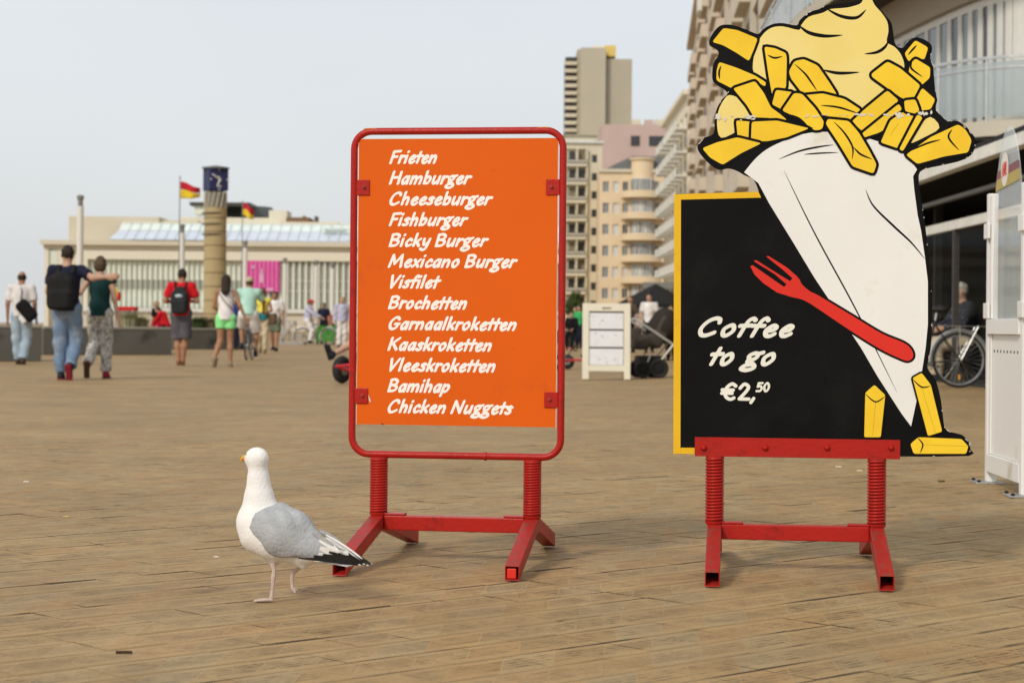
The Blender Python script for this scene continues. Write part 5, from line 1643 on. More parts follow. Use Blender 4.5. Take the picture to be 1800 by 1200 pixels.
for k in range(8):
    z = 4.15 + 3.35 * k
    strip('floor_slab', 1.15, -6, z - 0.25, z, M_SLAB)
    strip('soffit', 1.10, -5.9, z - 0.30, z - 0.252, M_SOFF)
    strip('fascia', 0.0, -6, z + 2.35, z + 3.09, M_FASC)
    bl = strip('balustrade', 1.10, 1.085, z + 0.08, z + 0.98, M_GBAL)
    strip('handrail', 1.13, 1.06, z + 1.02, z + 1.07, M_CHROME, bl); strip('handrail', 1.11, 1.08, z + 0.86, z + 0.89, M_CHROME, bl)
    P = offs(cur, -0.12); O = offs(cur, 1.095)
    back = strip('window_band', -0.45, -0.50, z + 0.002, z + 2.35, M_FRAMEW)
    acc = 0.0
    for i in range(len(cur) - 1):
        a, c = P[i], P[i + 1]
        L = (c - a).length
        nb = max(1, round(L / 1.1))
        an = math.atan2(c.y - a.y, c.x - a.x)
        for q in range(nb):
            w_ = L / nb
            m_ = a + (c - a) * ((q + 0.5) / nb)
            b = MB(); b.box2((-w_ / 2, 0, 0.002), (-w_ / 2 + 0.09, 0.05, 2.34)); b.box2((w_ / 2 - 0.09, 0, 0.002), (w_ / 2 - 0.002, 0.05, 2.34)); b.box2((-w_ / 2 + 0.091, 0.001, 0.002), (w_ / 2 - 0.091, 0.049, 0.22)); b.box2((-w_ / 2 + 0.091, 0.001, 2.2), (w_ / 2 - 0.091, 0.049, 2.34))
            wo = b.build('window', M_FRAMEW, ca); wo.location = (m_.x, m_.y, z); wo.rotation_euler = (0, 0, an)
            b = MB(); b.box2((-w_ / 2 + 0.092, 0.025, 0.22), (w_ / 2 - 0.092, 0.04, 2.2)); b.build('pane', (M_PANE, M_PANED, M_PANE)[(i + q + k) % 3], wo)
    for i in range(0, len(cur), 3):
        b = MB(); b.cyl((O[i].x, O[i].y, z), (O[i].x, O[i].y, z + 1.03), 0.025, n=8); b.build('baluster', M_CHROME, bl)
strip('parapet', 0.3, -6, 4.15 + 3.35 * 8 - 0.25, 4.15 + 3.35 * 8 + 0.9, M_FASC)
# cafe under it: roof slab, white edge beam, dark room with posts and curtains
cf = thing('cafe', 'dark open cafe terrace with white roof beam under the curved building', 'cafe', (0, 0, 0))
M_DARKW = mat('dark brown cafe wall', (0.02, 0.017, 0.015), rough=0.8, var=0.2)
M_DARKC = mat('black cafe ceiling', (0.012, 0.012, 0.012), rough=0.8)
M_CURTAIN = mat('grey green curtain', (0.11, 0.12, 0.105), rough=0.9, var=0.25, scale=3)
M_WBEAM = mat('white awning beam', (0.78, 0.76, 0.69), rough=0.5)
M_DGLASS = glass('dark cafe glazing', (0.02, 0.022, 0.022), rough=0.04, alpha=0.05)
M_DGLASS.node_tree.nodes['Principled BSDF'].inputs['Specular IOR Level'].default_value = 0.12
xa = lambda y: 5.83 + 0.012 * (y - 20)
def cbox(name, boxes, m, par=None, bevel=0):
    b = MB()
    for a, c in boxes: b.box2(a, c)
    return b.build(name, m, par or cf, bevel=bevel)
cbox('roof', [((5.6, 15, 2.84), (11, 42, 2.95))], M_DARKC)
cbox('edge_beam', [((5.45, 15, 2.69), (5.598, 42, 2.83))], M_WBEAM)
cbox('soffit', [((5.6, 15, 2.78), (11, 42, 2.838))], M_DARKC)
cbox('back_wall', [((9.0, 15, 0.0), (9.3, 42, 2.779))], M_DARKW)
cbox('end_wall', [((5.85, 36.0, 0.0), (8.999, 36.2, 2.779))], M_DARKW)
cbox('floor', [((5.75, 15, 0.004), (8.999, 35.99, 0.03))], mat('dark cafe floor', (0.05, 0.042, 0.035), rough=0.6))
cbox('transom', [((5.80, 15, 2.02), (5.88, 36, 2.14))], M_WBEAM)
cbox('transom', [((5.80, 15, 2.42), (5.88, 36, 2.47))], mat('grey transom', (0.20, 0.20, 0.19), rough=0.6))
for k in range(9):
    y = 17 + k * 2.3
    cbox('mullion', [((5.80, y, 0.03), (5.88, y + 0.06, 2.019))], M_FRAMED)
    cbox('glazing', [((5.835, y + 0.061, 0.85), (5.845, y + 2.299, 2.019))], M_DGLASS)
for k in range(26):
    y = 21.0 + k * 0.42
    b = MB(); b.tube([(7.9 + 0.05 * (k % 2), y, 0.2), (7.9, y + 0.03, 2.75)], 0.13, 8, ry=0.05); b.build('curtain', M_CURTAIN, cf, smooth=True)
for y in (19.5, 24.3, 28.4, 33):
    cbox('post', [((7.0, y, 0.03), (7.12, y + 0.12, 2.779))], M_FRAMED)

# ------------------------------------------------------------------ exhibition hall at the left, clock column, flags, lamp posts, walls
D = 240.0; kk = D / F_PX
M_HALL = mat('pale limestone', (0.70, 0.65, 0.53), rough=0.85, var=0.05, scale=0.1)
M_HALL2 = mat('beige stone block', (0.60, 0.54, 0.42), rough=0.85, var=0.06, scale=0.1)
M_GROOF = glass('pale blue glazed roof', (0.60, 0.65, 0.74), rough=0.15)
M_GROOF2 = glass('pale mint glazed roof strip', (0.72, 0.80, 0.76), rough=0.15)
M_HGL = glass('pale green hall glazing', (0.66, 0.70, 0.60), rough=0.5)
M_HGD = glass('grey green hall glazing', (0.30, 0.32, 0.26), rough=0.1)
M_MUL = mat('cream mullion', (0.72, 0.71, 0.62), rough=0.6)
M_PINKB = mat('magenta banner', (0.62, 0.05, 0.30), rough=0.7, var=0.05)
M_PINKL = mat('light pink banner stripe', (0.66, 0.36, 0.50), rough=0.7)
h0 = gpt(76, D)
hall = thing('exhibition_hall', 'long pale stone hall with glazed roof at the left end of the promenade', 'hall', h0, 0)
X = lambda px: (px - 76) * kk
Zp = lambda py: (568.0 - py) * kk + CAM_H + 0.1
def hbox(name, a, c, m, par=None):
    b = MB(); b.box2(a, c); return b.build(name, m, par or hall)
XR = X(985)
hbox('wall', (0, 1.0, 0), (XR, 30, Zp(431)), M_HALL)
co = hbox('cornice', (-0.4, -0.3, Zp(431)), (XR, 30.2, Zp(423)), M_HALL2)
hbox('cornice', (-0.1, 0.2, Zp(438)), (XR, 0.999, Zp(431.2)), M_HALL2)
hbox('frieze', (X(145), 0.0, Zp(456)), (XR, 0.999, Zp(440)), M_HALL)
hbox('pier', (X(145), 0.0, 0), (X(153), 0.999, Zp(456.2)), M_HALL)
hbox('pier', (0, 0.2, 0), (X(84), 0.999, Zp(440)), M_HALL); hbox('pier', (X(100), 0.2, 0), (X(110), 0.999, Zp(440)), M_HALL)
wl = hbox('window', (X(84), 0.5, Zp(530)), (X(100), 0.999, Zp(440)), M_MUL)
hbox('pane', (X(85.5), 0.4, Zp(528)), (X(98.5), 0.499, Zp(442)), M_HGL, wl)
hbox('upper_block', (X(100), 6, Zp(422.8)), (X(262), 20, Zp(376)), M_HALL2)
hbox('upper_block', (X(240), 7, Zp(422.8)), (X(330), 20, Zp(381)), M_HALL2)
# glazed sloping roof
def slope_panel(x0, x1, z0, z1, y0, y1, m, nm='roof_pane', sk=0.0):
    b = MB(); b.add([(x0 - sk, y0, z0), (x1, y0, z0), (x1, y1, z1), (x0, y1, z1), (x0 - sk, y0 + 0.1, z0 - 0.1), (x1, y0 + 0.1, z0 - 0.1), (x1, y1 + 0.1, z1 - 0.1), (x0, y1 + 0.1, z1 - 0.1)],
          [(0, 1, 2, 3), (4, 7, 6, 5), (0, 4, 5, 1), (1, 5, 6, 2), (2, 6, 7, 3), (3, 7, 4, 0)])
    return b.build(nm, m, hall)
xx = 196
while xx < 985:
    slope_panel(X(xx), X(xx + 17.6), Zp(420), Zp(402), 0.6, 4.0, M_GROOF, sk=0.5 if xx == 196 else 0)
    slope_panel(X(xx), X(xx + 17.6), Zp(401.5), Zp(388), 4.05, 6.0, M_GROOF2)
    b = MB(); b.tube([(X(xx + 17.9), 0.5, Zp(420) + .1), (X(xx + 17.9), 6.0, Zp(388) + .1)], 0.04, 4); b.build('roof_bar', M_GROOF2, hall)
    xx += 18
hbox('roof_ridge', (X(198), 5.9, Zp(388)), (XR, 20, Zp(386)), M_MUL)
# rooftop pavilion
hbox('rooftop_base', (X(293), 10, Zp(386)), (X(472), 20, Zp(373)), M_HALL)
b = MB(); b.lathe([(0, 0), (X(455) - X(400) , 0), (X(455) - X(400), 18 * kk), (X(450) - X(400), 27 * kk), (0, 30 * kk)], (X(395), 18, Zp(374)), 28); b.build('rooftop_dome', mat('dark pavilion glass', (0.10, 0.11, 0.11), rough=0.2), hall, smooth=True)
hbox('rooftop_canopy', (X(310), 9, Zp(352)), (X(420), 22, Zp(346)), M_FRAMED)
hbox('rooftop_glazing', (X(318), 9.5, Zp(368)), (X(360), 12, Zp(352.2)), M_HGL)
hbox('rooftop_shed', (X(455), 9, Zp(386)), (X(488), 14, Zp(360)), M_HALL)
hbox('rooftop_shed', (X(488), 8, Zp(386)), (X(530), 14, Zp(373)), mat('rusty brown roof', (0.20, 0.12, 0.07), rough=0.9))
hbox('rooftop_shed', (X(478), 7, Zp(386.2)), (X(584), 15, Zp(382)), M_HALL2)
for px_ in (516, 538): hbox('chimney', (X(px_), 9, Zp(382)), (X(px_ + 5), 11, Zp(370)), mat('dark chimney', (0.12, 0.09, 0.07), rough=0.9))
# curtain wall: panes between mullions
p_l = None; p_d = None
xx = 154.0
i = 0
while xx < 985:
    light = xx < 432
    st_ = 9.2 if light else 11.0
    for (za, zb_) in ((457, 490), (491, 508), (509, 540)):
        m_ = (M_HGL if light else M_HGD) if za != 491 else M_HGD
        w_ = hbox('hall_pane', (X(xx), 0.80, Zp(zb_)), (X(xx + st_ - 0.9), 0.88, Zp(za)), m_)
    hbox('mullion', (X(xx + st_ - 0.85) if light else X(xx + st_ - 3.6), 0.45, Zp(541)), (X(xx + st_ - 0.05), 0.999, Zp(456.2)), M_MUL)
    xx += st_; i += 1
for z_ in (490.5, 508.5): hbox('transom', (X(154), 0.70, Zp(z_ + .5)), (XR, 0.79, Zp(z_ - .5)), M_MUL)
hbox('terrace_edge', (X(150), -2.0, Zp(548)), (XR, 0.3, Zp(541)), mat('white terrace edge', (0.68, 0.67, 0.62), rough=0.7))
hbox('terrace_wall', (X(150), -1.6, 0), (XR, 0.29, Zp(548.2)), M_HALL2)
bn = hbox('banner', (X(433.5), 0.0, Zp(511)), (X(490), 0.3, Zp(456)), M_PINKB)
for k in range(7): hbox('banner_stripe', (X(440 + 7.4 * k), -0.05, Zp(510)), (X(441.3 + 7.4 * k), -0.001, Zp(457)), M_PINKL, bn)
for (a, c, e, f) in ((455, 463, 495, 478), (458, 461, 477, 470), (442, 448, 470, 465), (468, 480, 509, 504)): hbox('banner_mark', (X(a), -0.12, Zp(e)), (X(c), -0.051, Zp(f)), M_PINKL, bn)
# rooftop lettering panel: too soft to read, kept as small grey marks
ltr = hbox('roof_panel', (X(563), 3.0, Zp(405)), (X(612), 3.3, Zp(395)), mat('mint sign panel', (0.62, 0.70, 0.66), rough=0.5))
for k in range(9): hbox('panel_mark', (X(567 + 4.1 * k), 2.9, Zp(403.4 - (k % 3) * .5)), (X(569.2 + 4.1 * k), 2.99, Zp(398.6 + (k % 2) * .6)), mat('grey green mark', (0.36, 0.42, 0.40), rough=0.6), ltr)
# clock column
D = 112.0
kk = D / F_PX
cp = gpt(377, D)
cl = thing('clock_column', 'tan round column with a blue clock drum on top', 'clock tower', cp)
rr_ = 19.5 * kk
zt_ = hgt(377, 365, D)
b = MB(); b.lathe([(0, 0), (rr_ * 1.06, 0), (rr_, 0.3), (rr_, zt_), (0, zt_)], (0, 0, 0), 32); b.build('shaft', mat('yellow brick column', (0.42, 0.33, 0.18), rough=0.85, var=0.06, scale=1.5), cl, smooth=True)
for k in range(9):
    z = zt_ * (0.08 + 0.105 * k)
    b = MB(); b.lathe([(rr_ * 0.98, z - 0.03), (rr_ * 1.015, z - 0.03), (rr_ * 1.015, z + 0.03), (rr_ * 0.98, z + 0.03)], (0, 0, 0), 32); b.build('joint_ring', mat('dark column joint', (0.20, 0.15, 0.08), rough=0.9), cl, smooth=True)
for z_ in (375, 394, 412):
    b = MB(); b.torus((-0.1, -0.05, hgt(377, z_, D)), rr_ * 1.02, 0.035, 24, 6, 'Z'); b.build('iron_ring', M_FRAMED, cl)
b = MB(); b.lathe([(0, zt_), (rr_ * 0.95, zt_), (rr_ * 0.95, hgt(377, 338, D)), (0, hgt(377, 338, D))], (0, 0, 0), 24); b.build('lantern', mat('grey lattice', (0.20, 0.19, 0.16), rough=0.7), cl, smooth=True)
for k in range(14):
    a = 2 * math.pi * k / 14
    b = MB(); b.cyl((rr_ * math.cos(a), rr_ * math.sin(a), zt_), (rr_ * math.cos(a + .3), rr_ * math.sin(a + .3), hgt(377, 338, D)), 0.03, n=5); b.build('lattice_bar', M_HALL2, cl)
M_BLUE = mat('navy clock face', (0.030, 0.032, 0.105), rough=0.5, var=0.1)
zc0, zc1 = hgt(377, 336, D), hgt(377, 297, D)
hw_ = 17.5 * kk
b = MB(); b.box2((-hw_, -hw_, zc0), (hw_, hw_, zc1)); cb = b.build('clock_box', M_BLUE, cl, bevel=0.03)
cb.rotation_euler = (0, 0, R(28))
for sx in (0, 1):
    dr = MB()
    for (u, z0_, w2, h2) in ((-0.02, .50, .05, .30), (.0, .20, .22, .06), (0, .93, .06, .08), (0, .06, .06, .08), (.86, .5, .06, .08), (-.86, .5, .06, .08)):
        uu = u * hw_; zz = zc0 + (zc1 - zc0) * z0_
        if sx == 0: dr.box((uu, -hw_ - 0.012, zz), (w2 * 2 * hw_, 0.02, h2 * (zc1 - zc0)))
        else: dr.box((hw_ + 0.012, uu, zz), (0.02, w2 * 2 * hw_, h2 * (zc1 - zc0)))
    dr.build('clock_marks', M_FRAMEW, cb)
    hd2 = MB()
    zz = (zc0 + zc1) / 2
    if sx == 0: hd2.tube([(-hw_ * .75, -hw_ - 0.03, zz + hw_ * .5), (hw_ * .15, -hw_ - 0.03, zz), (-hw_ * .2, -hw_ - 0.03, zz - hw_ * .6)], 0.045, 6)
    else: hd2.tube([(hw_ + 0.03, -hw_ * .5, zz + hw_ * .4), (hw_ + 0.03, 0, zz), (hw_ + 0.03, hw_ * .1, zz - hw_ * .6)], 0.045, 6)
    hd2.build('clock_hands', M_FRAMEW, cb)
b = MB(); b.lathe([(0, zc1), (hw_ * 1.38, zc1), (hw_ * 1.38, zc1 + 0.08), (0, zc1 + 0.20)], (0, 0, 0), 24); b.build('cap', M_SLATE, cl)
# flags
M_FRED = mat('crimson flag cloth', (0.50, 0.015, 0.035), rough=0.8, var=0.1); M_FYEL = mat('yellow flag cloth', (0.72, 0.52, 0.03), rough=0.8, var=0.1)
M_POLE = mat('grey flag pole', (0.22, 0.22, 0.21), rough=0.5)
def flag(label, px, ytop, ya, yb, xend, yend0, yend1, D):
    kk = D / F_PX
    q = gpt(px, D)
    f_ = thing('flag', label, 'flag', q)
    zt = hgt(px, ytop, D)
    b = MB(); b.cyl((0, 0, 0), (0, 0, zt), 0.045, 0.03, 8); b.build('pole', M_POLE, f_, smooth=True)
    for half, m_ in ((0, M_FRED), (1, M_FYEL)):
        vs, fs = [], []
        NX, NZ = 14, 5
        for i in range(NX + 1):
            t = i / NX
            top = ya + (yend0 - ya) * t; bot = yb + (yend1 - yb) * t
            mid_ = (top + bot) / 2 - (1.5 if True else 0) * math.sin(t * 5)
            a_, c_ = (top, mid_) if half == 0 else (mid_, bot)
            for j in range(NZ + 1):
                s_ = j / NZ
                py = a_ + (c_ - a_) * s_ - 1.2 * math.sin(t * 6.5 + s_)
                vs.append((0.04 + (xend - px) * kk * t - 0.0 * s_, 0.18 * math.sin(t * 7 + half * .4 + s_ * .6) * t, hgt(px, py, D)))
        for i in range(NX):
            for j in range(NZ):
                a = i * (NZ + 1) + j; fs.append((a, a + 1, a + NZ + 2, a + NZ + 1))
        b = MB(); b.add(vs, fs)
        o = b.build('crimson_half' if half == 0 else 'yellow_half', m_, f_, smooth=True, angle=180)
        sd = o.modifiers.new('solid', 'SOLIDIFY'); sd.thickness = 0.01
flag('red and yellow flag left of the clock column on the taller pole', 314, 309, 319, 350, 348, 330, 347, 118)
flag('red and yellow flag right of the clock column on the lower pole', 424.5, 352, 356, 379, 443, 368, 386, 140)
# white lamp columns
M_WCOL = mat('white lamp column', (0.70, 0.69, 0.64), rough=0.5, var=0.04)
def lamp(label, px, ytop, wpx, D):
    q = gpt(px, D); r = wpx / 2 * D / F_PX
    l_ = thing('lamp_column', label, 'lamp post', q, 0, 'white lamp columns on the promenade')
    zt = hgt(px, ytop, D)
    b = MB(); b.lathe([(0, 0), (r * 1.1, 0), (r, zt - 0.5), (0, zt - 0.5)], (0, 0, 0), 16); b.build('column', M_WCOL, l_, smooth=True)
    b = MB(); b.lathe([(0, zt - 0.5), (r * 0.8, zt - 0.5), (r * 0.8, zt - 0.2), (r * 1.1, zt - 0.15), (r * 1.1, zt), (0, zt + 0.05)], (0, 0, 0), 16); b.build('lamp_head', M_POLE, l_, smooth=True)
for a in (('tall white lamp column behind the dark backpack man', 139.5, 344, 11.5, 95), ('white lamp column below the left flag', 319, 395, 9.5, 122), ('white lamp column at the left edge of the pink banner', 430, 424, 8, 146),
          ('white lamp column right of the pink banner', 500, 454, 7.5, 185), ('white lamp column in front of the grey hall windows', 555, 458, 7.5, 190), ('white lamp column nearest the orange sign frame', 583.5, 463, 7.5, 195)):
    lamp(*a)
# low dark concrete walls
M_CONC = mat('dark weathered concrete', (0.115, 0.11, 0.095), rough=0.9, var=0.15, scale=0.8, dirt=(0.05, 0.048, 0.042), dirt_amt=0.25, dirt_scale=1.2)
M_COPE = mat('pale wall coping', (0.30, 0.28, 0.23), rough=0.9, var=0.1, scale=1)
def low_wall(label, pxa, pxb, py, h, th):
    a, c = on_ground(pxa, py), on_ground(pxb, py)
    c = Vector((c.x, a.y + (c.y - a.y), a.z))
    w_ = thing('low_wall', label, 'wall', a, math.atan2(c.y - a.y, c.x - a.x))
    L = (c - a).length
    n = max(1, round(L / 3.2))
    for k in range(n):
        b = MB(); b.box2((L * k / n, 0, 0), (L * (k + 1) / n - 0.02, th, h - 0.06)); b.build('wall_block', M_CONC, w_, bevel=0.01)
    b = MB(); b.box2((0, -0.02, h - 0.06), (L, th + 0.02, h)); b.build('coping', M_COPE, w_, bevel=0.01)
low_wall('dark concrete wall block at the left edge behind the bald man', -260, 74, 635, 0.74, 1.6)
low_wall('long dark concrete wall behind the embracing couple', 76, 303, 623.5, 0.70, 2.2)
low_wall('low dark concrete wall behind the girl in green shorts', 305, 452, 614, 0.66, 2.0)
# ------------------------------------------------------------------ plants
def leaf_cloud(name, blobs, n, size, mats, parent, seed=1):
    """foliage of many small bent leaf faces spread through the volume of several lumps"""
    rg = np.random.default_rng(seed)
    parts = [MB() for _ in mats]
    wts = np.array([b_[1][0] * b_[1][1] * b_[1][2] for b_ in blobs]); wts = wts / wts.sum()
    for _ in range(n):
        c, r = blobs[rg.choice(len(blobs), p=wts)]
        d = rg.normal(size=3); d /= np.linalg.norm(d)
        rad = rg.random() ** 0.45
        p_ = np.array(c) + d * rad * np.array(r)
        a = rg.normal(size=3); a /= np.linalg.norm(a)
        q = np.cross(a, d); q /= (np.linalg.norm(q) + 1e-6)
        s_ = size * rg.uniform(0.6, 1.4)
        k = int(rg.integers(len(mats)))
        up_ = np.cross(a, q) * s_ * 0.18
        parts[k].add([p_ - a * s_, p_ + q * s_ * 0.45 + up_, p_ + a * s_, p_ - q * s_ * 0.45 + up_], [(0, 1, 2), (0, 2, 3)])
    for b_, m_ in zip(parts, mats):
        b_.build(name, m_, parent)
M_LEAF = mat('green leaves', (0.075, 0.105, 0.025), rough=0.7, var=0.3, scale=3); M_LEAF2 = mat('dark green leaves', (0.04, 0.065, 0.016), rough=0.7, var=0.3, scale=3)
M_GRASSP = mat('straw ornamental grass', (0.34, 0.32, 0.18), rough=0.9, var=0.2, scale=3); M_BARK = mat('brown bark', (0.10, 0.075, 0.05), rough=0.95, var=0.3, scale=8)
q = gpt(1010, 150); kk = 150 / F_PX
tr = thing('tree', 'small round green tree seen between the signs', 'tree', q)
zz0, zz1 = hgt(1010, 560, 150), hgt(1010, 512, 150)
b = MB(); b.tube([(0, 0, 0), (0.05, 0, zz0), (0, 0, zz0 + 0.8)], [0.12, 0.09, 0.05], 8)
for k in range(6):
    a = k * 1.05; b.tube([(0.03, 0, zz0), (0.4 * math.cos(a), 0.4 * math.sin(a), zz0 + 0.5), (0.8 * math.cos(a), 0.8 * math.sin(a), zz0 + 1.1)], [0.05, 0.035, 0.015], 6)
b.build('trunk', M_BARK, tr, smooth=True)
leaf_cloud('crown', [((0, 0, (zz0 + zz1) / 2), (0.75, 0.7, 0.8)), ((-.4, .1, zz0 + .7), (.5, .5, .5)), ((.45, -.1, zz0 + .8), (.5, .5, .5)), ((0.1, 0, zz1 - .3), (.45, .45, .4))], 1600, 0.11, [M_LEAF, M_LEAF2], tr, 3)
def tussock(label, px, py, D, w, h, m, seed, cat='shrub', name='shrub'):
    q = gpt(px, D); z = hgt(px, py, D)
    t_ = thing(name, label, cat, q)
    rg = np.random.default_rng(seed)
    b = MB()
    for _ in range(260):
        a = rg.uniform(0, 2 * math.pi); r0 = rg.uniform(0, 0.3) * w; lean_ = rg.uniform(0.1, 0.8)
        x0_, y0_ = r0 * math.cos(a), r0 * math.sin(a)
        tip = (x0_ + lean_ * w * 0.5 * math.cos(a), y0_ + lean_ * w * 0.5 * math.sin(a), z + h * rg.uniform(0.55, 1.0))
        mid_ = (x0_ + lean_ * w * 0.2 * math.cos(a), y0_ + lean_ * w * 0.2 * math.sin(a), z + h * 0.5)
        ww = 0.018
        px_, py_ = -math.sin(a) * ww, math.cos(a) * ww
        b.add([(x0_ - px_, y0_ - py_, 0.2), (x0_ + px_, y0_ + py_, 0.2), (mid_[0] + px_, mid_[1] + py_, mid_[2]), (mid_[0] - px_, mid_[1] - py_, mid_[2]), tip], [(0, 1, 2, 3), (3, 2, 4)])
    b.build('blades', m, t_)
    b = MB(); b.lathe([(0, 0), (w * 0.35, 0), (w * 0.28, max(0.3, z)), (0, z + 0.1)], (0, 0, 0), 10); b.build('root_mound', M_CONC, t_, smooth=True)
tussock('straw coloured grass clump behind the wall right of the couple', 225, 578, 52.5, 0.75, 0.55, M_GRASSP, 2)
tussock('pale grass clump between the couple and the red-clad figures', 246, 578, 53, 0.6, 0.4, M_GRASSP, 5)
tussock('tan grass clump at the foot of the clock column', 366, 580, 64, 0.8, 0.5, mat('tan grass', (0.24, 0.19, 0.10), rough=0.9, var=0.2), 4)
tussock('dark green clump behind the low wall beside the red shirt man', 350, 579, 63, 0.7, 0.45, M_LEAF2, 6)
# steel railings and ramp on the left of the sign
def railing(label, pxa, pxb, py, h, D, posts, m=M_STEEL, diag=False):
    a, c = gpt(pxa, D), gpt(pxb, D)
    r_ = thing('railing', label, 'railing', a)
    L = c.x - a.x
    for k in range(posts + 1):
        b = MB(); b.cyl((L * k / posts, 0, 0), (L * k / posts, 0, h), 0.03, n=6); b.build('post', m, r_)
    for z in ((h, h * 0.66, h * 0.33) if not diag else (h,)):
        b = MB(); b.cyl((0, 0, z), (L, 0, z), 0.025, n=6); b.build('rail', m, r_)
    if diag:
        b = MB(); b.box((L / 2, 0, h / 2), (math.hypot(L, h), 0.25, 0.08), Matrix.Rotation(-math.atan2(h, L), 3, 'Y')); b.build('ramp_plate', m, r_)
        b = MB(); b.box2((0, -0.6, 0), (L * 1.5, 0.6, 0.10)); b.build('ramp_base', m, r_)
railing('long grey railing in front of the hall behind the couple', 195, 345, 560, 1.7, 140, 16)
railing('grey railing between clock column and pink banner', 400, 500, 560, 1.5, 150, 9)
railing('steel ramp railing beside the cyclists left of the orange sign', 487, 520, 606, 0.95, 80, 3, diag=True)
railing('low steel barrier under the seated cyclist', 520, 556, 604, 0.35, 82, 3)
# glass pavilion and black parasol behind the pushchair
DV = 105.0; kk = DV / F_PX
pv = thing('glass_pavilion', 'pale green glass terrace pavilion behind the pushchair', 'pavilion', gpt(1140, DV), R(-4))
M_GRGL = glass('green terrace glass', (0.36, 0.50, 0.43), rough=0.2)
Wp = 75 * kk
Hp = hgt(1160, 508, DV)
for k in range(6):
    b = MB(); b.box2((Wp * k / 6 + 0.05, 0, 0.1), (Wp * (k + 1) / 6 - 0.05, 0.03, Hp)); b.build('glass_panel', M_GRGL, pv)
    b = MB(); b.box2((Wp * k / 6 - 0.045, -0.01, 0), (Wp * k / 6 + 0.045, 0.05, Hp)); b.build('post', M_WBEAM, pv)
b = MB(); b.box2((-0.3, -0.4, Hp), (Wp, 3.0, Hp + 0.35)); b.build('roof', mat('grey awning', (0.22, 0.22, 0.21), rough=0.8), pv)
DU = 98.0; kk = DU / F_PX
pu = thing('parasol', 'black cafe parasol behind the menu board', 'parasol', gpt(1150, DU))
n = 8
Rr = 71 * kk
rim = [(Rr * math.cos(2 * math.pi * (k + .5) / n), Rr * math.sin(2 * math.pi * (k + .5) / n), hgt(1150, 534, DU)) for k in range(n)]
ap = (0.05, 0, hgt(1150, 498, DU))
b = MB()
b.add(rim + [ap] + [(x, y, z - 0.18) for x, y, z in rim], [(k, (k + 1) % n, n) for k in range(n)] + [(k, n + 1 + k, n + 1 + (k + 1) % n, (k + 1) % n) for k in range(n)])
b.build('canopy', mat('black parasol cloth', (0.018, 0.018, 0.018), rough=0.9), pu)
b = MB(); b.cyl((0.05, 0, 0), (0.05, 0, ap[2]), 0.04, n=8); b.build('pole', M_STEEL, pu)
b = MB(); b.cyl((0.05, 0, 0), (0.05, 0, 0.08), 0.35, n=16); b.build('base', M_CONC, pu)
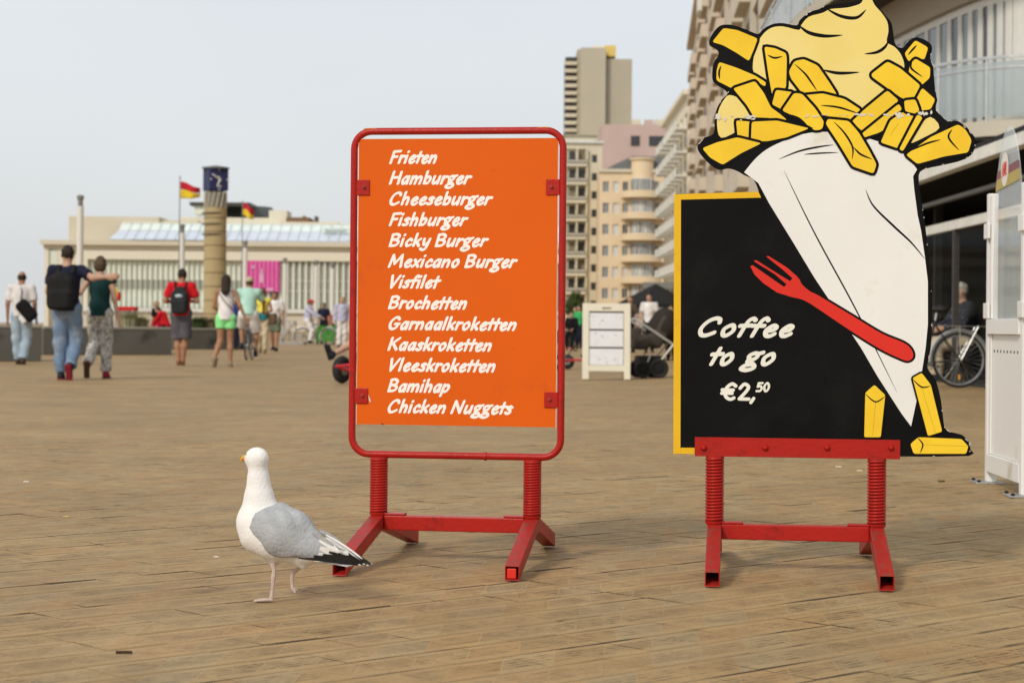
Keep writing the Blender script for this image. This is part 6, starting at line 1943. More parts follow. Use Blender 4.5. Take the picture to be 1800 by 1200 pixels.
# ------------------------------------------------------------------ people
def cloth(name, col, rough=0.9, **k): return mat(name, col, rough=rough, var=k.pop('var', 0.14), scale=k.pop('scale', 6), bump=0.25, bscale=k.pop('bscale', 22), spec=0.1, **k)
SK_L = mat('light skin', (0.50, 0.30, 0.21), rough=0.55, var=0.06); SK_T = mat('tanned skin', (0.36, 0.185, 0.105), rough=0.55, var=0.06)
HR_D = mat('dark brown hair', (0.028, 0.018, 0.012), rough=0.6, var=0.3, scale=30, bump=0.4, bscale=90); HR_B = mat('brown hair', (0.085, 0.055, 0.030), rough=0.6, var=0.25, scale=30, bump=0.4, bscale=90)
HR_G = mat('grey hair', (0.42, 0.40, 0.36), rough=0.7, var=0.2, scale=30); HR_Y = mat('fair hair', (0.38, 0.26, 0.12), rough=0.6, var=0.2, scale=30)
def person(label, base, height, rz, shirt, pants, sleeve=0.5, plen=1.0, skin=SK_T, hair=HR_D, style='short', shoes=None, sex='m', pose=None, h=0.013, group=None, loose=0.0, tank=False, bow=0.0, skirt=False):
    """standing or walking figure facing local +y; pose overrides joints (metres for a 1.75 m figure); body is one continuous mesh, clothes follow it"""
    s = height / 1.75
    root = thing('person', label, 'person', base, rz, group)
    sw = 0.185 if sex == 'm' else 0.160
    hw = 0.085 if sex == 'm' else 0.092
    J = dict(hipL=(-hw, 0, .92), hipR=(hw, 0, .92), kneeL=(-hw - .005, .03, .50), kneeR=(hw + .005, .03, .50), ankL=(-hw - .01, -.02, .085), ankR=(hw + .01, -.02, .085),
             shL=(-sw, 0, 1.41), shR=(sw, 0, 1.41), elbL=(-sw - .06, -.03, 1.14), elbR=(sw + .06, -.03, 1.14), wriL=(-sw - .07, .06, .90), wriR=(sw + .07, .06, .90),
             pelvis=(0, 0, .95), chest=(0, 0, 1.28), neck=(0, -.01, 1.46), head=(0, .02, 1.625), toeL=(0, 1, 0), toeR=(0, 1, 0))
    if pose: J.update(pose)
    J = {k: Vector(v) * (s if k not in ('toeL', 'toeR') else 1) for k, v in J.items()}
    hd_ = J['head'] + Vector((0, bow * 0.05, -bow * 0.02))
    c = lambda a, b, ra, rb, **k: cone(a, b, ra * s, rb * s, **k)
    f = 1.0 if sex == 'm' else 0.88
    up_ = J['chest'] - J['pelvis']
    body = []
    rot = Matrix.Rotation(-0.35 * bow, 3, 'X')
    body += [ball(hd_, (.074 * s, .092 * s, .105 * s), rot), ball(hd_ + rot @ Vector((0, .03, -.06)) * s, (.052 * s, .06 * s, .055 * s), rot), c(J['neck'], hd_ - Vector((0, .015, .05)) * s, .058 * f, .052 * f),
             ball(hd_ + rot @ Vector((0, .10, -.02)) * s, (.013 * s, .02 * s, .024 * s), rot), ball(hd_ + Vector((-.076, 0, -.01)) * s, (.010 * s, .02 * s, .03 * s)), ball(hd_ + Vector((.076, 0, -.01)) * s, (.010 * s, .02 * s, .03 * s))]
    torso = [ball(J['chest'] + Vector((0, 0, .02)) * s, (.155 * f * s, .105 * f * s, .19 * s)), c(J['chest'], J['pelvis'], .125 * f, .125), ball(J['pelvis'], (.155 * s, .11 * s, .115 * s)),
             c(J['shL'], J['shR'], .062 * f, .062 * f), c(J['chest'] + Vector((0, 0, .08)) * s, J['neck'], .10 * f, .06 * f)]
    if sex == 'f': torso += [ball(J['chest'] + Vector((sx * .065, .075, .02)) * s, (.06 * s, .055 * s, .06 * s)) for sx in (-1, 1)]
    body += torso
    for q in 'LR':
        hp, kn, an = J['hip' + q], J['knee' + q], J['ank' + q]
        body += [c(hp, kn, .088, .058), c(kn, kn + (an - kn) * .35 + Vector((0, -.012, 0)) * s, .055, .058), c(kn + (an - kn) * .35 + Vector((0, -.012, 0)) * s, an, .056, .036)]
        sh, el, wr = J['sh' + q], J['elb' + q], J['wri' + q]
        body += [c(sh, el, .052 * f, .041 * f), c(el, wr, .042 * f, .028 * f)]
        d = (wr - el).normalized()
        sd = Vector((1, 0, 0)) if abs(d.x) < .8 else Vector((0, 1, 0))
        e1 = (sd - d * sd.dot(d)).normalized(); e2 = d.cross(e1)
        body += [ball(wr + d * .045 * s, (.020 * s, .040 * s, .050 * s), Matrix((e1, e2, d)).transposed())]
        for k, (o, L) in enumerate(((-.030, .062), (-.010, .072), (.010, .068), (.029, .052))):
            a = wr + d * .085 * s + e2 * o * s
            m1 = a + d * L * .55 * s
            body += [c(a, m1, .0095, .009), c(m1, m1 + (d * L * .5 + e1 * L * .3) * s, .009, .0075)]
        body += [c(wr + d * .03 * s - e2 * .03 * s, wr + (d * .075 - e2 * .055 + e1 * .012) * s, .012, .009)]
        t = J['toe' + q].normalized()
        if shoes is None:
            body += [c(an, an + (t * .05 + Vector((0, 0, -.045))) * s, .038, .034), c(an + (t * .03 + Vector((0, 0, -.048))) * s, an + (t * .17 + Vector((0, 0, -.06))) * s, .034, .022)]
    sdf_obj('body', body, skin, root, h=h * s, k=.028 * s, smooth=1)
    # face
    for sx in (-1, 1):
        b = MB(); b.ell(hd_ + rot @ Vector((sx * .031, .084, .008)) * s, (.011 * s, .008 * s, .008 * s), 8, 6); b.build('eye', M_EYE, root, smooth=True)
    b = MB(); b.ell(hd_ + rot @ Vector((0, .088, -.066)) * s, (.022 * s, .008 * s, .006 * s), 8, 6); b.build('mouth', mat('lips', (0.32, 0.11, 0.09), rough=0.5), root, smooth=True)
    # shirt
    ins = .016 + loose
    wob = lambda V: V + 0.006 * s * np.stack([np.sin(V[:, 2] * 31 / s + V[:, 0] * 17), np.cos(V[:, 2] * 27 / s + V[:, 0] * 22), 0 * V[:, 2]], -1)
    si = .016 + loose * .35
    if shirt is not None:
        sp = [ball(J['chest'] + Vector((0, 0, .02)) * s, ((.155 * f + ins) * s, (.105 * f + ins) * s, .20 * s)), cone(J['chest'], J['pelvis'] + (J['pelvis'] - J['chest']).normalized() * .06 * s, (.130 * f + ins) * s, (.140 + ins) * s, cut=True)]
        if sex == 'f': sp += [ball(J['chest'] + Vector((sx * .065, .075, .02)) * s, (.068 * s, .063 * s, .068 * s)) for sx in (-1, 1)]
        if not tank:
            sp += [c(J['shL'], J['shR'], .060 * f + si, .060 * f + si), cone(J['chest'] + Vector((0, 0, .08)) * s, J['neck'] - Vector((0, 0, .005)), (.10 * f + ins) * s, (.06 * f + ins) * s, cut=True)]
            for q in 'LR':
                sh, el, wr = J['sh' + q], J['elb' + q], J['wri' + q]
                if sleeve <= .6:
                    e = sh + (el - sh) * (sleeve / .6)
                    sp += [cone(sh, e, (.052 * f + si) * s, (.050 * f + si + .006) * s, cut=True)]
                else:
                    sp += [c(sh, el, .052 * f + si, .045 * f + si), cone(el, wr, (.045 * f + si) * s, (.032 + si) * s, cut=True)]
        else:
            sp += [c(J['chest'] + Vector((sx * .09, 0, .10)) * s, J['chest'] + Vector((sx * .085, -.01, .20)) * s, .03, .022) for sx in (-1, 1)]
        sdf_obj('shirt', sp, shirt, root, h=h * s, k=.03 * s, smooth=1, noise=wob)
    # trousers, shorts or skirt
    if pants is not None:
        pi = .015 + loose * .6
        pp = [ball(J['pelvis'] - Vector((0, 0, .02)) * s, ((.160 + pi) * s, (.115 + pi) * s, .12 * s))]
        if skirt:
            pp += [cone(J['pelvis'], (J['kneeL'] + J['kneeR']) / 2 + Vector((0, 0, .12)) * s, .15 * s, .20 * s, cut=True)]
        else:
            for q in 'LR':
                hp, kn, an = J['hip' + q], J['knee' + q], J['ank' + q]
                if plen <= .5:
                    pp += [cone(hp, hp + (kn - hp) * (plen / .5), (.090 + pi) * s, (.078 + pi + .012) * s, cut=True)]
                else:
                    e = kn + (an - kn) * ((plen - .5) / .5) * .97
                    pp += [c(hp, kn, .090 + pi, .070 + pi), cone(kn, e, (.070 + pi) * s, (.060 + pi) * s, cut=True)]
        sdf_obj('skirt' if skirt else ('trousers' if plen > .6 else 'shorts'), pp, pants, root, h=h * s, k=.025 * s, smooth=1, noise=wob)
    # hair
    hh = [ball(hd_ + rot @ Vector((0, -.012, .018)) * s, (.083 * s, .098 * s, .106 * s), rot)]
    fp = (hd_ + rot @ Vector((0, .045, .03)) * s, rot @ Vector((0, .8, -.6)))
    if style == 'bald':
        sdf_obj('hair', [ball(hd_ + Vector((0, -.008, -.01)) * s, (.081 * s, .096 * s, .085 * s))], hair, root, h=h * .7 * s, k=.01, planes=[(hd_ + Vector((0, 0, .045)) * s, (0, 0, 1)), (hd_ + Vector((0, .02, 0)) * s, (0, 1, 0)), (hd_ + Vector((0, 0, -.06)) * s, (0, 0, -1))])
    elif style == 'cap':
        sdf_obj('hair', hh, hair, root, h=h * .8 * s, k=.01, planes=[(hd_ + Vector((0, .01, 0)) * s, (0, 1, 0)), (hd_ + Vector((0, 0, -.07)) * s, (0, 0, -1))])
    else:
        pl = [fp]
        if style == 'short': pl.append((hd_ + Vector((0, 0, -.075)) * s, (0, .5, -.866)))
        if style == 'bob': hh += [ball(hd_ + rot @ Vector((0, -.03, -.02)) * s, (.088 * s, .085 * s, .10 * s))]
        if style == 'long': hh += [cone(hd_ + Vector((0, -.05, .02)) * s, hd_ + Vector((0, -.115, -.20)) * s, .085 * s, .085 * s), cone(hd_ + Vector((0, -.115, -.20)) * s, hd_ + Vector((0, -.12, -.40)) * s, .085 * s, .045 * s)]
        sdf_obj('hair', hh, hair, root, h=h * .8 * s, k=.03 * s, planes=pl, noise=lambda V: V + 0.004 * s * np.sin(V[:, [2, 0, 1]] * 90))
    # shoes
    if shoes is not None:
        up, sole = shoes if isinstance(shoes, tuple) else (shoes, M_RUBBER)
        for q in 'LR':
            an, t = J['ank' + q], J['toe' + q].normalized()
            sdv = t.cross(Vector((0, 0, 1)))
            sdv = sdv.normalized() if sdv.length > .1 else Vector((1, 0, 0))
            n_ = sdv.cross(t).normalized()
            sh = sdf_obj('shoe', [c(an, an - n_ * .035 * s, .045, .045), c(an - n_ * .04 * s - t * .03 * s, an - n_ * .048 * s + t * .13 * s, .042, .034)], up, root, h=h * .8 * s, k=.03 * s)
            rt = Matrix((sdv, t, n_)).transposed()
            sdf_obj('sole', [rbox(an - n_ * .082 * s + t * .055 * s, (.034 * s, .115 * s, .006 * s), .008 * s, rt)], sole, sh, h=h * .7 * s, k=.01)
    root['_s'] = s
    return root, J, s
def pack(root, m, prims, name='backpack', h=.014, k=.03):
    return sdf_obj(name, prims, m, root, h=h, k=k)
def P_at(px, py): return on_ground(px, py)
def hm(px_h, base): return px_h * base.y / F_PX

M_JEAN = cloth('faded blue denim', (0.155, 0.225, 0.33), dirt=(0.34, 0.38, 0.42), dirt_amt=0.5, dirt_scale=4)
M_JEANL = cloth('pale blue denim', (0.33, 0.42, 0.50), dirt=(0.50, 0.55, 0.58), dirt_amt=0.3, dirt_scale=4)
M_NAVY = cloth('navy cotton', (0.018, 0.020, 0.040)); M_PACK = cloth('charcoal backpack nylon', (0.020, 0.020, 0.020)); M_PACK2 = cloth('dark grey backpack nylon', (0.028, 0.030, 0.032))
M_GREENT = cloth('dark teal cotton', (0.012, 0.040, 0.040)); M_BLKC = cloth('black cotton', (0.012, 0.012, 0.013))
M_PRINT = cloth('black and white printed cotton', (0.62, 0.60, 0.55), dirt=(0.035, 0.035, 0.035), dirt_amt=0.95, dirt_scale=24)
M_REDC = cloth('red cotton', (0.56, 0.015, 0.022)); M_GREYS = cloth('grey shorts cotton', (0.10, 0.095, 0.11)); M_WHITEC = cloth('white cotton', (0.74, 0.71, 0.70)); M_LIME = cloth('bright green cotton', (0.27, 0.78, 0.30))
M_MINT = cloth('mint cotton', (0.42, 0.66, 0.56)); M_BEIGE = cloth('beige cotton', (0.52, 0.43, 0.29)); M_YELC = cloth('lemon yellow cotton', (0.80, 0.68, 0.10)); M_OLIVE = cloth('olive cotton', (0.13, 0.15, 0.10)); M_LAV = cloth('lavender cotton', (0.48, 0.48, 0.62)); M_TEAL = cloth('teal cloth', (0.03, 0.25, 0.27))
M_PINKC = cloth('hot pink cotton', (0.72, 0.03, 0.20)); M_STRIPE = cloth('striped white shirt', (0.66, 0.62, 0.60)); M_LEATH = mat('brown leather bag', (0.13, 0.085, 0.045), rough=0.6, var=0.2)
S_RED = mat('red shoe sole', (0.20, 0.012, 0.025), rough=0.7); S_WHT = mat('white shoe rubber', (0.62, 0.62, 0.60), rough=0.6); S_BRN = mat('brown shoe', (0.07, 0.042, 0.026), rough=0.6); S_TAUPE = mat('taupe sandal', (0.26, 0.20, 0.13), rough=0.8); S_DRED = mat('dark red shoe', (0.28, 0.015, 0.03), rough=0.6)
S_DK = mat('dark shoe', (0.02, 0.022, 0.03), rough=0.6)

# embracing couple
bm_ = P_at(113, 667)
u_ = bm_.y / F_PX
man, J, s = person('man in navy T-shirt and jeans with black backpack, arm round the woman', bm_ + Vector((0.03, 0, 0)), hm(237, bm_), R(2), M_NAVY, M_JEAN, sleeve=.42, skin=SK_L, hair=HR_D, shoes=(S_DK, S_RED), h=.0095, loose=.006,
    pose=dict(kneeR=(.10, .10, .50), ankR=(.085, -.20, .17), toeR=(.05, .35, -.94), kneeL=(-.09, .02, .50), ankL=(-.075, .02, .085), elbR=(.35, -.13, 1.32), wriR=(.53, -.15, 1.335), elbL=(-.25, .04, 1.15), wriL=(-.22, .18, .98)))
pk = pack(man, M_PACK, [rbox((-.05 * s, -.19 * s, 1.13 * s), (.10 * s, .04 * s, .14 * s), .07 * s), ball((-.05 * s, -.18 * s, 1.30 * s), (.13 * s, .09 * s, .10 * s)), rbox((-.05 * s, -.25 * s, 1.03 * s), (.09 * s, .03 * s, .07 * s), .06 * s)], h=.011)
for sx in (-1, 1):
    b = MB(); b.tube([(sx * .09 * s, -.16 * s, 1.38 * s), (sx * .10 * s, -.07 * s, 1.485 * s), (sx * .11 * s, .08 * s, 1.45 * s), (sx * .12 * s, .14 * s, 1.25 * s), (sx * .13 * s, .0, 1.02 * s), (sx * .12 * s, -.16 * s, 1.02 * s)], .022 * s, 6, ry=.008 * s); b.build('strap', M_PACK, pk, smooth=True)
b = MB(); b.tube([(-.18 * s, -.30 * s, 1.13 * s), (-.05 * s, -.325 * s, 1.12 * s), (.09 * s, -.30 * s, 1.13 * s)], .006 * s, 5); b.build('zip', M_STEEL, pk)
bw_ = P_at(172, 665)
wom, J, s = person('short-haired woman in dark green top and patterned trousers held by the man', bw_ + Vector((0, .10, 0)), hm(216, bw_), R(-3), M_GREENT, M_PRINT, sleeve=.12, skin=SK_L, hair=HR_B, style='bob', shoes=(S_DRED, S_BRN), sex='f', h=.0095,
    pose=dict(kneeL=(-.085, .06, .51), ankL=(-.12, -.22, .20), toeL=(-.05, .25, -.97), kneeR=(.09, .05, .51), ankR=(.085, .03, .085), elbL=(-.24, -.16, 1.22), wriL=(-.42, -.19, 1.10), elbR=(.22, -.04, 1.13), wriR=(.27, -.02, .88)))
# bald man with sling bag
b_ = P_at(37, 640)
m_, J, s = person('balding man in pale striped shirt and light jeans with black sling bag', b_, hm(165, b_), R(4), M_STRIPE, M_JEANL, sleeve=.5, skin=SK_T, hair=HR_D, style='bald', shoes=(S_BRN, M_RUBBER), h=.013, loose=.014,
    pose=dict(kneeR=(.09, .08, .50), ankR=(.04, -.06, .09), ankL=(-.07, .10, .085), elbL=(-.25, -.02, 1.13), wriL=(-.26, .03, .88)))
bag = pack(m_, M_BLKC, [rbox((.13 * s, -.21 * s, 1.0 * s), (.05 * s, .025 * s, .14 * s), .075 * s, Matrix.Rotation(R(-40), 3, 'Y'))], 'sling_bag')
b = MB(); b.tube([(.02 * s, -.19 * s, 1.14 * s), (.03 * s, -.15 * s, 1.36 * s), (-.02 * s, -.04 * s, 1.49 * s), (-.08 * s, .10 * s, 1.42 * s)], .024 * s, 6, ry=.008 * s); b.build('strap', M_BLKC, bag, smooth=True)
pack(m_, M_WHITEC, [rbox((.10 * s, -.20 * s, .86 * s), (.07 * s, .03 * s, .05 * s), .03 * s, Matrix.Rotation(R(-35), 3, 'Y'))], 'rolled_towel')
# man in red T-shirt
b_ = P_at(318, 642)
m_, J, s = person('man in red T-shirt and grey shorts with dark backpack, walking barefoot', b_, hm(172, b_), R(0), M_REDC, M_GREYS, sleeve=.45, plen=.50, skin=SK_T, hair=HR_D, shoes=None, h=.012, loose=.012, bow=.8,
    pose=dict(kneeL=(-.075, .05, .48), ankL=(-.045, -.02, .085), kneeR=(.07, .02, .48), ankR=(.03, .02, .085), elbL=(-.28, -.03, 1.15), wriL=(-.14, .22, 1.12), elbR=(.28, -.03, 1.15), wriR=(.13, .24, 1.15)))
pk = pack(m_, M_PACK2, [rbox((0, -.19 * s, 1.13 * s), (.085 * s, .04 * s, .12 * s), .07 * s), ball((0, -.18 * s, 1.30 * s), (.115 * s, .085 * s, .11 * s)), rbox((0, -.25 * s, 1.05 * s), (.08 * s, .03 * s, .08 * s), .05 * s)], h=.013)
pack(pk, mat('pale blue reflective patch', (0.40, 0.48, 0.53), rough=0.5, var=0.3, scale=20), [ball((0, -.30 * s, 1.235 * s), (.075 * s, .018 * s, .035 * s))], 'patch', h=.009)
for sx in (-1, 1):
    b = MB(); b.tube([(sx * .08 * s, -.15 * s, 1.36 * s), (sx * .10 * s, -.05 * s, 1.49 * s), (sx * .12 * s, .09 * s, 1.44 * s), (sx * .13 * s, .13 * s, 1.22 * s)], .022 * s, 6, ry=.008 * s); b.build('strap', M_BLKC, pk, smooth=True)
# girl in green shorts
b_ = P_at(402, 645)
m_, J, s = person('long-haired girl in white tank top and bright green shorts', b_ + Vector((-.06, 0, 0)), hm(163, b_), R(3), M_WHITEC, M_LIME, sleeve=0, plen=.22, skin=SK_T, hair=HR_D, style='long', shoes=(S_TAUPE, S_TAUPE), sex='f', h=.012, tank=True,
    pose=dict(kneeL=(-.10, .02, .50), ankL=(-.20, -.22, .15), toeL=(-.2, .3, -.93), kneeR=(.08, .05, .50), ankR=(.09, .0, .085), elbL=(-.23, .06, 1.14), wriL=(-.16, .22, 1.05), elbR=(.27, -.08, 1.16), wriR=(.37, -.06, .93)))
b = MB(); b.tube([(-.13 * s, -.11 * s, 1.40 * s), (0, -.145 * s, 1.22 * s), (.15 * s, -.10 * s, 1.06 * s)], .010 * s, 5); b.build('bag_strap', M_LEATH, m_)
# cyclist riding away
b_ = P_at(433, 633)
bicycle('grey bicycle ridden away by the cyclist in mint shirt', b_, R(91), mat('grey bicycle enamel', (0.12, 0.12, 0.125), rough=0.35), rack=False)
m_, J, s = person('cyclist in mint shirt, pale shorts and beige cap riding away', b_ + Vector((0, .22, 0)), 1.80, R(0), M_MINT, M_WHITEC, sleeve=.45, plen=.46, skin=SK_T, hair=HR_B, style='cap', shoes=(S_DK, M_RUBBER), h=.014, loose=.02,
    pose=dict(pelvis=(0, 0, 1.0), chest=(0, .10, 1.34), neck=(0, .16, 1.52), head=(0, .20, 1.67), hipL=(-.10, 0, .98), hipR=(.10, 0, .98), kneeL=(-.17, .30, .72), ankL=(-.15, .20, .34), kneeR=(.16, .22, .60), ankR=(.15, .12, .17), shL=(-.19, .12, 1.46), shR=(.19, .12, 1.46), elbL=(-.30, .30, 1.25), wriL=(-.27, .52, 1.10), elbR=(.30, .30, 1.25), wriR=(.27, .52, 1.10)))
pack(m_, M_BEIGE, [ball(J['head'] + Vector((0, -.005, .045)) * s, (.09 * s, .105 * s, .085 * s)), rbox(J['head'] + Vector((0, .12, .03)) * s, (.06 * s, .05 * s, .003), .008)], 'cap', h=.011)
# woman in yellow, facing us
b_ = P_at(461, 621)
m_, J, s = person('woman in lemon yellow top and beige trousers walking towards us', b_, hm(116, b_), R(178), M_YELC, M_BEIGE, sleeve=.1, skin=SK_T, hair=HR_B, style='bob', shoes=(S_TAUPE, S_TAUPE), sex='f', h=.014, pose=dict(kneeL=(-.09, .08, .50), ankL=(-.08, .10, .085), kneeR=(.09, .02, .50), ankR=(.09, -.12, .10), elbL=(-.24, .0, 1.14), wriL=(-.15, .20, 1.08), elbR=(.24, .0, 1.14), wriR=(.15, .2, 1.10)))
pack(m_, M_TEAL, [cone(J['pelvis'] + Vector((0, 0, .05)) * s, J['pelvis'] + Vector((.02, 0, -.06)) * s, .17 * s, .175 * s, cut=True)], 'tied_jacket', h=.014)
pack(m_, M_BLKC, [rbox(J['head'] + Vector((0, .09, .005)) * s, (.06 * s, .004, .014 * s), .01 * s)], 'sunglasses', h=.008, k=.01)
bg_ = pack(m_, M_LEATH, [rbox((-.27 * s, .02, .92 * s), (.06 * s, .09 * s, .10 * s), .05 * s)], 'handbag', h=.016)
# man in white T-shirt, facing us
b_ = P_at(483, 617)
person('man in white T-shirt and olive shorts left of the ramp railing', b_, hm(105, b_), R(172), M_WHITEC, M_OLIVE, sleeve=.45, plen=.42, skin=SK_T, hair=HR_D, shoes=(S_DK, M_RUBBER), h=.015, loose=.01, pose=dict(kneeL=(-.09, .08, .50), ankL=(-.08, .12, .085), kneeR=(.09, .0, .50), ankR=(.09, -.14, .12)))
# people behind the wall
b_ = gpt(275, 54)
person('child in black top and pink skirt behind the concrete wall', b_, hm(57, b_) + .69 if False else 1.42, R(60), M_BLKC, M_PINKC, sleeve=.5, skin=SK_L, hair=HR_Y, style='bob', shoes=S_DK, sex='f', h=.018, skirt=True)
b_ = gpt(291, 53)
person('figure in red jacket bending behind the concrete wall', b_, 1.34, R(75), M_REDC, M_BLKC, sleeve=1.0, skin=SK_L, hair=HR_B, shoes=S_DK, sex='f', h=.018, loose=.03, pose=dict(chest=(0, .10, 1.25), neck=(0, .20, 1.40), head=(0, .30, 1.52), shL=(-.17, .14, 1.36), shR=(.17, .14, 1.36), elbL=(-.2, .28, 1.14), wriL=(-.2, .38, .95), elbR=(.2, .28, 1.14), wriR=(.2, .38, .95)))
# far figures between the cyclists and the orange sign
b_ = gpt(531, 80)
bicycle('dark bicycle carrying the man in a red cap', b_, R(0), M_BIKE, rack=False)
m_, J, s = person('man in lavender shirt and red cap sitting on a bicycle', b_ + Vector((.22, 0, 0)), 1.78, R(-90), M_LAV, M_WHITEC, sleeve=.8, skin=SK_T, hair=HR_D, style='cap', shoes=S_DK, h=.02, loose=.02,
    pose=dict(pelvis=(0, 0, .98), chest=(0, .06, 1.33), neck=(0, .10, 1.51), head=(0, .13, 1.66), hipL=(-.10, 0, .96), hipR=(.10, 0, .96), kneeL=(-.12, .30, .70), ankL=(-.12, .22, .32), kneeR=(.12, .2, .55), ankR=(.12, .1, .15), elbL=(-.28, .28, 1.20), wriL=(-.25, .50, 1.08), elbR=(.28, .28, 1.20), wriR=(.25, .5, 1.08)))
pack(m_, M_REDC, [ball(J['head'] + Vector((0, -.005, .045)) * s, (.09 * s, .105 * s, .085 * s)), rbox(J['head'] + Vector((0, .12, .03)) * s, (.06 * s, .05 * s, .003), .008)], 'cap', h=.014)
b_ = gpt(569, 84)
person('man in dark T-shirt standing behind the green bin', b_, 1.74, R(170), M_NAVY, M_BLKC, sleeve=.45, skin=SK_T, hair=HR_D, shoes=S_DK, h=.02, loose=.01)
b_ = gpt(545, 110)
person('distant man in white shirt and navy cap left of the green bin', b_, 1.75, R(160), M_WHITEC, M_BEIGE, sleeve=.5, skin=SK_T, hair=HR_D, shoes=S_DK, h=.025)
b_ = gpt(578, 115)
person('distant woman in pink top above the green bin', b_, 1.68, R(20), mat('salmon pink cotton', (0.55, 0.16, 0.15), rough=0.9), M_BEIGE, sleeve=.3, skin=SK_L, hair=HR_B, style='bob', shoes=S_DK, sex='f', h=.025)
b_ = gpt(601, 70)
person('person in lavender shirt and white trousers next to the red sign frame', b_, hm(57, b_) + .78 - .12, R(200), M_LAV, M_WHITEC, sleeve=.8, skin=SK_L, hair=HR_Y, style='short', shoes=S_DK, h=.018, loose=.02)
b_ = gpt(589, 120)
person('distant person in white top near the red sign frame', b_, 1.7, R(10), M_WHITEC, M_NAVY, sleeve=.5, skin=SK_L, hair=HR_D, shoes=S_DK, h=.025)
b_ = gpt(410, 62)
person('person in blue shirt half hidden between girl and cyclist', b_, 1.72, R(0), mat('royal blue cotton', (0.03, 0.07, 0.33), rough=0.9), M_NAVY, sleeve=.5, skin=SK_T, hair=HR_D, shoes=S_DK, h=.02)
# green wheeled bin
q = gpt(572, 82)
gb = thing('wheeled_bin', 'bright green wheeled bin between the far figures', 'bin', q, R(10))
M_BIN = mat('green bin plastic', (0.07, 0.33, 0.045), rough=0.5, var=0.08)
kk = 82 / F_PX
b = MB(); b.add([(-.34, -.32, .10), (.34, -.32, .10), (.34, .32, .10), (-.34, .32, .10), (-.42, -.38, .68), (.42, -.38, .68), (.42, .38, .68), (-.42, .38, .68)], [(0, 3, 2, 1), (4, 5, 6, 7), (0, 1, 5, 4), (1, 2, 6, 5), (2, 3, 7, 6), (3, 0, 4, 7)]); b.build('tub', M_BIN, gb, bevel=.03)
b = MB(); b.box2((-.45, -.42, .685), (.45, .42, .75)); b.build('lid', M_BIN, gb, bevel=.02)
for sx in (-1, 1):
    b = MB(); b.cyl((sx * .36, -.2, .10), (sx * .30, -.2, .10), .10, n=14); b.build('wheel', M_RUBBER, gb, smooth=True)
# pedal kart and its rider, mostly behind the orange sign
def kart(label, loc, rz, col, sc=1.0):
    k_ = thing('pedal_kart', label, 'pedal kart', loc, rz)
    k_.scale = (sc,) * 3
    for (x, y, r, w_) in ((-.36, .55, .19, .12), (.36, .55, .19, .12), (-.40, -.45, .19, .14), (.40, -.45, .19, .14)):
        b = MB(); b.torus((x, y, r), r - .06, .06, 24, 8, 'X', ry=w_ / 2); t_ = b.build('wheel', M_TYRE, k_, smooth=True)
        b = MB(); b.cyl((x - .05, y, r), (x + .05, y, r), .08, n=14); b.build('hub', M_STEEL, t_, smooth=True)
    b = MB(); b.tube([(0, .70, .22), (0, .2, .24), (0, -.45, .26)], .03, 8); b.cyl((-.34, .55, .19), (.34, .55, .19), .02, n=8); b.cyl((-.38, -.45, .19), (.38, -.45, .19), .02, n=8); b.tube([(-.2, .75, .2), (-.25, .85, .24), (0, .92, .26), (.25, .85, .24), (.2, .75, .2)], .02, 6)
    b.build('chassis', col, k_, smooth=True)
    sdf_obj('seat', [rbox((0, -.25, .36), (.17, .18, .02), .03), rbox((0, -.45, .55), (.17, .02, .20), .03, Matrix.Rotation(R(12), 3, 'X'))], M_RUBBER, k_, h=.02, k=.04)
    b = MB(); b.torus((0, .18, .62), .14, .015, 24, 6, 'Y'); b.cyl((0, .45, .3), (0, .18, .62), .012, n=6); b.build('steering_wheel', M_RUBBER, k_, smooth=True)
    b = MB(); b.cyl((-.18, .40, .28), (.18, .40, .28), .012, n=6); b.box((-.16, .40, .32), (.1, .06, .02)); b.box((.16, .40, .24), (.1, .06, .02)); b.build('pedals', M_STEEL, k_)
    return k_
b_ = P_at(601, 674)
M_KRED = mat('red kart paint', (0.50, 0.02, 0.03), rough=0.35); 
kt = kart('black-wheeled pedal kart half hidden behind the orange sign', Vector((b_.x + .587, b_.y + .30, b_.z)), R(150), M_KRED)
m_, J, s = person('pedal kart rider in colourful clothes, one foot stretched past the sign frame', Vector((b_.x + .50, b_.y + .46, b_.z)), 1.62, R(150), mat('pink and yellow cotton', (0.65, 0.12, 0.18), rough=0.9, dirt=(0.75, 0.55, 0.15), dirt_amt=.8, dirt_scale=6), mat('coral shorts cotton', (0.62, 0.12, 0.12), rough=0.9), sleeve=.4, plen=.3, skin=SK_L, hair=HR_Y, style='long', shoes=(S_DK, M_RUBBER), sex='f', h=.014,
    pose=dict(pelvis=(0, 0, .50), chest=(0, -.05, .84), neck=(0, -.04, 1.02), head=(0, -.01, 1.18), hipL=(-.09, 0, .48), hipR=(.09, 0, .48), kneeL=(-.13, .38, .62), ankL=(-.10, .72, .36), toeL=(0, .5, .85), kneeR=(.20, .38, .62), ankR=(.36, .72, .43), toeR=(.15, .30, .94), shL=(-.16, -.04, .97), shR=(.16, -.04, .97), elbL=(-.26, .12, .78), wriL=(-.12, .34, .75), elbR=(.26, .12, .78), wriR=(.12, .34, .75)))
b_ = P_at(1012, 650)
kart('small red pedal kart parked left of the menu board', b_ + Vector((.12, .3, 0)), R(65), M_KRED, 0.72)
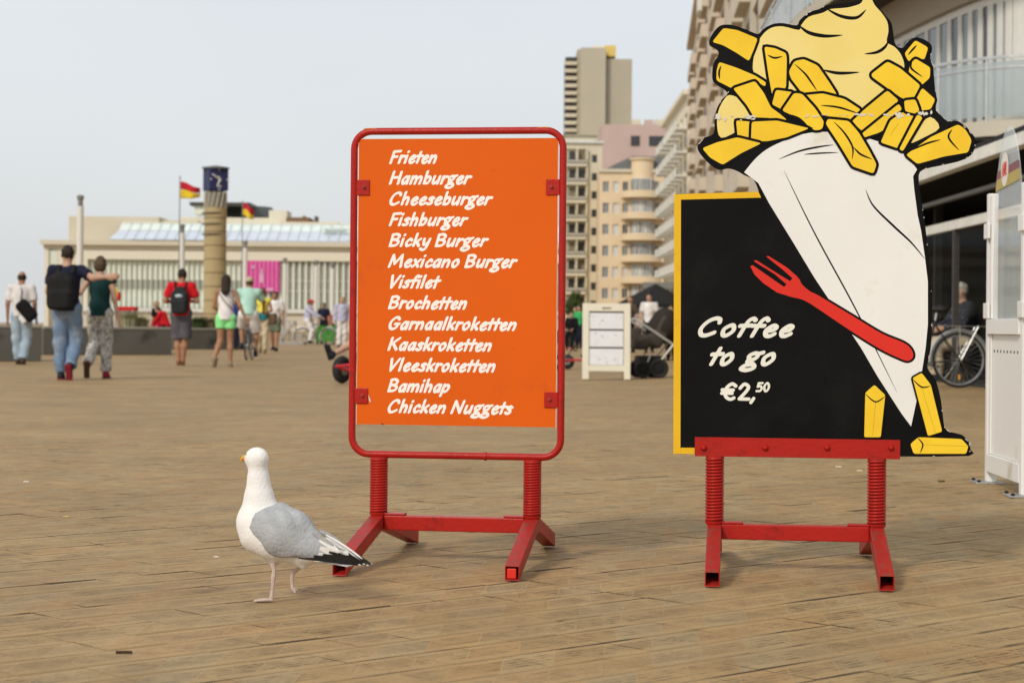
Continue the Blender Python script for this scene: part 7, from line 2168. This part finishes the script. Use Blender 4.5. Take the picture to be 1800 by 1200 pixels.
# dark block, seated figure and green shirt left of the menu board
low_wall('short dark concrete block seen between the signs', 940, 1040, 603, 0.66, 1.2)
b_ = gpt(1004, 66)
person('figure in black clothes and red shoes sitting left of the menu board', b_ + Vector((0, -.75, 0)), 1.42, R(165), M_BLKC, M_BLKC, sleeve=1.0, skin=SK_L, hair=HR_D, shoes=(mat('red shoe', (0.45, 0.02, 0.03), rough=0.6), M_RUBBER), h=.018, loose=.03,
    pose=dict(pelvis=(0, -.02, .78), chest=(0, .03, 1.12), neck=(0, .04, 1.30), head=(0, .07, 1.45), hipL=(-.10, 0, .76), hipR=(.10, 0, .76), kneeL=(-.12, .40, .58), ankL=(-.10, .42, .12), kneeR=(.12, .40, .58), ankR=(.10, .40, .12), shL=(-.18, .03, 1.24), shR=(.18, .03, 1.24), elbL=(-.25, .12, 1.0), wriL=(-.12, .32, .86), elbR=(.25, .12, 1.0), wriR=(.12, .32, .86)))
b_ = gpt(1018, 72)
person('figure in green T-shirt behind the left post of the menu board', b_, 1.55, R(150), mat('emerald cotton', (0.04, 0.38, 0.12), rough=0.9), M_NAVY, sleeve=.45, skin=SK_L, hair=HR_D, shoes=S_DK, h=.02)
b_ = gpt(1011, 74)
person('figure in white top seen beside the green T-shirt', b_, 1.52, R(170), M_WHITEC, M_BEIGE, sleeve=.45, skin=SK_L, hair=HR_B, shoes=S_DK, h=.02, sex='f')
# people beyond the pushchair
b_ = gpt(1108, 58)
person('brown-haired woman in dark top above the menu board corner', b_, 1.66, R(150), mat('brown knit', (0.09, 0.065, 0.045), rough=0.9), M_BLKC, sleeve=.5, skin=SK_L, hair=HR_B, style='bob', shoes=S_DK, sex='f', h=.018)
b_ = gpt(1141, 56)
person('man in white shirt behind the pushchair', b_, 1.68, R(165), M_WHITEC, M_NAVY, sleeve=.45, skin=SK_L, hair=HR_D, shoes=S_DK, h=.018)
b_ = gpt(1180, 44)
person('person with brown hair beside the yellow border of the coffee board', b_, 1.22, R(150), M_BLKC, M_BLKC, sleeve=.8, skin=SK_L, hair=HR_B, style='bob', shoes=S_DK, sex='f', h=.018)
# guest on a chair in the cafe
gx = 6.15
cg = thing('cafe_chair', 'dark chair in the cafe under the grey-haired guest', 'chair', (gx, 27.2, .03), R(100))
cbm = mat('dark wicker', (0.03, 0.025, 0.02), rough=0.8)
b = MB(); b.box2((-.22, -.22, .42), (.22, .22, .46)); b.build('seat', cbm, cg, bevel=.01)
b = MB(); b.box2((-.22, -.25, .47), (.22, -.22, .86)); b.build('backrest', cbm, cg, bevel=.01)
for sx in (-1, 1):
    for sy in (-1, 1):
        b = MB(); b.cyl((sx * .19, sy * .19, 0), (sx * .19, sy * .19, .42), .018, n=6); b.build('leg', cbm, cg)
person('grey-haired guest in striped dark shirt seated inside the cafe', (gx, 27.2, -.02), 1.76, R(100), cloth('dark striped shirt', (0.03, 0.032, 0.045), dirt=(0.30, 0.30, 0.32), dirt_amt=.2, dirt_scale=30), M_BEIGE, sleeve=.9, skin=SK_L, hair=HR_G, style='short', shoes=S_DK, h=.014, loose=.02,
    pose=dict(pelvis=(0, -.02, .56), chest=(0, -.03, .90), neck=(0, 0, 1.08), head=(0, .03, 1.24), hipL=(-.10, 0, .54), hipR=(.10, 0, .54), kneeL=(-.13, .42, .52), ankL=(-.12, .40, .10), kneeR=(.13, .42, .52), ankR=(.12, .42, .10), shL=(-.18, -.02, 1.02), shR=(.18, -.02, 1.02), elbL=(-.26, .10, .80), wriL=(-.14, .32, .74), elbR=(.26, .10, .80), wriR=(.14, .32, .74)))
# beach vendor things behind the wall
q = gpt(224, 58); kk = 58 / F_PX
vc = thing('vendor_cart', 'red-topped vendor cart with navy front behind the wall', 'cart', q)
b = MB(); b.box2((-.24, -.2, .30), (.24, .2, hgt(224, 547, 58))); b.build('cart_body', mat('navy and white print', (0.04, 0.06, 0.18), rough=0.6, dirt=(0.6, 0.6, 0.6), dirt_amt=.6, dirt_scale=8), vc, bevel=.02)
b = MB(); b.box2((-.27, -.24, hgt(224, 546.5, 58)), (.27, .24, hgt(224, 539, 58))); b.build('cart_roof', M_REDC, vc, bevel=.02)
for sx in (-1, 1):
    b = MB(); b.cyl((sx * .22, -.22, .18), (sx * .22, .22, .18), .17, n=16); b.build('wheel', M_RUBBER, vc, smooth=True)
q = gpt(203, 57)
ps_ = thing('beach_windmill', 'yellow and red inflatable toy on a pole right of the couple', 'beach toy', q)
b = MB(); b.cyl((0, 0, 0), (0, 0, hgt(203, 530, 57)), .02, n=6); b.build('pole', M_STEEL, ps_)
sdf_obj('yellow_lobe', [ball((-.02, 0, hgt(203, 516, 57)), (.10, .08, .20))], M_YELC, ps_, h=.02, k=.02)
sdf_obj('red_lobe', [ball((.09, 0, hgt(203, 521, 57)), (.06, .06, .14))], M_REDC, ps_, h=.02, k=.02)
for o in list(bpy.data.objects):
    if '_s' in o: del o['_s']
